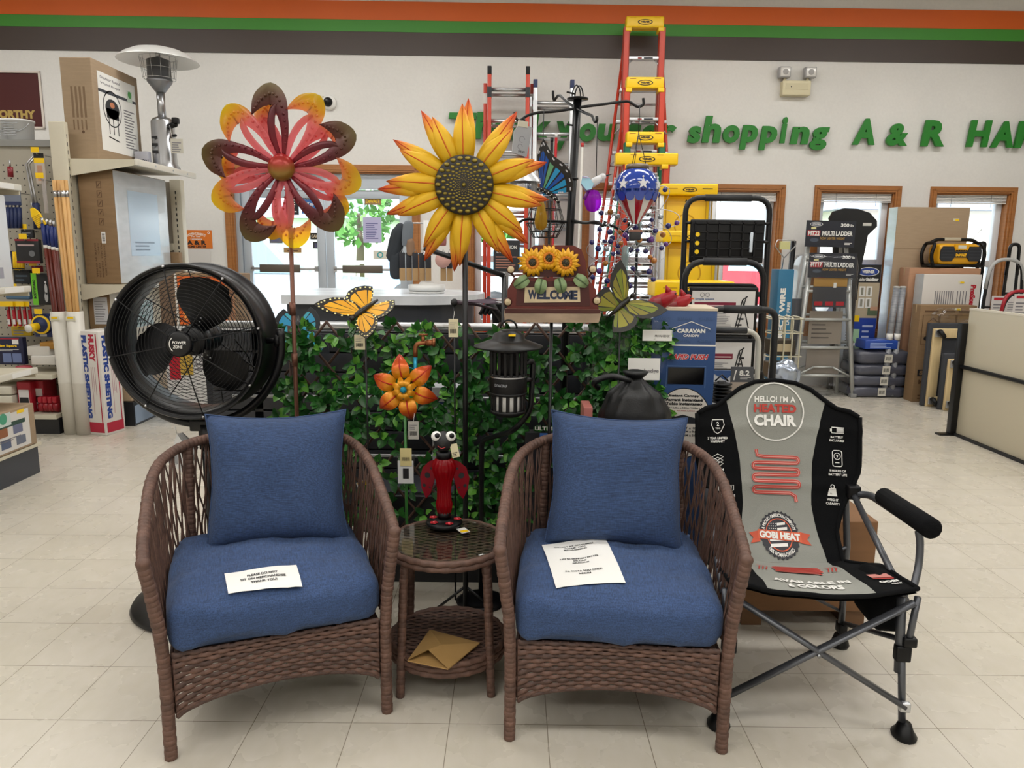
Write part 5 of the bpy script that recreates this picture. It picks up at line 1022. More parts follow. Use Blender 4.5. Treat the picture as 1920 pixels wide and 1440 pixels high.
m = MB(); pts = [((x - 1015) * k, -.03, (372 - y) * k + .15) for x, y in ((1006, 356), (1018, 358), (1030, 364), (1040, 372), (1047, 381))]; m.tube(pts, [.006, .01, .011, .01, .005], INK, 8)
for i in range(14): p = Vector(pts[0]).lerp(Vector(pts[-1]), i / 13); m.sph((p.x + .004, -.04, p.z + .004 * (-1) ** i + .008 * sin(pi * i / 13)), .0022, WHITE, 4)
m.build('body', t); flute(mb := MB(), [(.008, .138), (.014, .12), (.022, .08), (.026, .05), (.02, .03), (.01, .022), (.001, .02)], tinted('amber_glass', 'd2b048', .35, .05), 40, .0015, 10); mb.build('bulb', t); m = MB(); chain(m, (.0, 0, .2), (0.005, .0, P(1030, 205, 3.2).z - (c.z - .15))); m.build('chain', t)
def wirebasket(lab, c, w, h, seed):
    t = thing('wire_basket', lab, 'wire basket', (c.x, c.y, c.z)); m = MB(); n = 14
    for k in range(n):
        a = 2 * pi * k / n; m.tube([(.6 * w * cos(a), .6 * w * sin(a), h), (w * cos(a), w * sin(a), h * .35), (.62 * w * cos(a), .62 * w * sin(a), 0)], .0022, M_('dark_wire', '4a4a4c', .35, .6), 4)
    for z, r in ((h, .6), (h * .7, .8), (h * .35, 1), (h * .15, .8), (0, .62)): m.tube([(r * w * cos(a), r * w * sin(a), z) for a in [2 * pi * i / 24 for i in range(24)]], .0022, BLKMET, 5, None, True)
    m.build('wire_cage', t); MB().lathe([(.001, .01), (.4 * w, .01), (.5 * w, h * .5), (.42 * w, h)], GLASS, 20).build('glass_jar', t)
    m = MB(); m.lathe([(.001, h + .02), (.45 * w, h + .01), (.5 * w, h - .005), (.001, h - .005)], ALU, 20); m.build('lid', t); return t
wirebasket('clear jar in a wire cage hanging below the blue butterfly light', P(1022, 445, 3.34), .085, .17, 1)
q = P(982, 357, 3.42); t = thing('silver_bird_feeder', 'silver ribbed cylinder bird feeder hanging behind the sunflower petals', 'bird feeder', (q.x, q.y, q.z - .05)); m = MB(); flute(m, [(.001, 0), (.05, 0), (.06, .02), (.06, .075), (.055, .09)], STEEL, 60, .002, 24); m.build('body', t); MB().lathe([(.085, .085), (.05, .12), (.02, .14), (.001, .145)], ALU, 24).build('cap', t); m = MB(); chain(m, (0, 0, .14), (0, 0, P(985, 225, 3.42).z - q.z + .05)); m.build('chain', t)
q = P(1112, 372, 3.06); t = thing('hummingbird_solar_light', 'white and purple hummingbird solar light with magenta glass body hanging from post', 'hanging light', (q.x, q.y, q.z - .045)); m = MB(); MAG = tinted('magenta_glass', 'c43adf', .45, .05)
flute(m, [(.001, -.008), (.018, -.002), (.03, .022), (.029, .05), (.016, .075), (.001, .078)], MAG, 36, .004, 8); m.build('glass_body', t); PLW = C_('cfcfd3', .25)
m = MB(); m.tube([(-.012, 0, .085), (.005, 0, .11), (.03, 0, .125)], [.006, .018, .014], PLW, 8); m.sph((.036, 0, .128), .014, PLW, 8); m.tube([(.045, 0, .132), (.075, 0, .14)], [.004, .001], INK, 5); m.build('bird_body', t)
for s in (-1, 1): m = MB(); m.prism([(0, 0), (-.02, .03), (-.045, .035), (-.05, .0), (-.03, -.03), (-.01, -.025)], 0, .003, C_('8fb7c9', .2) if s < 0 else C_('b9b0cf', .2), T(.0, s * .012, .1) @ RX(pi / 2 + s * .5)); m.build('wing', t)
m = MB(); m.tube([(-.02, 0, .07), (-.035, .0, .04)], .008, C_('6a2a7a', .3), 6); m.build('tail', t); m = MB(); chain(m, (.01, 0, .12), (.008, 0, P(1118, 226, 3.06).z - q.z + .045)); m.build('chain', t)
# balloon light
q = P(1193, 370, 3.1); t = thing('balloon_solar_light', 'stars and stripes hot air balloon lantern hanging from the black post', 'hanging light', (q.x, q.y, q.z - .17)); prof = [(.016, .065), (.03, .09), (.055, .125), (.078, .165), (.089, .2), (.088, .23), (.07, .262), (.05, .277)]
SCAL = 12
BU = M_('balloon_blue', '1c3f9e', .12, coat=.8); RW = [M_('balloon_red', '9a1420', .15, coat=.6), M_('balloon_white', 'd5d3cf', .15, coat=.6)]
m = MB(); 
for k in range(14): m.lathe(prof[:5], RW[k % 2], 4, None, True, 2 * pi * k / 14, 2 * pi * (k + 1) / 14)
m.lathe(prof[4:], BU, 48); m.lathe([(.0895, .2), (.0835, .172)], BU, 48)
for k in range(14): a = 2 * pi * (k + .5) / 14; m.disc(T(.0822 * cos(a), .0822 * sin(a), .170) @ RZ(a + pi / 2) @ RX(pi / 2 + .24), 0, 0, .0175, BU, .002, 16)
for k in range(18):
    a = 2 * pi * k / 18; m.lathe([(.0898 * cos(j), .2 + .018 * sin(j)) for j in (-.1,)] + [(.0895, .2), (.0865, .186), (.084, .181)], BU, 4, None, True, a - .13, a + .13)
for k in range(7):
    a = 2 * pi * k / 7 - pi / 2 + .12; X = T(.0905 * cos(a), .0905 * sin(a), .218) @ RZ(a + pi / 2) @ RX(pi / 2 - .1); st = [((.023 if i % 2 == 0 else .010) * cos(pi / 2 + pi * i / 5), (.023 if i % 2 == 0 else .010) * sin(pi / 2 + pi * i / 5)) for i in range(10)]; m.prism(st, -.003, .002, C_('d9dade', .3), X); m.sph((0, .026, .0), .004, WHITE, 5, X)
m.build('balloon', t); MB().lathe([(.001, .298), (.042, .298), (.046, .292), (.046, .278), (.001, .278)], M_('pewter', '7a6f62', .35, .7), 28).build('solar_cap', t)
m = MB()
for s in (-1, 1):
    for r in (-1, 1): m.tube([(s * .014, r * .014, .07), (s * .017, r * .017, .03)], .0015, BLKMET, 4)
m.box((0, 0, .018), (.045, .045, .035), C_('2a2a2c', .4), bev=.004); m.box((0, 0, .037), (.05, .05, .008), C_('9a6a5a', .3)); m.build('basket', t); m = MB()
for a in (0, 2.1, 4.2): chain(m, (.035 * cos(a), .035 * sin(a), .295), (0, 0, .42), .0015)
chain(m, (0, 0, .42), (.0, 0, P(1203, 200, 3.1).z - q.z + .17)); m.build('chain', t)
# bead spinners
def beadspin(c, r, lab, seed):
    t = thing('bead_spinner', lab, 'garden spinner', (c.x, c.y, 0)); rr = random.Random(seed); cl = [M_('bead_navy', '1f1f66', .1, coat=.5), M_('bead_silver', 'a9b0b5', .12, .6), M_('bead_amber', 'a8681f', .15, coat=.5), M_('bead_purple', '5b2a80', .1, coat=.5)]
    proto = {}; m = MB()
    for k in range(9):
        a = 2 * pi * k / 9 + rr.uniform(-.1, .1); d = Vector((cos(a), rr.uniform(-.4, .2), sin(a))); n = Vector((-sin(a), .3, cos(a)))
        m.tube(curve([(0, 0, c.z), Vector((0, 0, c.z)) + d * r * .5 + n * r * .3, Vector((0, 0, c.z)) + d * r + n * r * .22, Vector((0, 0, c.z)) + d * r * 1.05 - n * r * .05, Vector((0, 0, c.z)) + d * r * .5 - n * r * .2, (0, 0, c.z)], 5), .0016, STEEL, 5)
        for j in range(4):
            p = Vector((0, 0, c.z)) + d * r * (.35 + .22 * j) + n * r * rr.uniform(-.12, .25); col = cl[(j + k) % 4 if rr.random() < .6 else 0]; ra = (.010, .012, .013, .011)[j]
            key = (col.name,)
            if key not in proto: o = MB().sph((0, 0, 0), .012, col, 8).build('bead', t); proto[key] = o; o.location = p
            else: o = proto[key].copy(); COL.objects.link(o); o.location = p
            o.scale = (ra / .012,) * 3
    m.build('wire_frame', t); MB().tube([(0, .01, 0), (0, .01, c.z)], .007, BLKMET, 8).build('pole', t); MB().lathe([(.001, .05), (.016, .04), (.012, -.1), (.001, -.1)], tinted('clear_acrylic', 'cfe0e0', .4), 12, T(0, 0, c.z)).build('hub', t)
beadspin(P(1197, 412, 3.25), .16, 'beaded wire spinner behind the hot air balloon lantern', 3); beadspin(P(1172, 482, 3.2), .155, 'beaded wire spinner just below the hot air balloon lantern', 5)
# ------------------------------------------------------------ canopy carton and bag
c = G(1287, 975); t = thing('canopy_carton', 'tall blue instant canopy carton with red lettering beside the drawstring bag', 'carton', (.705, 3.06, 0), D(-3)); BX = M_('carton_blue', '35507f', .5, vary=(3, .05, (1, 1, 1))); w, d, h = .262, .25, 1.228
m = MB(); m.b2((-w / 2, 0, 0), (w / 2, d, h), BX, bev=.003); m.b2((-w / 2 - .002, -.002, h - .006), (w / 2 + .002, d, h + .004), C_('c9bca6', .7)); X = RX(pi / 2); m.rect(X, -w / 2, .0, w / 2, h - .148, C_('24477a'), .0012); m.rect(X, -w / 2, h - .151, w / 2, h - .145, PW, .002)
for i in range(3):
    for j in range(3): m.text(X, 'CARAVAN', -w / 2 + .045 + j * .085, h - .13 + i * .045, .06, .014, C_('46608c'), .0022, .02, .3)
m.text(X, 'CARAVAN', .028, h - .088, .115, .017, PW, .003, .06); m.text(X, 'CANOPY', .03, h - .108, .066, .010, PW, .003, .03); m.line(X, [(-.05, h - .08), (.028, h - .05), (.105, h - .08)], .003, PW, .003)
m.text(X, 'RAPID PUSH', .022, h - .196, .166, .025, PW, .002, .09, .25); m.text(X, 'RAPID PUSH', .022, h - .196, .164, .023, C_('c22b33'), .003, .04, .25)
m.b2((-.058, -.004, h - .31), (.09, .0, h - .24), C_('08080a', .2)); m.line(X, [(-.064, h - .325), (-.064, h - .235), (.096, h - .235), (.096, h - .325)], .003, C_('56749f'), .002)
ec = h - .478; el = [(.012 + .117 * cos(a), ec + .148 * sin(a)) for a in [2 * pi * i / 60 for i in range(60)]]; m.poly([((x - .012) * 1.03 + .012, (z - ec) * 1.025 + ec) for x, z in el], INK, X, .0022); m.poly(el, C_('d5cfc6'), X, .003)
for i, (s, wd) in enumerate((('Instant Canopy', .125), ('Auvent instantané', .155), ('Toldo instantaneo', .15))): m.text(X, s, .014, h - .36 - .0165 * i, wd, .013, INK, .004, .05)
m.text(X, '10ft x 10ft / 3,05m x 3,05m / 3.05m x 3.05m', .012, h - .411, .2, .008, INK, .004, .03); m.text(X, 'RAPID PUSH · POUSSEE RAPIDE · EMPUJE', .012, h - .424, .18, .006, C_('b0605a'), .004)
m.poly([(-.08, h - .465), (.012, h - .44), (.104, h - .465), (.104, h - .478), (-.08, h - .478)], DARK, X, .004)
for x in (-.075, .099): m.rect(X, x - .003, h - .55, x + .003, h - .478, GREYINK, .004)
for i, s in enumerate(('10FT x 10FT', '3,05M x 3,05M', '3.05M x 3.05M')): m.text(X, s, .045, h - .497 - .0155 * i, .085, .010, INK, .004, .03)
m.text(X, '9.29 m²  9.29 m²', .045, h - .565, .13, .011, INK, .004, .02); m.text(X, "L'ombre de Sombra", .045, h - .58, .1, .008, INK, .004); m.build('box', t)
m = MB(); Y = T(-w / 2, 0, 0) @ RZ(-pi / 2) @ RX(pi / 2); m.poly([(-.2, .1), (-.05, .1), (-.05, h - .26), (-.08, h - .2), (-.125, h - .17), (-.17, h - .2), (-.2, h - .26)], C_('c9c7c2'), Y, .0015); m.line(Y, [(-.17, h - .5), (-.125, h - .4), (-.08, h - .5)], .004, INK, .002); m.lines(Y, -.18, h - .8, -.07, h - .55, 7, GREYINK, .002); m.build('side_print', t)
m = MB()
def bagf(u, v):
    a = 2 * pi * u; z = .36 + .62 * v; k = lerpt([(0, .9), (.3, 1.05), (.6, 1.08), (.78, 1.0), (.9, .72), (.96, .35), (1, .2)], v); p = Vector((cos(a) * .138 * k, sin(a) * .10 * k, z)); q = noise.noise(p * 9) * .012 + noise.noise(Vector((a * 3, z * 4, 2))) * .008 + (.012 * sin(a * 9) * max(0, v - .8) * 5 * k); return p + Vector((cos(a), sin(a), 0)) * q
m.grid(bagf, 60, 40, M_('black_nylon', '0d0e11', .45, bump=(200, .2, (1, 1, 1)))); bp = Vector((.478, 2.86, 0)); m.v = [v + bp for v in m.v]
m.lathe([(.028, .975), (.045, .99), (.05, 1.0), (.03, 1.005), (.001, .99)], MC['black_nylon'], 18, T(*bp)); m.tube(curve([bp + Vector((-.02, -.03, .97)), bp + Vector((-.1, -.03, .985)), bp + Vector((-.16, -.02, .96)), bp + Vector((-.14, .02, .93))], 5), .012, MC['black_nylon'], 6)
m.b2((-.12, -.09, 0), (.12, .09, .37), C_('17181c'), T(*bp), .02); tag(m.build('drawstring_bag'), 'black nylon drawstring bag standing behind the right blue pillow', 'bag')
m = MB(); m.b2((.28, 2.84, .3), (.315, 2.98, .86), C_('b06a62', .4), bev=.004); m.b2((.28, 2.84, .0), (.315, 2.98, .3), C_('2a2a2e')); tag(m.build('printed_sleeve'), 'thin pink printed carton standing left of the black drawstring bag', 'carton')
m = MB(); q = P(1035, 790, 3.02); m.b2((-.11, 0, -.6), (.14, .06, .05), C_('15171d', .4), T(q.x, q.y, q.z - .1) ); m.text(T(q.x, q.y - .002, q.z) @ RX(pi / 2), 'ULTIMATE', -.01, -.03, .12, .016, PW, .002); m.rect(T(q.x, q.y, q.z) @ RX(pi / 2), -.05, -.075, .05, -.05, C_('2a5aa0'), .002); m.b2((q.x - .11, q.y, .0), (q.x + .14, q.y + .06, .15), C_('15171d', .4)); tag(m.build('product_carton'), 'dark carton with white lettering on the floor behind the ivy and blue pillow', 'carton')
# ------------------------------------------------------------ round-ended counter and accessory rack
t = thing('checkout_counter', 'dark counter with white marble top and rounded end behind the sunflower pole', 'counter', (-.95, 5.6, 0))
def stadium(x0, x1, r, n=16): return [(x1 + r * cos(a), r * sin(a)) for a in [-pi / 2 + pi * i / n for i in range(n + 1)]] + [(x0, r), (x0, -r)]
MARB = M_('white_marble', 'c9cdd2', .25, vary=(3, .12, (1, 4, 1), 9, .06, (1, 1, 1)))
m = MB(); m.prism(stadium(-.62, .22, .52), 1.09, 1.15, MARB); m.build('counter_top', t); m = MB(); m.prism(stadium(-.6, .2, .46), .0, 1.09, M_('charcoal_laminate', '2f333b', .45)); m.build('counter_base', t)
c = Vector((-.63, 5.5, 1.151)); t = thing('accessory_rack', 'white spinner rack on the marble counter hung with gloves and pouches', 'display rack', c)
MB().lathe([(.001, 0), (.13, 0), (.13, .012), (.11, .014), (.11, .02), (.135, .02), (.135, .06), (.06, .062), (.05, .08), (.022, .085), (.022, .52), (.001, .52)], C_('dcdcd9', .3), 32).build('stand', t)
m = MB(); m.tube([(-.2, 0, .28), (.2, 0, .28)], .005, ALU, 6); m.tube([(0, -.18, .28), (0, .18, .28)], .005, ALU, 6); m.tube([(-.16, 0, .5), (.16, 0, .5)], .005, ALU, 6); m.build('hook_bar', t)
for i in range(7):
    x = -.17 + .047 * i + (.06 if i > 4 else 0); t2 = thing('belt_pouch', 'brown and black packaged pouch hanging on the white spinner rack' , 'pouch', (c.x + x, c.y - .05 + .012 * (i % 2), c.z + .09), D(20 if i < 5 else -8), 'pouches on the accessory rack'); m = MB(); m.b2((-.02, -.008, .0), (.02, .008, .09), C_('a8875c'), bev=.003); m.b2((-.02, -.008, .09), (.02, .008, .2), C_('22232a'), bev=.003); m.build('pack', t2); m = MB(); m.tube([(-.012, 0, .2), (0, 0, .225), (.012, 0, .2)], .002, C_('8a8a8a'), 5); m.build('hook_loop', t2)
m = MB(); rbox(m, (.09, .08, .26), .035, M_('dark_cloth', '2f343a', .9), T(c.x - .22, c.y, c.z + .35) @ RY(.25), 6, .02, .02, 4); rbox(m, (.09, .07, .2), .03, MC['dark_cloth'], T(c.x - .22, c.y, c.z + .2), 6, .01, .02, 7); tag(m.build('work_gloves'), 'dark grey cloth gloves hanging on the door side of the white rack', 'gloves')
m = MB(); rbox(m, (.07, .03, .17), .012, C_('6d747c', .8), T(c.x - .13, c.y - .04, c.z + .42) @ RY(.1), 6, .01, .01, 3); rbox(m, (.05, .03, .12), .012, C_('8c6f58', .8), T(c.x - .11, c.y - .045, c.z + .33), 5, .01, .01, 8); tag(m.build('grey_mitt'), 'grey and tan mitts hanging behind the lower sunflower petals', 'gloves')
m = MB(); m.lathe([(.001, -.005), (.055, -.004), (.055, .004), (.001, .005)], C_('c79a90', .6), 24, T(c.x + .13, c.y - .12, c.z + .24) @ RX(pi / 2)); tag(m.build('pink_pad'), 'pink round pad hanging at the sunflower side of the rack', 'pad')
m = MB(); rbox(m, (.09, .025, .16), .01, C_('9c5f5c', .7), T(c.x + .1, c.y, c.z + .42), 5); tag(m.build('red_pouch'), 'dusty red pouch hanging high on the white rack', 'pouch')
m = MB(); q = P(950, 478, 6.9); m.b2((-.12, -.01, -.15), (.12, .01, .13), C_('23252a'), T(*q)); X = T(q.x, q.y - .011, q.z) @ RX(pi / 2); m.text(X, 'EXTENSION', 0, .07, .18, .03, PW); m.text(X, 'LADDER', -.03, .03, .12, .03, PW); m.lines(X, -.1, -.12, .1, 0, 5, C_('9a6a5a')); m.b2((-.02, -.005, -1.4), (.02, .005, -.15), STEEL, T(*q)); tag(m.build('ladder_placard'), 'black Extension Ladder placard on a stand behind the truck sign', 'placard')
m = MB(); m.tube([P(795, 465, 3.9), P(860, 487, 3.9), P(945, 517, 3.95)], .014, BLKMET, 8); m.tube([P(945, 517, 3.95), P(950, 650, 3.95)], .012, BLKMET, 8); u_ = P(945, 517, 3.95); m.cyl(u_, (u_.x, u_.y, 0), .012, BLKMET); tag(m.build('furled_umbrella_arm'), 'black sloping rod passing behind the lower sunflower petals', 'rod')
m = MB()
for i in range(4): m.tube(curve([P(900 + 8 * i, 590, 4.6), P(912 + 8 * i, 572, 4.6), P(925 + 7 * i, 582, 4.6), P(928 + 7 * i, 640, 4.6)], 5), .013, BLACK, 8)
for p in (P(928, 640, 4.6), P(949, 640, 4.6)): m.cyl(p, (p.x, p.y, 0), .01, BLACK)
m.tube([P(912, 558, 4.5), P(945, 605, 4.5)], .022, BLACK, 8); tag(m.build('folded_cart'), 'folded black cart with curved handles behind the dragonfly stake', 'cart')
# ------------------------------------------------------------ ladders
FO = M_('orange_fibreglass', 'c4402a', .4); FG = M_('green_fibreglass', '1c6b4a', .4); YC = M_('yellow_cap', 'efc40e', .35)
def badge(mb, X, x, y, w, z=.002): mb.disc(X, x, y, w / 2, INK, z, 28, w * .17); mb.disc(X, x, y, w * .43, YC, z + .001, 28, w * .12); mb.text(X, 'WERNER', x, y, w * .6, w * .13, INK, z + .002, .06)
def stepladder(lab, px, py, Y, wpx, rail, wide=0.0, stp=.305, splay=.088):
    """folded fibreglass step ladder leaning near the wall; px, py is the middle of its cap"""
    p = P(px, py, Y); h = p.z; w = wpx / 1400 * Y * 1.0; t = thing('step_ladder', lab, 'ladder', (p.x, Y, 0), D(-1)); S = lambda z: w / 2 * .92 + (h - z) * splay
    m = MB(); m.b2((-w / 2 - wide, -.07, h - .055), (w / 2 + wide, .07, h + .05), YC, bev=.012); X = RX(pi / 2) @ T(0, 0, .07); badge(m, X, 0, h - .005, .15)
    for s in (-1, 1): m.rect(X, s * .12 - .03, h + .03, s * .12 + .03, h + .034, C_('9a3a1a'), .002); m.b2((s * w / 2 * .86 - .03, -.072, h - .09), (s * w / 2 * .86 + .03, .06, h - .05), YC, bev=.006)
    m.build('top_cap', t); 
    for s in (-1, 1):
        m = MB(); X = frame((s * S(h - .05), -.03, h - .05), (1, 0, 0), Vector((s * (S(0) - S(h - .05)), 0, -(h - .05)))); L = Vector((S(0) - S(h), 0, h)).length
        m.b2((-.03, 0, -.035), (.03, L - .05, -.028), rail, X); m.b2((-.03, 0, -.035), (-.022, L - .05, .05), rail, X); m.b2((.022, 0, -.035), (.03, L - .05, .05), rail, X); m.b2((-.02, L - .07, -.04), (.02, L - .04, .05), BLACK, X); m.build('side_rail', t)
        m = MB(); m.tube([(s * (S(h) + .0), .05, h - .06), (s * (S(0) + .04), .12, .0)], .02, rail, 4); m.build('rear_rail', t)
    n = int((h - .2) / stp)
    for i in range(1, n + 1):
        z = h - i * stp - .02; m = MB(); m.b2((-S(z), -.06, z - .03), (S(z), .02, z), ALU, bev=.004); m.b2((-.06, -.0615, z - .024), (-.02, -.06, z - .008), C_('8a3a35')); m.b2((0, -.0615, z - .024), (.09, -.06, z - .008), DARK)
        for s in (-1, 1): m.tube([(s * (S(z) - .09), -.03, z - .03), (s * S(z - .11), -.03, z - .13)], .007, ALU, 5)
        m.build('step', t)
    for i in range(2, n, 2): z = h - i * stp - .15; MB().tube([(-S(z), .08, z), (S(z), .08, z)], .012, ALU, 6).build('rear_brace', t)
    return t
stepladder('tallest orange step ladder, its yellow cap reaching the orange wall band', 1208, 44, 8.0, 66, FO)
stepladder('second tallest orange step ladder with yellow cap under the tallest one', 1208, 157, 7.72, 66, FO)
stepladder('green step ladder with yellow cap just under the two tall orange ladders', 1208, 259, 7.4, 66, FG)
stepladder('shortest orange ladder with wide yellow cap above the balloon lantern', 1211, 299, 7.1, 76, FO, .09)
def yellowladder(lab, px, py, Y, w, h0, dz=.075):
    p = P(px, py, Y); h = p.z; t = thing('yellow_tray_ladder', lab, 'ladder', (p.x, Y, 0)); m = MB(); m.b2((-w / 2, -.12, h - dz), (w / 2, .20, h + .015), YEL, bev=.012)
    for x in (-.3, 0, .3): m.lathe([(.001, .0), (.022, .0)], C_('9a7608'), 14, T(x * w, -.02, h + .0155))
    X = RX(pi / 2) @ T(0, 0, .12); badge(m, X, 0, h - dz * .45, .12); m.rect(X, w * .22, h - dz * .4, w * .4, h - dz * .3, INK, .002); m.rect(X, -w * .4, h - dz * .4, -w * .22, h - dz * .3, C_('c99a08'), .002); m.build('top_tray', t)
    m = MB(); m.b2((-w * .42, .0, h0), (w * .42, .04, h - dz), YEL, bev=.01); X = RX(pi / 2); m.ring(X, 0, h - .32, .09, .012, C_('c99a08'), .002); m.line(X, [(-w * .36, h0 + .05), (-w * .36, h - .12), (w * .36, h - .12), (w * .36, h0 + .05)], .01, C_('d0a008'), .002, True); m.text(X, 'A', -.0, h - .115, .02, .025, INK, .003, .05); m.rect(X, .03, h - .12, .08, h - .105, INK, .003); m.build('back_panel', t)
    for s in (-1, 1): m = MB(); m.b2((s * w * .47 - .018, -.08, 0), (s * w * .47 + .018, -.03, h - dz), ALU, bev=.004); m.b2((s * w * .47 - .018, .05, 0), (s * w * .47 + .018, .1, h - dz), ALU, bev=.004); m.build('side_rail', t)
    for z in [h0 - .2 - .3 * i for i in range(int((h0 - .15) / .3) + 1) if h0 - .2 - .3 * i > .1]: MB().b2((-w * .45, -.08, z - .03), (w * .45, .02, z), ALU).build('step', t)
yellowladder('yellow ladder with the highest moulded tray top, behind the black step ladders', 1288, 350, 6.5, .47, .75); yellowladder('yellow ladder with middle height tray top, partly behind the black frame', 1296, 437, 6.15, .50, .6); yellowladder('yellow ladder with low broad tray top behind the cardinals', 1296, 530, 5.6, .58, .5, .1)
def extladder(lab, xl, xr, py, Y, rail, cap, clip):
    a, b = P(xl, py, Y), P(xr, py, Y); h = a.z; t = thing('extension_ladder', lab, 'ladder', ((a.x + b.x) / 2, Y, 0)); w = (b.x - a.x) / 2
    for s in (-1, 1):
        m = MB(); m.b2((s * w - .02, -.04, .0), (s * w + .02, .03, h - .04), rail, bev=.004); m.b2((s * w - .021, -.042, h - .08), (s * w + .021, .032, h), cap, bev=.004); m.b2((s * w - .022, -.043, h - .3), (s * w + .022, .02, h - .2), clip); m.build('side_rail', t)
        m = MB(); m.b2((s * (w + .045) - .018, .04, .0), (s * (w + .045) + .018, .1, h - .15), rail, bev=.004); m.b2((s * (w + .045) - .019, .039, h - .35), (s * (w + .045) + .019, .1, h - .25), PW); m.build('fly_rail', t)
    for i in range(int(h / .305)): z = h - .22 - .305 * i; MB().tube([(-w, 0, z), (w, 0, z)], .019, ALU, 8).tube([(-w - .04, .07, z - .04), (w + .04, .07, z - .04)], .017, ALU, 8).build('rung', t)
extladder('orange fibreglass extension ladder against the wall above the sunflower', 918, 990, 125, 8.02, FO, BLACK, DARK); extladder('aluminium extension ladder with blue end caps behind the black hanger post', 1004, 1073, 150, 8.0, ALU, NAVY, ALU)
def pole(lab, x, y0, Y, c, tip): a = P(x, y0, Y); m = MB(); m.cyl((a.x - .03, a.y, 0), (a.x, a.y, a.z - .04), .013, C_(c)); m.cyl((a.x, a.y, a.z - .04), a, .015, C_(tip)); tag(m.build('long_pole'), lab, 'pole')
pole('white pole with red tip standing right of the black hanger post', 1092, 268, 7.8, 'dcdad2', 'c23a3a'); pole('thin red handled pole standing behind the blue butterfly light', 1043, 250, 7.7, 'b3242c', 'd7d7d7'); pole('thin black rod standing behind the blue butterfly light', 1035, 258, 7.75, '1a1a1d', '1a1a1d')
# ------------------------------------------------------------ black step stools near the canopy carton
def label_ss(m, X, w, h, kind):
    m.b2((-w / 2, -h / 2, -.003), (w / 2, h / 2, 0), C_('d6d3cf'), X); m.rect(X, -w * .46, h * .12, w * .2, h * .24, C_('7d1a35'), .001); m.lines(X, -w * .44, h * .15, w * .18, h * .21, 1, C_('d9b9b9'), .002)
    if kind: m.text(X, 'simple spaces', -w * .3, h * .31, w * .3, h * .06, C_('3f5a8a'), .001); m.ring(X, -w * .34, h * .41, h * .045, h * .012, GREYINK, .001, 20); m.ring(X, -w * .26, h * .41, h * .045, h * .012, GREYINK, .001, 20)
    m.lines(X, -w * .1, -h * .4, w * .15, h * .05, 12, GREYINK, .001, .35, .5)
    for a, b in (((.3, .3), (.2, -.4)), ((.3, .3), (.42, -.35)), ((.36, .38), (.24, -.4)), ((.38, .38), (.3, .3))): m.line(X, [(a[0] * w, a[1] * h), (b[0] * w, b[1] * h)], .006, INK, .001)
    for i in range(4): m.rect(X, w * (.22 + .025 * i), h * (-.3 + .14 * i), w * (.31 + .025 * i), h * (-.26 + .14 * i), INK, .0015)
def stool(lab, x0, x1, ytop, Y, colm, r=.014, rad=.08, steps=3, tray=None, labels=(), top=True, splay=.0):
    a, b = P(x0, ytop, Y), P(x1, ytop, Y); h = a.z; w = (b.x - a.x) / 2; t = thing('step_stool', lab, 'step stool', ((a.x + b.x) / 2, Y, 0)); m = MB()
    m.tube(fillet([(-w - splay, 0, 0), (-w - splay * .2, 0, h * .55), (-w, .02, h), (w, .02, h), (w + splay * .2, 0, h * .55), (w + splay, 0, 0)], rad, 6), r, colm, 10); m.tube([(-w * .55, .02, h), (w * .55, .02, h)], r * 1.25, M_('grip_rubber', '1b1c1f', .6), 10); m.build('front_frame', t)
    m = MB(); m.tube(fillet([(-w - splay + .03, .12, 0), (-w + .03, .08, h * .72), (w - .03, .08, h * .72), (w + splay - .03, .12, 0)], .03, 4), r * .8, colm, 8); m.build('rear_frame', t)
    for i in range(steps): z = .24 + i * .25; MB().b2((-w + .02, -.05, z - .03), (w - .02, .03, z), M_('step_tread', '17181b', .7), bev=.008).build('step', t)
    if tray:
        z0, z1 = P(x0, tray[1], Y).z, P(x0, tray[0], Y).z; wd = w * .88; m = MB(); m.b2((-wd, -.01, z0), (wd, .015, z1), BLACK, bev=.008)
        for i in range(6): x = -wd + .02 + i * wd / 3.1; m.b2((x, -.02, z0 + .02), (x + .008, .0, z1 - .01), BLKMET)
        for i in range(5): z = z0 + .03 + i * (z1 - z0) / 5.2; m.b2((-wd + .01, -.02, z), (wd - .01, .0, z + .007), BLKMET)
        X = RX(pi / 2)
        for i in range(3): m.disc(X, -wd * .82, z0 + (z1 - z0) * (.25 + .2 * i), .013, YEL, .0205, 12)
        m.b2((wd * .6, -.022, z0 + .06), (wd * .68, .0, z1 - .07), C_('c9d3dc'), bev=.004); m.build('tool_tray', t); m = MB()
        for s in (-1, 1): m.tube([(s * w, 0, z1 - .02), (s * wd, 0, z1 - .02)], .008, BLKMET, 6); m.tube([(s * w, 0, z0 + .12), (s * wd, 0, z0 + .12)], .008, BLKMET, 6)
        m.build('tray_bracket', t)
    for y0, y1, kind in labels:
        z0, z1 = P(x0, y1, Y).z, P(x0, y0, Y).z; m = MB(); ww = 2 * w * .80; m.b2((-ww / 2 - .016, .0, z0 - .012), (ww / 2 + .016, .02, z1 + .02), BLACK, bev=.008); label_ss(m, T(-.002, -.001, (z0 + z1) / 2) @ RX(pi / 2), ww, z1 - z0, kind); m.build('label_board', t)
    return t
stool('tallest black step ladder with a black tool tray at its top', 1288, 1447, 370, 4.35, BLKMET, .0155, .09, 5, (411, 492))
stool('black step ladder with white label boards on it', 1287, 1436, 490, 4.05, BLKMET, .0165, .11, 3, None, ((545, 626, 1), (641, 722, 0)))
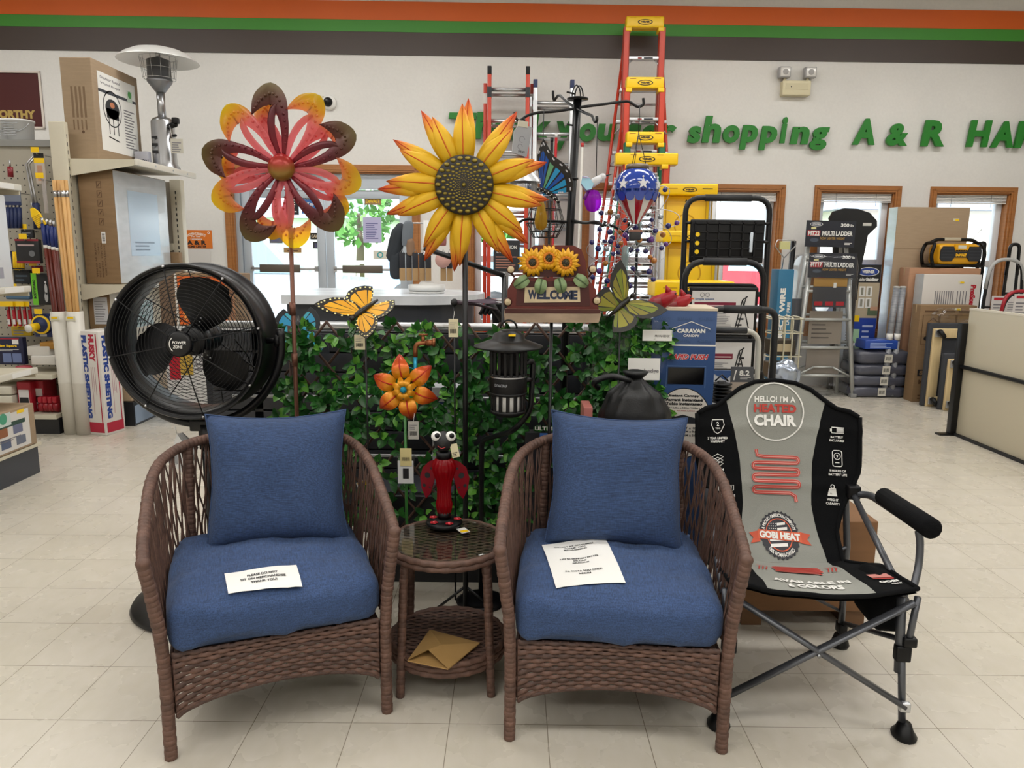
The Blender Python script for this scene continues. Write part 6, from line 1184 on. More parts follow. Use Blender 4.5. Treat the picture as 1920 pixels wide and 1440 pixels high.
stool('black square frame step stool in front of the white labelled ladder', 1330, 1458, 580, 3.8, M_('square_black', '0d0e10', .5), .0165, .06, 2); stool('cream framed step stool in front of the label boards', 1318, 1427, 620, 3.6, M_('cream_tube', 'b9b7ac', .4), .0125, .08, 2)
m = MB(); q = P(1391, 705, 3.6); m.b2((-.055, -.004, -.12), (.055, .004, .045), C_('4c4e52'), T(*q)); X = T(q.x, q.y - .0045, q.z) @ RX(pi / 2); m.text(X, '8.2', .01, .015, .05, .028, PW, .001, .04); m.lines(X, -.01, -.015, .045, 0, 2, PW); m.line(X, [(-.04, -.02), (-.035, .01), (-.03, .03)], .006, PW); m.b2((-.055, -.0048, -.12), (.055, -.004, -.03), C_('a89a8c'), T(*q)); m.b2((-.055, -.004, -q.z), (.055, .05, -.12), BLACK, T(*q)); tag(m.build('reach_card'), 'grey card with white numerals standing beside the canopy carton', 'card')
m = MB(); q = P(1352, 715, 3.6); m.b2((-.05, 0, -.16), (.045, .004, .055), C_('cfd3d8'), T(*q)); m.prism([(-.05, .055), (.045, .055), (.045, .03), (.02, .005), (-.05, .045)], .0, .001, C_('2f5288'), T(q.x, q.y - .001, q.z) @ RX(pi / 2)); m.b2((-.05, 0, -q.z), (.045, .06, -.16), C_('3a3c42'), T(*q)); tag(m.build('blue_corner_card'), 'white card with blue corner right behind the canopy carton', 'card')
m = MB(); q = P(1352, 735, 3.35)
for i in range(6): m.lathe([(.02, .0), (.045, .004), (.048, .01), (.02, .014)], BLACK, 16, T(q.x, q.y, q.z - .05 + i * .016))
m.cyl((q.x, q.y, 0), (q.x, q.y, q.z + .05), .02, BLACK); m.tube([(q.x - .03, q.y, q.z + .05), (q.x, q.y, q.z + .08), (q.x + .03, q.y, q.z + .05)], .004, BLACK, 6); tag(m.build('cord_reel'), 'black ribbed reel between the canopy carton and heated chair', 'reel')
# ------------------------------------------------------------ goods along the wall on the far side
def carton(name, lab, x0, x1, y0, Y, dep, mt, draw=None, side=None, rz=0.0, cat='carton', yb=None, tape=True):
    """carton standing on the floor; front face given by pixel columns and its top row"""
    a, b = P(x0, y0, Y), P(x1, y0, Y); w = b.x - a.x; h = a.z if yb is None else a.z - P(x0, yb, Y).z; z0 = 0 if yb is None else P(x0, yb, Y).z
    t = thing(name, lab, cat, ((a.x + b.x) / 2, Y, z0), rz); m = MB(); m.b2((-w / 2, 0, 0), (w / 2, dep, h), mt, bev=.006)
    if tape: m.b2((-w / 2 - .001, dep * .45, h - .08), (-w / 2, dep * .55, h), C_('b59a74'))
    if draw: draw(m, RX(pi / 2), w, h)
    if side: side(m, T(-w / 2, 0, 0) @ RZ(-pi / 2) @ RX(pi / 2), dep, h)
    m.build('box', t); return t, w, h
stick = lambda x, y: (lambda m, X, w, h: (m.rect(X, w * x, h * y, w * x + .06, h * y + .025, C_('d9d3b0'), .002), m.rect(X, w * x + .02, h * y, w * x + .06, h * y + .018, YEL, .003)))
WRAP = M_('white_wrap', 'c2c6c8', .25, coat=.4, vary=(6, .06, (1, 1, 3)))
carton('tall_carton', 'tallest plain brown carton leaning space beside the far right window', 1684, 1820, 388, 8.02, .18, CARD, lambda m, X, w, h: (stick(.28, .93)(m, X, w, h), m.rect(X, -w / 2, h * .78, w / 2, h * .782, C_('7d6547'), .001)), lambda m, X, d, h: m.rect(X, -d, .0, 0, h, WRAP, .002))
carton('wide_carton', 'brown carton carrying the yellow and black radio', 1706, 1840, 502, 7.8, .2, M_('pink_cardboard', 'ad8264', .7, vary=(9, .05, (1, 1, 6))), None, lambda m, X, d, h: m.lines(X, -d * .8, h * .1, -d * .2, h * .5, 4, C_('8a6a50'), .002, .5, .2, True))
def d_pro(m, X, w, h):
    z = h; m.text(X @ T(w * .37, z * .80, 0) @ RZ(-pi / 2), 'ProSource', 0, 0, z * .24, .055, RED, .003, .06); m.rect(X, w * .33, z * .58, w * .34, z * .88, RED, .002); m.lines(X, -w * .28, z * .56, w * .06, z * .87, 9, GREYINK, .002, .4, .25, True); m.lines(X, w * .1, z * .6, w * .3, z * .87, 4, GREYINK, .002, .3, .3, True); stick(.1, .93)(m, X, w, h)
carton('white_carton', 'white carton with red lettering in front of the radio carton', 1733, 1842, 514, 7.62, .16, C_('cfcac4', .55), d_pro, lambda m, X, d, h: m.rect(X, -d, 0, 0, h, WRAP, .002), 0, 'carton')
def d_scott(m, X, w, h):
    for i in range(3): m.rect(X, -w * .42 + i * w * .3, h * .93, -w * .18 + i * w * .3, h * .945, BROWNINK, .002); m.line(X, [(-w * .44 + i * w * .3, h * .6), (-w * .44 + i * w * .3, h * .9), (-w * .16 + i * w * .3, h * .9), (-w * .16 + i * w * .3, h * .6)], .006, BROWNINK, .002, True)
    m.line(X, [(-w * .36, h * .68), (-w * .36, h * .82), (-w * .26, h * .87), (-w * .18, h * .83)], .006, BROWNINK, .002); m.disc(X, -w * .36, h * .66, .02, INK, .002); stick(.1, .95)(m, X, w, h)
    m.rect(X, -w * .44, h * .27, -w * .02, h * .34, INK, .002); m.text(X, 'Scott', -w * .25, h * .305, w * .32, h * .045, CARD2, .003, .06); m.text(X, 'Mailbox', -w * .23, h * .21, w * .36, h * .045, BROWNINK, .003, .06); m.lines(X, -w * .4, h * .03, -w * .05, h * .09, 2, BROWNINK, .002)
carton('printed_carton', 'brown carton printed with line drawings in front of the white carton with red lettering', 1727, 1833, 572, 7.42, .16, CARD2, d_scott)
# radio
q = P(1784, 502, 7.9); t = thing('jobsite_radio', 'yellow and black jobsite radio on top of a brown carton', 'radio', (q.x, 7.9, q.z + .002), D(6)); RYE = M_('radio_yellow', 'e2a312', .4); s = 1.0
m = MB(); rbox(m, (.46, .2, .22), .05, RYE, T(.01, 0, .135), 8); X = T(.01, -.1, .135) @ RX(pi / 2)
for k in (-1, 1):
    m.prism([(k * x, y) for x, y in ((.09, .08), (.2, .08), (.225, .04), (.225, -.045), (.2, -.07), (.1, -.07), (.07, -.03), (.07, .03))][::k], .0, .012, DARK, X)
    for i in range(4): m.rect(X, k * .15 - .065, .06 - i * .032, k * .15 + .065, .063 - i * .032, C_('4a4d52'), .0125)
m.prism([(-.08, .1), (.08, .1), (.07, .045), (-.07, .045)], 0, .016, RYE, X); m.rect(X, -.045, .058, .045, .092, C_('d9d6c4', .3), .017)
for i in range(5): m.rect(X, -.06 + i * .026, .036, -.042 + i * .026, .044, INK, .012)
m.prism([(-.075, -.03), (.075, -.03), (.075, .03), (-.075, .03)], 0, .011, DARK, X); m.text(X, 'DeWALT', 0, -.005, .12, .03, C_('f0b81a'), .0125, .08); m.build('body', t)
m = MB()
for k in (-1, 1): m.tube(fillet([(k * .27, -.08, .02), (k * .3, -.08, .13), (k * .26, -.08, .25), (k * .26, .08, .25), (k * .3, .08, .13), (k * .27, .08, .02)], .05), .018, BLACK, 8); m.tube([(k * .27, -.08, .02), (k * .27, .08, .02)], .02, BLACK, 8)
for y in (-.08, .08): m.tube([(-.27, y, .02), (.27, y, .02)], .016, BLACK, 8)
m.build('roll_cage', t); m = MB(); m.tube(fillet([(-.26, 0, .25), (-.2, 0, .285), (.2, 0, .285), (.26, 0, .25)], .04), .018, BLACK, 8); m.b2((-.12, -.02, .272), (.06, .02, .306), C_('b9b3a0'), bev=.006); m.build('handle', t); MB().tube([(.2, .05, .25), (.33, .05, .4)], .0025, BLACK, 5).build('antenna', t)
# dollies
def dolly(lab, x0, x1, y0, Y, fl):
    a, b = P(x0, y0, Y), P(x1, y0, Y); h = a.z; w = b.x - a.x; t = thing('furniture_dolly', lab, 'dolly', ((a.x + b.x) / 2, Y, 0)); WD = M_('pale_wood', 'd2ba8c', .6, vary=(6, .06, (8, 1, 1)))
    for k, (p, q) in enumerate((((-w / 2 + .03, -.02, .0), (-w / 2 + .12, .01, h - .05)), ((w / 2 - .1, -.02, .0), (w / 2 - .01, .01, h - .05)), ((-w / 2 + .1, -.024, h - .14), (w / 2, .0, h - .05)), ((-w / 2 + .1, -.024, .02), (w / 2, .0, .1)))): MB().b2(p, q, WD, bev=.006).build('rail', t)
    MB().b2((-w / 2, .01, 0), (w / 2, .06, h), M_('grey_carpet', '3b3d42', .95, bump=(200, .5, (1, 1, 1))), bev=.012).build('carpet_deck', t)
    for x in (-w / 2 + .075, w / 2 - .06):
        for z in (.06, h - .095):
            c = MB(); c.box((x, -.03, z), (.07, .016, .07), ALU, bev=.003); c.lathe([(.001, -.018), (.044, -.018), (.05, -.008), (.05, .008), (.044, .018), (.001, .018)], BLACK, 18, T(x - .005, -.085, z) @ RX(.3) @ RY(.9)); c.tube([(x, -.035, z), (x - .005, -.085, z)], .012, ALU, 6); c.build('caster', t)
    return t
dolly('large pale wood furniture dolly standing on edge beside the cream panel', 1745, 1830, 606, 7.2, 0); dolly('smaller pale wood furniture dolly leaning in front of the large dolly', 1773, 1832, 663, 7.02, 0)
m = MB(); q = P(1790, 603, 7.16); rbox(m, (.4, .12, .12), .04, CLEAR, T(q.x + .05, 7.17 + .1, q.z + .04), 8, .02, .02, 3); m.b2((q.x + .16, 7.1, q.z - .06), (q.x + .32, 7.105, q.z + .1), YEL); m.b2((q.x + .18, 7.097, q.z - .05), (q.x + .32, 7.1, q.z - .01), RED); tag(m.build('dolly_wrapper'), 'crumpled clear wrapper with yellow and red label on the large dolly', 'wrapper')
# stacked bags
for i, (y, lb) in enumerate(((735, 'bottom grey plastic wrapped bag of the stack of four by the ladder'), (714, 'second lowest grey wrapped bag of the stack of four'), (696, 'second highest grey wrapped bag of the stack of four'), (668, 'topmost grey wrapped bag of the stack of four'))):
    z = (0, .115, .23, .35)[i]; m = MB(); rbox(m, (.58 - .01 * i, .4, .125 if i < 3 else .145), .05, M_('grey_wrapped_blanket', '4a4c58', .3, coat=.4, vary=(8, .15, (1, 1, 3))), T(3.80 + .012 * i, 7.82, z + (.058 if i < 3 else .068)), 8, .012, .01, i); m.b2((3.79 + .012 * i, 7.604, z + .02), (3.87 + .012 * i, 7.608, z + .105), C_('c9c5ba')); m.lines(T(3.83 + .012 * i, 7.6035, z + .06) @ RX(pi / 2), -.03, -.02, .03, .02, 7, INK, .001, .5, .1, True); tag(m.build('wrapped_bag'), lb, 'bag', 'stack of grey wrapped bags')
# multi ladders with header cards
def multiladder(lab, code, x0, x1, y0, y1, Y, full):
    a, b = P(x0, y0, Y), P(x1, y0, Y); h = a.z; w = b.x - a.x; cx = (a.x + b.x) / 2; hc = h - P(x0, y1, Y).z; t = thing('multi_ladder', lab, 'ladder', (cx, Y, 0)); AW = M_('ladder_white_alu', 'c9cac6', .35, .4); W = lambda z: .20 + (h - hc - z) * .10
    z1 = h - hc * .3
    for s in (-1, 1): m = MB(); m.tube([(s * W(0), -.06, 0), (s * W(z1), 0, z1)], .024, AW, 4); m.tube([(s * (W(0) - .09), .12, 0), (s * (W(z1) - .02), .05, z1)], .02, AW, 4); m.box((s * W(0), -.06, .02), (.06, .07, .04), C_('8a8a8a'), bev=.005); m.build('side_rail', t)
    for i in range(1, 5): z = z1 - .02 - i * .29; m = MB(); m.tube([(-W(z), -.03, z), (W(z), -.03, z)], .016, AW, 8); m.build('rung', t)
    m = MB()
    for s in (-1, 1): m.tube([(s * W(.3) * .95, -.05, .22), (s * .1, -.05, .31)], .01, AW, 6)
    m.tube([(-.1, -.05, .31), (.1, -.05, .31)], .01, AW, 6); m.build('brace', t)
    m = MB(); X = T(0, -.07, h - hc / 2) @ RX(pi / 2) @ RZ(-.01); m.b2((-w / 2, -hc / 2, -.01), (w / 2, hc / 2, 0), C_('2a2c35', .3), X); m.disc(X, -w * .3, hc * .36, w * .13, PW, .001, 24, hc * .08); m.disc(X, -w * .3, hc * .36, w * .12, C_('2f3a55'), .0015, 24, hc * .065); m.text(X, 'WERNER', -w * .3, hc * .36, w * .17, hc * .06, PW, .002); m.text(X, '300', w * .28, hc * .34, w * .17, hc * .13, PW, .001, .04); m.text(X, 'lb', w * .42, hc * .33, w * .06, hc * .1, PW, .001)
    m.b2((-w * .47, -hc * .09, .0), (-w * .21, hc * .13, .001), C_('a8323a'), X); m.text(X, code, -w * .34, hc * .02, w * .23, hc * .18, PW, .002, .04); m.text(X, 'MULTI LADDER', w * .14, hc * .02, w * .62, hc * .18, PW, .001, .04); m.text(X, 'NOW LIGHTER WEIGHT', w * .05, -hc * .17, w * .5, hc * .1, C_('b08a45'), .001, .02); m.disc(X, -w * .32, -hc * .24, w * .09, C_('4a5260'), .001, 20, hc * .07); m.lines(X, w * .3, -hc * .4, w * .46, -hc * .3, 2, PW); m.b2((-w * .4, hc * .17, 0), (-w * .3, hc * .25, .001), C_('d9d29a'), X); m.build('header_card', t)
    if full:
        m = MB(); z = h - hc; m.b2((-.17, -.06, z - .09), (.17, -.05, z), C_('a87f3a'), bev=.002); m.b2((-.17, -.06, z - .3), (.17, -.05, z - .09), C_('35363c')); 
        for i in range(3): m.b2((-.15 + i * .11, -.064, z - .28), (-.07 + i * .11, -.06, z - .24), RED)
        m.b2((.03, -.064, z - .1), (.06, -.06, z - .05), PW); m.b2((-.17, -.02, z - .68), (.17, -.012, z - .34), C_('8f8478')); m.b2((-.17, -.02, z - 1.02), (.17, -.012, z - .72), C_('8a8076')); m.lines(T(0, -.021, z - .5) @ RX(pi / 2), -.14, -.12, .1, .1, 5, C_('5a534c'), .001, .3, .5); m.build('instruction_panel', t)
        m = MB(); rbox(m, (w * 1.25, .3, h - .02), .08, CLEAR, T(-.03, .03, h / 2 + .0), 10, .01, .01, 5); m.build('plastic_wrap', t)
    return t
multiladder('folded multi ladder wrapped in clear plastic, the lower of two dark header cards', 'MT17', 1513, 1602, 474, 520, 7.7, True); multiladder('folded multi ladder behind the plastic wrapped one, the higher dark header card', 'MT22', 1508, 1600, 414, 463, 7.95, False)
m = MB(); o = [(1550, 412), (1556, 400), (1575, 394), (1600, 395), (1622, 402), (1636, 416), (1637, 426), (1622, 442), (1619, 470), (1613, 515), (1612, 560), (1570, 560), (1560, 440)]; q0 = P(1590, 470, 8.12); m.prism([((x - 1590) * 8.12 / 1400, (470 - y) * 8.12 / 1400) for x, y in o][::-1], -.02, .03, M_('black_vinyl', '101113', .5), T(*q0) @ RX(pi / 2)); m.b2((q0.x + .12, q0.y - .035, q0.z + .26), (q0.x + .21, q0.y - .03, q0.z + .29), C_('c9c7bf')); m.b2((q0.x - .1, q0.y - .03, 0), (q0.x + .12, q0.y + .02, q0.z - .5), MC['black_vinyl']); tag(m.build('mechanic_creeper'), 'black padded mechanic creeper standing upright in front of the window', 'creeper')
def d_stab(m, X, w, h):
    m.rect(X, -w / 2, h * .86, w / 2, h, INK, .001); m.disc(X, 0, h * .945, w * .43, PW, .0015, 24, h * .035); m.disc(X, 0, h * .945, w * .4, C_('24408f'), .002, 24, h * .03); m.text(X, 'WERNER', 0, h * .945, w * .5, h * .025, PW, .003, .05); m.text(X, 'Ladder', -w * .26, h * .885, w * .36, h * .03, PW, .002); m.text(X, 'Stabilizer', w * .18, h * .885, w * .5, h * .03, PW, .002, .06)
    m.rect(X, -w / 2, h * .58, w / 2, h * .86, C_('b5a68c'), .001)
    for a, b in ((-.3, .66), (-.02, .66), (-.3, .75), (-.02, .75)): m.rect(X, w * a, h * b, w * a + w * .24, h * b + h * .08, PW, .002); m.rect(X, w * a + .02, h * b + .015, w * a + w * .24 - .02, h * b + h * .08 - .015, C_('8d8a7c'), .003)
    m.rect(X, w * .1, h * .6, w * .5, h * .66, C_('5a6a50'), .003); m.rect(X, w * .2, h * .64, w * .5, h * .67, C_('c79a7c'), .0035); m.rect(X, -w / 2, h * .55, -w * .2, h * .6, YEL, .003); m.rect(X, -w * .45, h * .38, -w * .15, h * .49, C_('a9d0a9'), .002); m.lines(X, -w * .05, h * .25, w * .42, h * .55, 7, C_('b9c4e6'), .002, .35, .5); m.text(X @ T(-w * .35, h * .25, 0) @ RZ(pi / 2), 'Stabilizer', 0, 0, h * .3, w * .14, PW, .002, .05)
carton('stabilizer_box', 'blue box with window photo beside the ladder wrapped in plastic', 1606, 1653, 496, 8.1, .12, C_('1d3f9e'), d_stab, None, 0, 'box', None, False)
m = MB(); a = P(1594, 500, 8.05); m.b2((a.x - .035, a.y, 0), (a.x + .035, a.y + .02, a.z), C_('cfd8e2', .4)); X = T(a.x, a.y, 0) @ RX(pi / 2)
for i in range(40): m.rect(X, .012, .12 + i * .03, .03 - .008 * (i % 2), .13 + i * .03, INK, .001)
tag(m.build('perforated_strip'), 'pale perforated strip packaging between the wrapped ladder and blue window photo box', 'strip')
m = MB(); m.b2((3.62, 7.62, .505), (3.96, 7.84, .6), C_('24489e', .3), bev=.01); m.lines(T(3.79, 7.619, .55) @ RX(pi / 2), -.12, -.03, .12, .03, 4, C_('9ab0df'), .001); tag(m.build('blue_packet'), 'blue plastic packet lying on the stack of grey wrapped bags', 'packet')
for i in range(2):
    a, b = P(1667 + 14 * i, 640, 7.65), P(1681 + 12 * i, 541, 7.75); m = MB(); m.cyl((a.x, a.y, 0.02), a, .03, M_('grey_roll', '8b8d92', .35, vary=(12, .25, (1, 1, 6)))); m.cyl(a, b, .03, MC['grey_roll']); m.cyl(b, b + (b - a).normalized() * .02, .031, C_('b9b9b6')); m.cyl(a + Vector((0, 0, .02)), a + Vector((0, 0, .08)), .031, PW); tag(m.build('window_film_roll'), ('grey printed film roll leaning next to the grey bags', 'grey printed film roll leaning against the tall brown carton')[i], 'roll')
a = P(1468, 505, 6.6); t = thing('wire_box', 'tall narrow blue box with a chrome hook on top', 'box', (a.x, 6.6, 0), D(8)); m = MB(); m.b2((-.07, -.07, 0), (.07, .07, a.z), M_('wire_box_blue', '2f6f93', .4), bev=.004); X = T(.0, -.07, 0) @ RX(pi / 2) @ T(-.005, a.z - .36, 0) @ RZ(pi / 2); m.text(X, 'DIRECT WIRE', -.06, .015, .52, .05, PW, .001, .06); m.text(X, 'LAST FREE', -.02, -.045, .2, .03, PW, .001, .04); m.build('box', t)
m = MB(); m.tube([(-.01, 0, a.z), (.0, 0, a.z + .1), (-.09, 0, a.z + .2), (-.07, 0, a.z + .25), (.09, 0, a.z + .25), (.1, 0, a.z + .2), (.005, 0, a.z + .1)], .005, STEEL, 6); m.b2((-.045, -.01, a.z + .17), (.045, .01, a.z + .24), C_('cbc98f')); m.build('hook', t)
t = thing('wire_cart', 'chrome wire display basket stand between the black stools and the plastic wrapped ladder', 'display stand', (P(1462, 700, 5.8).x, 5.8, 0)); m = MB()
for x in (-.12, -.02, .04, .1): m.tube(fillet([(x, -.1, .0), (x, -.1, .98), (x, .1, .98), (x, .1, 0)], .04), .006, C_('c2bda6', .3), 6)
for z in (.3, .5, .68, .86, .97): m.tube([(-.14, -.1, z), (.12, -.1, z)], .005, C_('c2bda6', .3), 6); m.tube([(-.14, .1, z), (.12, .1, z)], .005, C_('c2bda6', .3), 6); m.tube([(.12, -.1, z), (.12, .1, z)], .005, C_('c2bda6', .3), 6); m.tube([(-.14, -.1, z), (-.14, .1, z)], .005, C_('c2bda6', .3), 6)
m.build('wire_frame', t)
for z, hh, c, lb in ((.305, .115, '8a6a3a', 'tan stock box lowest in the chrome wire stand'), (.505, .12, '5a4a36', 'brown stock box in the middle of the chrome wire stand'), (.685, .12, '3a3226', 'dark stock box highest in the chrome wire stand')):
    cx = P(1462, 700, 5.8).x - .01; tag(MB().b2((cx - .1, 5.725, z), (cx + .09, 5.875, z + hh), C_(c, .7), None, .006).rect(T(cx, 5.7245, z + hh / 2) @ RX(pi / 2), -.06, -.03, .06, .03, C_('b9a98a'), 0).build('stock_box'), lb, 'box')
q = P(1470, 705, 5.3); m = MB(); rbox(m, (.2, .16, .2), .06, M_('silver_foil', 'a9b3c4', .2, .7), T(q.x, q.y, q.z), 8, .02, .05, 3); m.b2((q.x - .08, q.y - .06, 0), (q.x + .08, q.y + .06, q.z - .07), DARK); tag(m.build('foil_package'), 'crumpled silver foil package behind the heated chair backrest', 'package')
m = MB(); a, b = P(1488, 452, 7.9), P(1470, 640, 7.9); m.tube([a, b], .03, BLACK, 4); m.cyl(b, (b.x, b.y, 0), .03, BLACK); a = P(1493, 560, 7.75); m.b2((a.x - .13, a.y, 0), (a.x + .06, a.y + .05, a.z), C_('54575d', .3)); tag(m.build('grey_sheet_pack'), 'grey plastic sheet pack and black bar left of the plastic wrapped ladder', 'sheet')
# hand trucks
def handtruck(lab, x0, x1, y0, Y, col, topc, rad, card):
    a, b = P(x0, y0, Y), P(x1, y0, Y); h = a.z; w = (b.x - a.x) / 2; t = thing('hand_truck', lab, 'hand truck', ((a.x + b.x) / 2, Y, 0)); m = MB(); m.tube(fillet([(-w, 0, .15), (-w, 0, h * .72), (-w * .8, 0, h), (w * .8, 0, h), (w, 0, h * .72), (w, 0, .15)], rad, 6), .016, col, 10); m.build('frame', t)
    MB().tube(fillet([(-w * .98, 0, h * .8), (-w * .8, 0, h), (w * .8, 0, h), (w * .98, 0, h * .8)], rad, 6), .0175, topc, 10).build('handle', t); m = MB()
    for z in (.3, h * .45, h * .68): m.tube([(-w, 0, z), (w, 0, z)], .012, col, 8)
    m.b2((-w - .02, -.2, .0), (w + .02, .0, .015), col); m.build('cross_bar', t)
    for s in (-1, 1): MB().lathe([(.001, -.03), (.08, -.03), (.12, -.025), (.125, 0), (.12, .025), (.08, .03), (.001, .03)], BLACK, 20, T(s * (w + .05), .08, .125) @ RY(pi / 2)).build('wheel', t)
    if card: m = MB(); X = T(card[0], -.025, card[1]) @ RX(pi / 2); m.b2((-.14, -.1, -.004), (.14, .1, 0), C_('cfcac8'), X); m.rect(X, -.12, .06, -.02, .085, RED, .001); m.lines(X, -.12, -.08, -.02, .04, 4, GREYINK); m.lines(X, .02, -.08, .12, .06, 6, GREYINK, .001, .3, .3); m.build('price_card', t)
handtruck('tall narrow black hand truck loop against the wall at far right', 1893, 1914, 458, 7.9, BLKMET, BLKMET, .06, None); handtruck('black hand truck with grey curved handle at the far right', 1853, 1925, 486, 7.3, BLKMET, M_('grey_grip', 'a9a9a8', .35), .16, (0.02, .98)); handtruck('black hand truck with red curved handle behind the cream panel', 1880, 1965, 546, 6.9, BLKMET, M_('red_grip', '9c1626', .3), .2, (.03, 1.02)); handtruck('black hand truck frame behind the yellow and black radio', 1838, 1848, 455, 8.15, BLKMET, BLKMET, .05, None)
# cream display panel, its post and rail
t = thing('cream_panel', 'cream metal display end panel with black rail at the right edge', 'panel', (3.64, 6.02, 0)); a = P(1816, 578, 6.0); h = a.z
m = MB(); m.b2((.02, -2.6, .02), (.05, -.02, h), M_('cream_panel_paint', 'c3baa3', .4), bev=.004); m.b2((.018, -2.6, h - .012), (.052, -.02, h + .004), C_('d9d2c2', .4)); m.build('panel', t); m = MB(); m.b2((-.03, -.03, 0), (.02, .03, h - .12), BLKMET, bev=.004); m.build('post', t); m = MB(); m.tube([(0, -2.6, h * .55), (0, .0, h * .55)], .016, BLKMET, 10); m.build('rail', t); m = MB(); m.b2((-.12, -.04, 0), (.02, .03, .012), BLKMET); m.b2((.0, -2.6, 0), (.05, -.02, .02), INK); m.build('floor_bracket', t)
# ------------------------------------------------------------ shelving on the entrance side
GX, GY0, GY1 = -3.47, 5.98, 7.05
t = thing('gondola_shelving', 'cream metal shelving run holding big cartons beside the wooden poles', 'shelving', (-3.4, 6.5, 0)); W0 = lambda m, n, p=None: m.build(n, p or t, True)
m = MB(); m.b2((GX - .03, GY0, .1), (GX + .02, GY1, 2.1), CREAM); W0(m, 'back_panel')
m = MB(); m.b2((GX - .09, GY0 - .03, 0), (GX + .03, GY0 + .02, 2.40), CREAM, None, .004)
for i in range(34): m.b2((GX + .0302, GY0 - .01, .3 + i * .06), (GX + .0304, GY0 - .002, .33 + i * .06), INK)
W0(m, 'upright'); SLZ = (2.13, 1.165, .60); shelves = []
for z, fx_ in zip(SLZ, (-2.92, -3.07, -3.1)):
    m = MB(); m.b2((GX + .02, GY0 + .01, z - .02), (fx_, GY1, z), CREAM); m.b2((fx_ - .02, GY0, z - .045), (fx_ + .005, GY1 + .02, z + .004), C_('d9d5c9', .3), None, .004)
    for q in (.3, .62, .9): m.cyl((fx_ + .005, GY0 + q, z - .02), (fx_ + .009, GY0 + q, z - .02), .008, ALU, 10)
    W0(m, 'shelf'); m = MB(); m.prism([(GX + .02, z), (fx_ - .02, z), (fx_ - .02, z - .045), (GX + .02, z - .13)], -GY0 - .012, -GY0 + .0, CREAM, RX(pi / 2)); W0(m, 'shelf_bracket')
m = MB(); m.b2((GX, GY0 + .05, .0), (-3.12, GY1, .2), M_('kick_black', '1c1d21', .4)); m.b2((-3.118, GY0 + .06, .02), (-3.114, GY1, .17), C_('8f9fb5', .35)); W0(m, 'kick_base')
PEG = M_('pegboard', 'aaa496', .6)
def pegholes(m, X, x0, x1, y0, y1, st=.05):
    for i in range(int((x1 - x0) / st)):
        for j in range(int((y1 - y0) / st)): x, y = x0 + st * (i + .5), y0 + st * (j + .5); m.rect(X, x - .005, y - .005, x + .005, y + .005, INK, .001)
t2 = thing('pegboard_upright', 'cream slotted upright with pegboard strip at the far end of the shelving', 'shelving', (-3.2, 7.15, 0)); m = MB(); m.b2((-3.5, 7.12, .1), (-3.18, 7.15, 2.06), PEG); pegholes(m, T(0, 7.12, 0) @ RX(pi / 2), -3.4, -3.18, .3, 2.0, .045); m.build('pegboard_panel', t2, True); m = MB(); m.b2((-3.18, 7.1, 0), (-3.08, 7.18, 2.08), CREAM, None, .004)
for i in range(34): m.b2((-3.135, 7.0985, .3 + i * .05), (-3.125, 7.1, .328 + i * .05), INK)
m.prism([(-3.4, 1.5), (-3.18, 1.5), (-3.18, 1.44), (-3.4, 1.36)], -7.1, -7.09, CREAM, RX(pi / 2)); m.build('upright', t2, True)
def bx(name, lab, a, b, mt, draw=None, group=None, rz=0, cat='carton'):
    c = ((a[0] + b[0]) / 2, (a[1] + b[1]) / 2, a[2]); w, d, h = b[0] - a[0], b[1] - a[1], b[2] - a[2]; t = thing(name, lab, cat, c, rz, group); m = MB(); m.b2((-w / 2, -d / 2, 0), (w / 2, d / 2, h), mt, None, .008)
    F = T(0, -d / 2, 0) @ RX(pi / 2); S = T(w / 2, 0, 0) @ RZ(pi / 2) @ RX(pi / 2)   # front (towards -y), side (towards +x)
    if draw: draw(m, F, S, w, d, h)
    m.build('box', t); return t
def d_firepit(m, F, S, w, d, h):
    m.rect(S, -d * .40, h * .12, d * .42, h * .90, WHITE, .0015); m.rect(S, -d * .40, h * .70, d * .42, h * .73, C_('3c4048'), .002)
    for i, s in enumerate(('Outdoor Round', 'Wood Firepit')): m.text(S, s, -d * .14, h * (.85 - .06 * i), d * .42, h * .03, GREYINK, .002)
    m.disc(S, -d * .13, h * .56, d * .15, C_('2a2c30'), .002, 24, h * .10); m.rect(S, -d * .26, h * .46, d * .0, h * .56, C_('2a2c30'), .002); m.disc(S, -d * .13, h * .60, d * .05, C_('c07a55'), .003, 16, h * .03); m.ring(S, -d * .13, h * .56, d * .19, d * .015, INK, .002, 30)
    for q in (-.22, -.13, -.03): m.rect(S, d * q - .006, h * .30, d * q + .006, h * .46, C_('2a2c30'), .002)
    m.line(S, [(-d * .25, h * .27), (-d * .02, h * .24)], .01, INK, .002); m.lines(S, d * .12, h * .2, d * .38, h * .62, 14, GREYINK, .002, .4, .4); m.rect(S, d * .22, h * .7, d * .34, h * .82, C_('c9d6c9'), .003); m.disc(S, d * .28, h * .78, d * .04, C_('4a9a4a'), .004, 14); m.lines(S, d * .28, h * .14, d * .38, h * .2, 8, INK, .002, .5, 0, True)
    for i in range(4): m.lines(F, -w * .22 + i * w * .13, h * .42, -w * .15 + i * w * .13, h * .72, 1, C_('7a6248'), .001, 1, .3, True); m.lines(F, -w * .22 + i * w * .13, h * .3, -w * .17 + i * w * .13, h * .4, 1, C_('7a6248'), .001, 1, .5, True)
    m.disc(F, w * .08, h * .28, .012, C_('5a4028'), .001, 8)
bx('firepit_carton', 'large brown fire pit carton on the top shelf beside the patio heater', (-3.52, 6.1, 2.132), (-3.275, 6.82, 2.90), CARD, d_firepit)
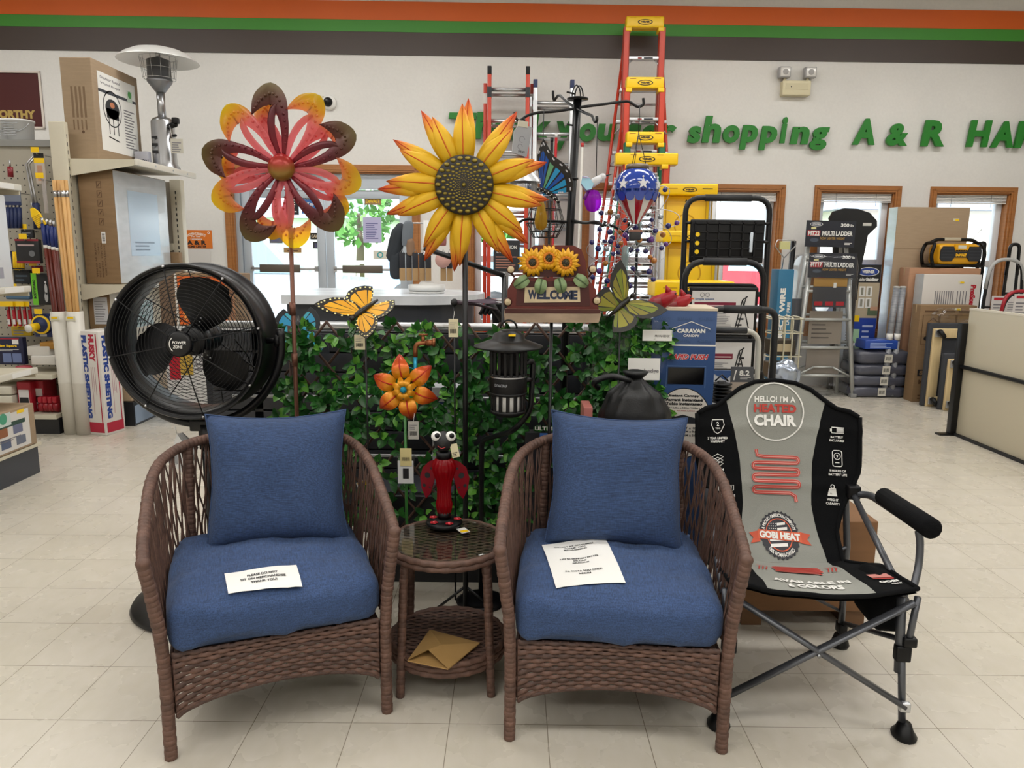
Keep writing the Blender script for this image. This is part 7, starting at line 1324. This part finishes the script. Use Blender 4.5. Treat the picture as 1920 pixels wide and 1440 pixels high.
def d_big(m, F, S, w, d, h):
    for i in range(5): y = h * .84 - i * h * .08; m.line(F, [(w * .02, y), (w * .14, y), (w * .14, y + .05), (w * .02, y + .05)], .006, BROWNINK, .001, True); m.line(F, [(w * .05, y + .012), (w * .11, y + .04)], .008, BROWNINK, .001)
    m.rect(F, w * .04, h * .36, w * .16, h * .46, WHITE, .001); m.lines(F, w * .06, h * .37, w * .14, h * .45, 8, INK, .002, .5, 0)
    for i, (s, k) in enumerate((('MADE IN CHINA', .3), ('CNO.      OF 336', .3), ('PO.NO. 7238048', .3), ('SKESTON, MO', .27))): m.text(F @ T(-w * .16 + i * w * .085, h * .21, 0) @ RZ(-pi / 2), s, 0, 0, h * k, w * .045, BROWNINK, .001, .02)
    m.rect(S, -d / 2, 0.005, d / 2, h - .005, WRAP, .001); m.rect(S, -d * .28, h * .25, d * .30, h * .84, C_('bcd0e2', .2), .002); m.lines(S, -d * .2, h * .3, d * .2, h * .4, 3, C_('8fa2b5'), .003)
bx('wrapped_carton', 'tall brown carton with stencilled shipping marks and white wrapped side on the middle shelf', (-3.43, 6.05, 1.167), (-3.15, 6.95, 2.06), CARD2, d_big)
def d_low(m, F, S, w, d, h):
    m.rect(F, -w * .25, h * .48, w * .38, h * .92, C_('c9c9cc'), .001); m.lines(F, -w * .2, h * .52, w * .33, h * .88, 9, GREYINK, .002, .3); m.rect(F, -w * .1, h * .1, w * .4, h * .42, C_('c9c9cc'), .001); m.lines(F, w * .2, h * .15, w * .36, h * .3, 6, INK, .002, .5, 0, True); m.rect(S, -d / 2, .005, d / 2, h - .005, C_('d3cdbd', .5), .001); m.rect(S, -d * .35, h * .35, d * .3, h * .8, C_('a9bdc2', .3), .002); m.lines(S, -d * .3, h * .4, d * .25, h * .75, 6, C_('6a8a8a'), .003)
bx('labelled_carton', 'brown carton with grey labels and cream side on the lower shelf by the fan', (-3.44, 6.06, .602), (-3.26, 6.95, 1.10), CARD2, d_low)
bx('shelf_carton', 'plain brown carton low on the base shelf behind the plastic sheeting carton', (-3.44, 6.06, .36), (-3.2, 6.55, .575), CARD, None); bx('wood_box', 'pale wooden box on the shelving base beside the fan rim', (-3.45, 6.05, .202), (-3.14, 6.9, .358), M_('pale_board', 'b9a184', .6, vary=(5, .06, (1, 1, 9))), None, None, 0, 'box')
bx('clear_shelf_box', 'small clear packet on the top shelf between carton and heater', (-3.25, 6.62, 2.132), (-3.13, 6.68, 2.27), C_('a9aab5', .2), lambda m, F, S, w, d, h: m.text(F, 'LLION', .01, h * .4, .1, .03, INK), None, 0, 'packet')
bx('small_carton', 'small brown carton at the far end of the middle shelf', (-3.17, 6.965, 1.167), (-3.075, 7.04, 1.42), CARD2, None)
# patio heater
q = Vector((-3.06, 6.78, 2.134)); t = thing('patio_heater', 'stainless table top patio heater with domed reflector on the top shelf', 'patio heater', q)
zc = P(282, 118, 6.74).z - q.z; MB().lathe([(.001, 0), (.125, 0), (.12, .02), (.1, .05), (.096, .4), (.08, .425), (.05, .44), (.001, .44)], STEEL, 32).build('tank_housing', t); MB().lathe([(.001, .44), (.034, .44), (.034, zc - .22), (.001, zc - .22)], STEEL, 20).build('post', t)
m = MB(); m.lathe([(.001, zc - .23), (.04, zc - .23), (.1, zc - .15), (.105, zc - .13), (.098, zc - .13), (.095, zc + .03), (.04, zc + .05), (.001, zc + .05)], M_('mesh_steel', '8f9094', .4, .8), 32); m.build('burner', t)
m = MB()
for k in range(12): a = 2 * pi * k / 12; m.tube([(.13 * cos(a), .13 * sin(a), zc - .12), (.15 * cos(a), .15 * sin(a), zc + .05)], .002, STEEL, 4)
for z, r in ((zc - .12, .13), (zc - .04, .138), (zc + .05, .15)): m.tube([(r * cos(a), r * sin(a), z) for a in [2 * pi * i / 30 for i in range(30)]], .0025, STEEL, 5, None, True)
m.build('wire_guard', t); MB().lathe([(.001, zc + .14), (.1, zc + .13), (.2, zc + .105), (.28, zc + .065), (.325, zc + .025), (.33, zc + .02), (.32, zc + .022), (.2, zc + .095), (.001, zc + .125)], M_('brushed_dome', 'd6d6d4', .3, .55), 48).tube([(0, 0, zc + .04), (0, 0, zc + .13)], .02, STEEL, 8).build('reflector_dome', t)
m = MB(); m.cyl((.08, -.05, .36), (.15, -.09, .37), .025, BLACK, 10); m.box((.15, -.08, .40), (.05, .06, .05), BLACK, None, .01); m.cyl((.1, -.05, .28), (.14, -.07, .28), .012, BLACK, 8); m.build('control_knob', t)
for i in range(3): MB().box((-.035, -.098, .14 + i * .06), (.05, .006, .022), INK).build('vent_slot', t)
m = MB(); m.b2((.08, -.12, .13), (.18, -.118, .25), C_('b9b5a9'), RZ(.2)); m.lines(RZ(.2) @ T(.13, -.1205, .19) @ RX(pi / 2), -.04, -.05, .04, .04, 5, GREYINK); m.tube([(.1, -.09, .36), (.12, -.1, .25)], .0015, WHITE, 4); m.build('hang_tag', t)
# sleeve tubes with poles
WD1 = M_('pine_dowel', 'c79a5e', .5, vary=(4, .1, (6, 6, 1))); MAH = M_('red_brown_pole', '5e2014', .35, vary=(5, .15, (6, 6, 1)))
for k, (xt, xb, lab) in enumerate(((110, 137, 'white floor tube holding the red brown extension poles'), (140, 160, 'white floor tube holding the pale wooden dowels beside the sheeting carton'))):
    b = G(xb, 812 + k); a = P(xt, 584, b.y + .02); d = (a - b).normalized(); t = thing('pole_tube', lab, 'tube', (b.x, b.y, 0)); m = MB(); r = .060
    X = frame((0, 0, 0), d.cross(Vector((0, 1, 0))), None) ; L = (a - b).length; zz = d; xx = zz.cross(Vector((0, 1, 0))).normalized() * -1; yy = zz.cross(xx); Q = Matrix(((xx.x, yy.x, zz.x, 0), (xx.y, yy.y, zz.y, 0), (xx.z, yy.z, zz.z, 0), (0, 0, 0, 1)))
    m.lathe([(.001, .01), (r, .0), (r, L * .42), (r + .0015, L * .425), (r, L * .43), (r, L), (r - .006, L), (r - .006, .03), (.001, .03)], M_('white_pvc', 'd8d4ca', .35), 28, Q); m.build('tube', t); m = MB(); 
    an = math.atan2(-1, .3); m.box((0, -r - .002, L - .05), (.075, .004, .035), C_('d9d6c0'), Q, .001); m.box((0, -r - .005, L - .045), (.045, .002, .015), YEL, Q); m.build('price_strip', t)
    for j in range(4):
        off = (xx * (-.033 + .022 * j) + yy * (.012 * (-1) ** j)); yt = (420, 338)[k]; topx = (80, 88, 95, 101)[j] if k == 0 else (101, 109, 116, 123)[j]; e = P(topx, yt + (2 * j if k == 0 else 0), b.y + .06 + .02 * (j % 2)); s = b + off + Vector((0, 0, .04)); n = 'paint_pole' if k == 0 else 'wooden_dowel'
        lab2 = ('red brown extension pole in a white tube', 'pale wooden dowel in a white tube')[k]; lab2 = ('%s, %s of four counted from the pegboard' % (lab2, ('first', 'second', 'third', 'fourth')[j]))
        t3 = thing(n, lab2, 'pole', s, 0, ('extension poles in the white tube', 'dowels in the white tube')[k]); v = e - s; m = MB(); m.tube([(0, 0, 0), v], .0145, MAH if k == 0 else WD1, 10); m.build('shaft', t3); m = MB()
        if k == 0: m.tube([v * .90, v * 1.0], .0155, C_('1f3070', .4), 10); m.tube([v * .885, v * .9], .0157, PW, 10); m.build('label_sleeve', t3); MB().tube([v, v * 1.03], .011, STEEL, 10).build('metal_tip', t3)
        else: m.tube([v * .935, v * .96], .0152, STEEL, 10); m.build('label_band', t3)
# sheeting carton
b = G(200, 817); t = thing('sheeting_carton', 'white red and blue plastic sheeting carton standing on end', 'carton', (b.x - .065, b.y + .12, 0), D(-16)); w, h = .195, .82; m = MB(); m.b2((-w / 2, -w / 2, 0), (w / 2, w / 2, h), C_('dad6d0', .5), None, .004); BL = C_('1d3f8f', .5); RD = C_('b3203c', .5)
for X in (T(0, -w / 2, 0) @ RX(pi / 2), T(w / 2, 0, 0) @ RZ(pi / 2) @ RX(pi / 2)):
    m.rect(X, -w * .44, .02, w * .42, .1, RD, .001); m.rect(X, w * .33, .1, w * .38, h - .02, RD, .001); m.text(X @ T(-w * .24, h * .56, 0) @ RZ(-pi / 2), 'PLASTIC SHEETING', 0, 0, h * .80, w * .26, BL, .001, .07); m.text(X @ T(w * .12, h * .84, 0) @ RZ(-pi / 2), 'HUSKY', 0, 0, h * .26, w * .28, RD, .001, .07)
    m.lines(X, w * .0, h * .16, w * .26, h * .66, 3, C_('b58a92'), .001, .3, .6, True)
m.build('box', t)
# end cap of the shelving: pegboard wall with hanging goods
EY = 6.14; E = lambda x, y, o=0.0: P(x, y, EY - o)
t = thing('pegboard_endcap', 'cream pegboard display wall with shelves at the left edge', 'pegboard', (-4.3, EY, 0)); m = MB(); zt = E(40, 275).z; m.b2((-4.75, EY, .2), (-3.57, EY + .03, zt), PEG); pegholes(m, T(0, EY, 0) @ RX(pi / 2), -4.45, -3.6, .3, zt - .08, .052); m.build('pegboard_panel', t, True)
MB().b2((-4.75, EY - .03, zt), (-3.57, EY + .3, zt + .05), C_('8f8f8c', .5)).build('top_rail', t, True); zs1 = E(60, 687).z; zs2 = E(60, 757).z
for z in (zs1, zs2): m = MB(); m.b2((-4.75, EY - .42, z - .03), (-3.57, EY, z), CREAM); m.b2((-4.75, EY - .43, z - .035), (-3.57, EY - .42, z + .004), C_('cfcab8'), None, .002); m.b2((-4.2, EY - .434, z - .03), (-4.08, EY - .43, z - .0), YEL); m.build('shelf', t, True)
MB().b2((-4.75, EY - .40, 0), (-3.57, EY + .02, zs2 - .03), MC['kick_black']).build('kick_base', t, True)
def peg(x, y, L=.2): p = E(x, y); return [p, p + Vector((0, -L, .0)), p + Vector((0, -L - .01, .025))]
def hang(name, lab, cat, x0, y0, x1, y1, o, col, dep=.03, draw=None, rad=.006, hook=True, mt=None):
    a, b = P(x0, y0, EY - o), P(x1, y1, EY - o); w, h = b.x - a.x, a.z - b.z; t = thing(name, lab, cat, ((a.x + b.x) / 2, EY - o, b.z)); m = MB(); m.b2((-w / 2, 0, 0), (w / 2, dep, h), mt or C_(col, .45), None, min(rad, dep * .3))
    if draw: draw(m, RX(pi / 2), w, h)
    m.build('pack', t)
    if hook: MB().tube([(0, o - .0, h - .01), (0, -.02, h - .01), (0, -.035, h + .015)], .0035, STEEL, 5).b2((-.03, -.04, h + .0), (.03, -.037, h + .04), YEL).build('peg_hook', t)
    return t
LN = lambda c, n=4: (lambda m, X, w, h: m.lines(X, -w * .38, h * .2, w * .38, h * .8, n, C_(c)))
hang('brush_pack', 'yellow headed brush pack hanging high on the pegboard', 'pack', 62, 287, 87, 345, .18, 'b9ada2', .02, lambda m, X, w, h: (m.rect(X, -w / 2, h * .68, w / 2, h * .84, YEL, .001), m.rect(X, -w / 2, h * .84, w / 2, h, INK, .001), m.rect(X, -.02, h * .1, .02, h * .6, C_('b58a70'), .001)))
for i in range(2): a = E(52 + 5 * i, 288, .12 + .04 * i); b = E(68 + 6 * i, 430, .12 + .04 * i); m = MB(); m.tube([a + Vector((.06, 0, .0)), a + Vector((-.02, 0, -.08)), a + Vector((0, 0, -.3)), b + Vector((0, 0, .2))], .009, STEEL, 6); m.tube([b + Vector((0, 0, .2)), b], .017, NAVY, 6); tag(m.build('pry_bar'), ('bent grey bar with navy grip hanging on the pegboard near the brush pack', 'bent grey bar with navy grip, behind the yellow scraper')[i], 'tool')
for i in range(4):
    a = E(14 + 7 * i, 362, .2); b = E(17 + 7 * i, 428, .2); m = MB(); m.tube([a, a.lerp(b, .4)], .006, STEEL, 6); m.tube([a.lerp(b, .4), b], .016, NAVY, 8); tag(m.build('navy_tool'), ('navy handled tool on the pegboard, %s of four from the left' % ('first', 'second', 'third', 'fourth')[i]), 'tool', 'navy tools on the pegboard')
hang('header_card', 'grey and navy header card above the navy handled tools', 'card', 5, 358, 40, 385, .22, '6f7686', .008, lambda m, X, w, h: m.rect(X, -w / 2, 0, w / 2, h * .25, NAVY, .001))
m = MB(); a, b = E(18, 300, .25), E(20, 332, .25); m.tube([a, a.lerp(b, .4)], .006, STEEL, 6); m.tube([a.lerp(b, .4), b], .02, C_('7a1420', .3), 8); tag(m.build('red_screwdriver'), 'dark red handled screwdriver hanging at the left edge of the pegboard', 'tool')
m = MB(); X = frame(E(72, 411, .3), (1, 0, .5), (-.5, 0, 1)); m.b2((-.035, -.06, -.01), (.035, .04, .01), YEL, X, .004); m.prism([(-.035, .04), (.035, .04), (.012, .09), (-.012, .09)], -.008, .008, YEL, X)
for i in range(7): m.b2((-.034, -.055 + i * .013, .0101), (.034, -.05 + i * .013, .012), C_('b99312'), X)
m.tube([X @ Vector((0, .09, 0)), X @ Vector((.02, .14, 0))], .004, STEEL, 5); tag(m.build('yellow_scraper'), 'yellow ribbed scraper hanging above the red brown poles', 'tool')
hang('blade_pack', 'clear bag pack hanging beside the cream upright above the scraper', 'pack', 77, 335, 90, 400, .25, 'b5aaa8', .015, None, mt=M_('clear_bag', 'b9b2b0', .2, alpha=.6, coat=.4))
hang('black_tool_pack', 'black tool pack with red edge hanging mid height on the pegboard', 'pack', 27, 448, 76, 494, .25, '1b1c20', .04, lambda m, X, w, h: (m.rect(X, -w / 2, 0, w / 2, h * .1, C_('8a2030'), .001), m.rect(X, -w * .4, h * .72, w * .3, h * .78, C_('b9a0a0'), .001), m.disc(X, w * .18, h * .4, w * .13, C_('6a6c70'), .002, 16), m.rect(X, -w / 2, h * .92, w / 2, h, C_('8a2030'), .001)))
for i in range(4): a = E(27 + 5 * i, 472, .18); b = E(28 + 5 * i, 505, .18); m = MB(); m.tube([a, b], .014, YEL, 8); m.cyl(b, b + Vector((0, 0, .012)), .0145, INK, 8); tag(m.build('yellow_marker'), 'yellow stick hanging under the black tool pack, %s of four' % ('first', 'second', 'third', 'last')[i], 'tool', 'yellow sticks on the pegboard')
hang('green_tool_card', 'black blister card with bright green edge on the pegboard', 'pack', 57, 512, 97, 572, .28, '121418', .035, lambda m, X, w, h: (m.rect(X, -w / 2, 0, -w * .2, h, C_('6cc02a'), .001), m.text(X @ T(-w * .36, h * .5, 0) @ RZ(pi / 2), 'BODYGUARD', 0, 0, h * .6, w * .14, INK, .002, .05), m.disc(X, w * .28, h * .5, w * .08, C_('b9b9bb'), .003, 12, h * .18), m.disc(X, w * .26, h * .25, w * .1, C_('a9a9ab'), .003, 12, h * .16), m.disc(X, w * .28, h * .72, w * .06, C_('c9c9cb'), .003, 12)))
hang('dark_pack_row', 'dark long pack behind the shelf lip low on the pegboard', 'pack', 24, 506, 58, 532, .1, '1a2028', .05, LN('4a5a6a', 2)); hang('blue_bag_pack', 'clear blue bag hanging under the nearer shelf lip', 'pack', 8, 541, 55, 562, .25, '4a6a86', .05, None, .012)
for i in range(5): hang('red_blister_pack', 'red and white blister pack on the pegboard, %s in the row of five' % ('first', 'second', 'third', 'fourth', 'last')[i], 'pack', 11 + 10 * i, 574, 20 + 10 * i, 612, .2 + .02 * (i % 2), 'b01a2a', .02, lambda m, X, w, h: (m.rect(X, -w / 2, h * .1, w / 2, h * .35, C_('d9d5d5'), .001), m.rect(X, -w * .45, h * .82, w * .4, h, C_('8a8a8c'), .001))).__setitem__('group', 'red blister packs')
t = hang('tape_reel_pack', 'round navy and yellow tape reel pack hanging next to the white tubes', 'pack', 62, 588, 98, 632, .26, '1c2a5a', .012, lambda m, X, w, h: m.rect(X, -w * .2, h * .02, w * .2, h * .12, C_('b9b9bb'), .001)); m = MB(); m.lathe([(.001, .05), (.03, .05), (.035, .03), (.055, .03), (.075, .02), (.08, 0), (.001, 0)], NAVY, 24, T(0, 0, .1) @ RX(pi / 2)); m.lathe([(.06, .031), (.075, .024)], YEL, 24, T(0, 0, .1) @ RX(pi / 2)); m.cyl((-.01, -.05, .09), (-.03, -.12, .08), .03, YEL, 14); m.cyl((-.03, -.12, .08), (-.035, -.135, .078), .031, PW, 14); m.build('reel', t)
hang('square_pack', 'big navy pack with yellow lettering standing on the pegboard shelf', 'pack', -25, 632, 47, 684, .28, '12163a', .05, lambda m, X, w, h: (m.text(X, 'Saw Square', .02, h * .68, w * .5, h * .1, YEL, .001, .05), m.rect(X, -w * .1, h * .08, w * .14, h * .42, C_('6a7aa5'), .001), m.rect(X, w * .17, h * .08, w * .42, h * .42, C_('6a7aa5'), .001), m.lines(X, -w * .2, h * .5, w * .4, h * .6, 2, PW), m.rect(X, w * .2, h * .75, w * .38, h * .92, PW, .001), m.rect(X, -w * .4, h * .93, w * .4, h * .96, RED, .001)), hook=False)
for i, (x0, y0, x1, y1, o, c, lb) in enumerate(((57, 668, 104, 685, .3, 'd9d6d0', 'white flat box lying on the pegboard shelf, lower of two'), (50, 655, 92, 667.5, .28, 'd6d3cd', 'white flat box on top of another on the pegboard shelf'), (74, 647, 101, 655, .26, 'b9873a', 'small tan box on top of the white flat boxes'))):
    a, b = P(x0, y0, EY - o), P(x1, y1, EY - o); bx('flat_box', lb, (a.x, EY - o, max(b.z, zs1 + .001 + .078 * i)), (b.x, EY - o + .2, max(b.z, zs1 + .001 + .078 * i) + .074 - .02 * (i == 2)), C_(c), None, None, 0, 'box')
m = MB(); q = P(44, 684, EY - .3); m.lathe([(.001, 0), (.07, 0), (.075, .02), (.05, .05), (.001, .055)], C_('a8404a', .4), 20, T(q.x, q.y, zs1 + .001)); tag(m.build('red_disc_pack'), 'red round pack lying on the pegboard shelf beside the navy pack', 'pack')
for i, (x0, x1, y0, o, lb) in enumerate(((30, 60, 716, .36, 'red power tool box with white label on the base shelf, nearest the left edge'), (62, 84, 714, .3, 'red tool box in the middle of the base shelf'))):
    a, b = P(x0, y0, EY - o), P(x1, 757, EY - o); bx('red_tool_box', lb, (a.x, EY - o, zs2 + .001), (b.x, EY - o + .18, a.z), C_('a3192a', .4), lambda m, F, S, w, d, h: (m.rect(F, -w * .4, h * .1, w * .35, h * .75, C_('d3d0d0'), .001), m.rect(F, -w * .35, h * .3, w * .3, h * .5, INK, .002), m.rect(F, -w * .3, h * .12, w * .0, h * .26, INK, .002)), None, 0, 'box')
for i in range(4): a = P(78 + 9 * i, 732, EY - .32); m = MB(); m.lathe([(.001, -.02), (.04, -.02), (.045, 0), (.04, .02), (.001, .02)], C_('8f1522', .3), 16, T(a.x, a.y, zs2 + .047) @ RY(pi / 2)); m.box((a.x, a.y, zs2 + .105), (.034, .08, .05), C_('a3192a', .3), None, .008); tag(m.build('red_clamp'), 'dark red clamp on the base shelf, %s of four next to the tubes' % ('first', 'second', 'third', 'last')[i], 'clamp', 'red clamps on the base shelf')
for i in range(3): a, b = P(-10, 720, 5.78), P(29, 745, 5.78); m = MB(); m.b2((a.x, 5.74, zs2 + .001 + .075 * i), (b.x, 5.98, zs2 + .07 + .075 * i), C_('cfcabb'), None, .012); tag(m.build('white_tray'), '%s white tray stacked on the base shelf at the left edge' % ('bottom', 'middle', 'top')[i], 'tray', 'white trays')
for i, x in enumerate((36, 8)): q = P(x, 263, EY + .12); t = thing('pail', ('white plastic pail with wire handle on top of the pegboard wall', 'white plastic pail half cut off by the left edge of the picture')[i], 'pail', (q.x, EY + .14, zt + .051)); MB().lathe([(.001, 0), (.095, 0), (.106, .155), (.112, .155), (.112, .17), (.1, .17), (.001, .165)], C_('e4e5e5', .4), 28).lines(T(0, -.1045, .1) @ RX(pi / 2 - .07), -.06, -.06, .06, .05, 6, C_('a5a7aa'), .004).build('body', t); MB().tube([(.112 * cos(a), -.03 - .06 * sin(a) - .02, .145 - .08 * sin(a)) for a in [pi * k / 12 for k in range(13)]], .003, STEEL, 5).build('handle', t)
# nearer shelving with fire pit carton
t = thing('near_shelving', 'cream metal shelving at the left edge in front of the pegboard wall', 'shelving', (-3.5, 3.9, 0)); NX = -3.06; m = MB(); m.b2((-3.95, 2.7, .1), (-3.9, 4.74, 2.3), CREAM); m.build('back_panel', t, True)
for k, (px_, py) in enumerate(((66, 690), (53, 537), (35, 347))):
    q = P(px_, py, 4.74); m = MB(); m.b2((-3.9, 2.7, q.z - .02), (q.x, 4.74, q.z), CREAM); m.b2((q.x - .015, 2.7, q.z - .035), (q.x + .01, 4.75, q.z + .004), C_('d3cfc2', .4), None, .004); m.b2((q.x + .0101, 4.5, q.z - .03), (q.x + .011, 4.68, q.z), PW); m.b2((-3.9, 4.735, q.z - .06), (q.x, 4.745, q.z), CREAM); m.build('shelf', t, True)
MB().b2((-3.9, 2.7, 0), (-3.09, 4.72, .19), M_('kick_navy', '33373f', .3)).b2((-3.9, 2.7, .18), (-3.075, 4.74, .2), CREAM).build('kick_base', t, True)
def d_fp2(m, F, S, w, d, h):
    m.rect(S, -d / 2 + .01, .015, d / 2 - .06, h - .02, C_('d3d0cc'), .001); m.rect(S, -d / 2 + .01, h * .62, d / 2 - .1, h * .72, C_('2f4a40'), .0015); m.rect(S, -d * .3, h * .05, d * .06, h * .66, C_('4f6a66'), .002); m.disc(S, -d * .06, h * .3, d * .08, C_('e0762a'), .003, 14, h * .18); m.rect(S, -d * .15, h * .12, d * .02, h * .24, C_('2a2c30'), .003)
    for a, b, c in ((.14, .42, '8f5a3a'), (.28, .42, '6a6f8a'), (.16, .14, '55607a'), (.3, .14, '6a7080')): m.rect(S, d * a, h * b, d * a + d * .09, h * b + h * .2, C_(c), .002)
    m.rect(S, d * .16, h * .66, d * .27, h * .96, C_('c3d0cb'), .002); m.disc(S, d * .2, h * .84, d * .035, C_('4a9a7a'), .003, 12); m.rect(S, d * .33, h * .86, d * .4, h * .94, YEL, .002); m.lines(S, d * .1, h * .3, d * .36, h * .38, 2, GREYINK, .003)
q = P(66, 755, 4.7); bx('firepit_box', 'fire pit carton with flame photos on the base of the near shelving', (-3.7, 3.7, .202), (-3.075, 4.70, q.z), CARD, d_fp2)
q = P(22, 530, 4.6); zz0 = P(53, 537, 4.74).z + .002; zz1 = P(35, 347, 4.74).z
dwp = lambda m, F, S, w, d, h: (m.rect(S, -d * .4, h * .3, d * .25, h * .4, GREYINK, .001), m.rect(S, -d * .4, h * .1, d * .3, h * .22, C_('9a9aa5'), .001))
bx('white_product_box', 'tall white product box between the shelves at the left edge', (q.x - .35, 4.2, zz0), (q.x, 4.62, zz1 - .07), C_('d3d6da', .4), dwp, None, 0, 'box')
bx('white_product_box', 'white product box on the highest near shelf at the left edge', (q.x - .37, 4.2, zz1 + .006), (q.x - .02, 4.62, P(10, 280, 4.6).z), C_('d3d6da', .4), dwp, None, 0, 'box')
MB_ = MB(); rbox(MB_, (.25, .4, .2), .08, M_('blue_print_bag', '9ab4cc', .4, vary=(10, .2, (1, 1, 1))), T(-3.26, 4.0, .66), 6, .01, .02, 2); tag(MB_.build('blue_bag'), 'pale blue printed bag on the fire pit carton at the left edge', 'bag')
# flame print cartons seen through the fan
def d_fl(m, F, S, w, d, h):
    m.rect(F, -w * .5, 0, -w * .3, h, M_('kraft_dark', '6f5a48', .7), .001); m.rect(F, -w * .29, 0, -w * .26, h, C_('d9d6d0'), .0015); m.rect(F, -w * .25, h * .03, w * .38, h * .95, C_('d9641f'), .001); m.rect(F, w * .38, 0, w * .5, h, C_('a87a5a'), .001)
    for i in range(5): m.disc(F, w * (-.16 + .07 * i), h * (.3 + .12 * (i % 3)), w * .04, C_('ee9a4a'), .002, 12, h * .2)
    m.lines(F, w * .40, h * .05, w * .48, h * .95, 6, C_('6f4f3a'), .002, .4, .2, True)
bx('flame_carton', 'brown carton with orange flame print standing behind the drum fan', (-2.92, 6.2, .82), (-2.30, 6.6, 1.25), CARD2, d_fl)
bx('white_stock_carton', 'white printed carton under the flame carton behind the drum fan', (-2.9, 6.18, 0), (-2.3, 6.62, .818), C_('c9c9c8'), lambda m, F, S, w, d, h: (m.rect(F, -w * .45, h * .45, -w * .3, h * .9, RED, .001), m.rect(F, -w * .3, h * .5, -w * .12, h * .92, C_('b99a3a'), .001), m.rect(F, w * .05, h * .2, w * .2, h * .55, DARK, .001), m.lines(F, -w * .1, h * .55, w * .4, h * .9, 7, GREYINK, .001)))

q = P(690, 905, 3.1); m = MB(); X = T(q.x, q.y, .452) @ RX(pi / 2 - .3) @ RZ(.4); m.b2((-.045, -.03, -.002), (.045, .03, 0), WHITE, X); m.rect(X, -.04, .0, .0, .026, YEL, .001); m.lines(X, .005, -.02, .04, .02, 3, GREYINK); tag(m.build('price_card'), 'white and yellow price card leaning on the black bin beside the left armchair', 'card')
q = P(840, 745, 3.3); m = MB(); m.b2((q.x - .07, 3.28, 0), (q.x + .05, 3.4, q.z + .05), C_('c3c6cb', .5), None, .004); m.lines(T(q.x, 3.279, q.z) @ RX(pi / 2), -.05, -.1, .03, .02, 5, C_('4a5a9a')); tag(m.build('white_carton'), 'white carton showing through the ivy left of the bug trap', 'carton')

for i, (x0, y0, x1, y1, c, lb) in enumerate(((38, 430, 62, 446, '2a2c33', 'small dark pack tucked above the black tool pack on the pegboard'), (4, 470, 26, 505, '1f2a4a', 'navy pack beside the yellow sticks at the left edge'), (20, 612, 58, 630, 'c9a92a', 'yellow paper packet below the red blister packs'), (58, 498, 78, 510, '8a2030', 'thin dark red pack above the green edged card'))):
    hang('small_pack', lb, 'pack', x0, y0, x1, y1, .15, c, .03, LN('8a8c94', 2))
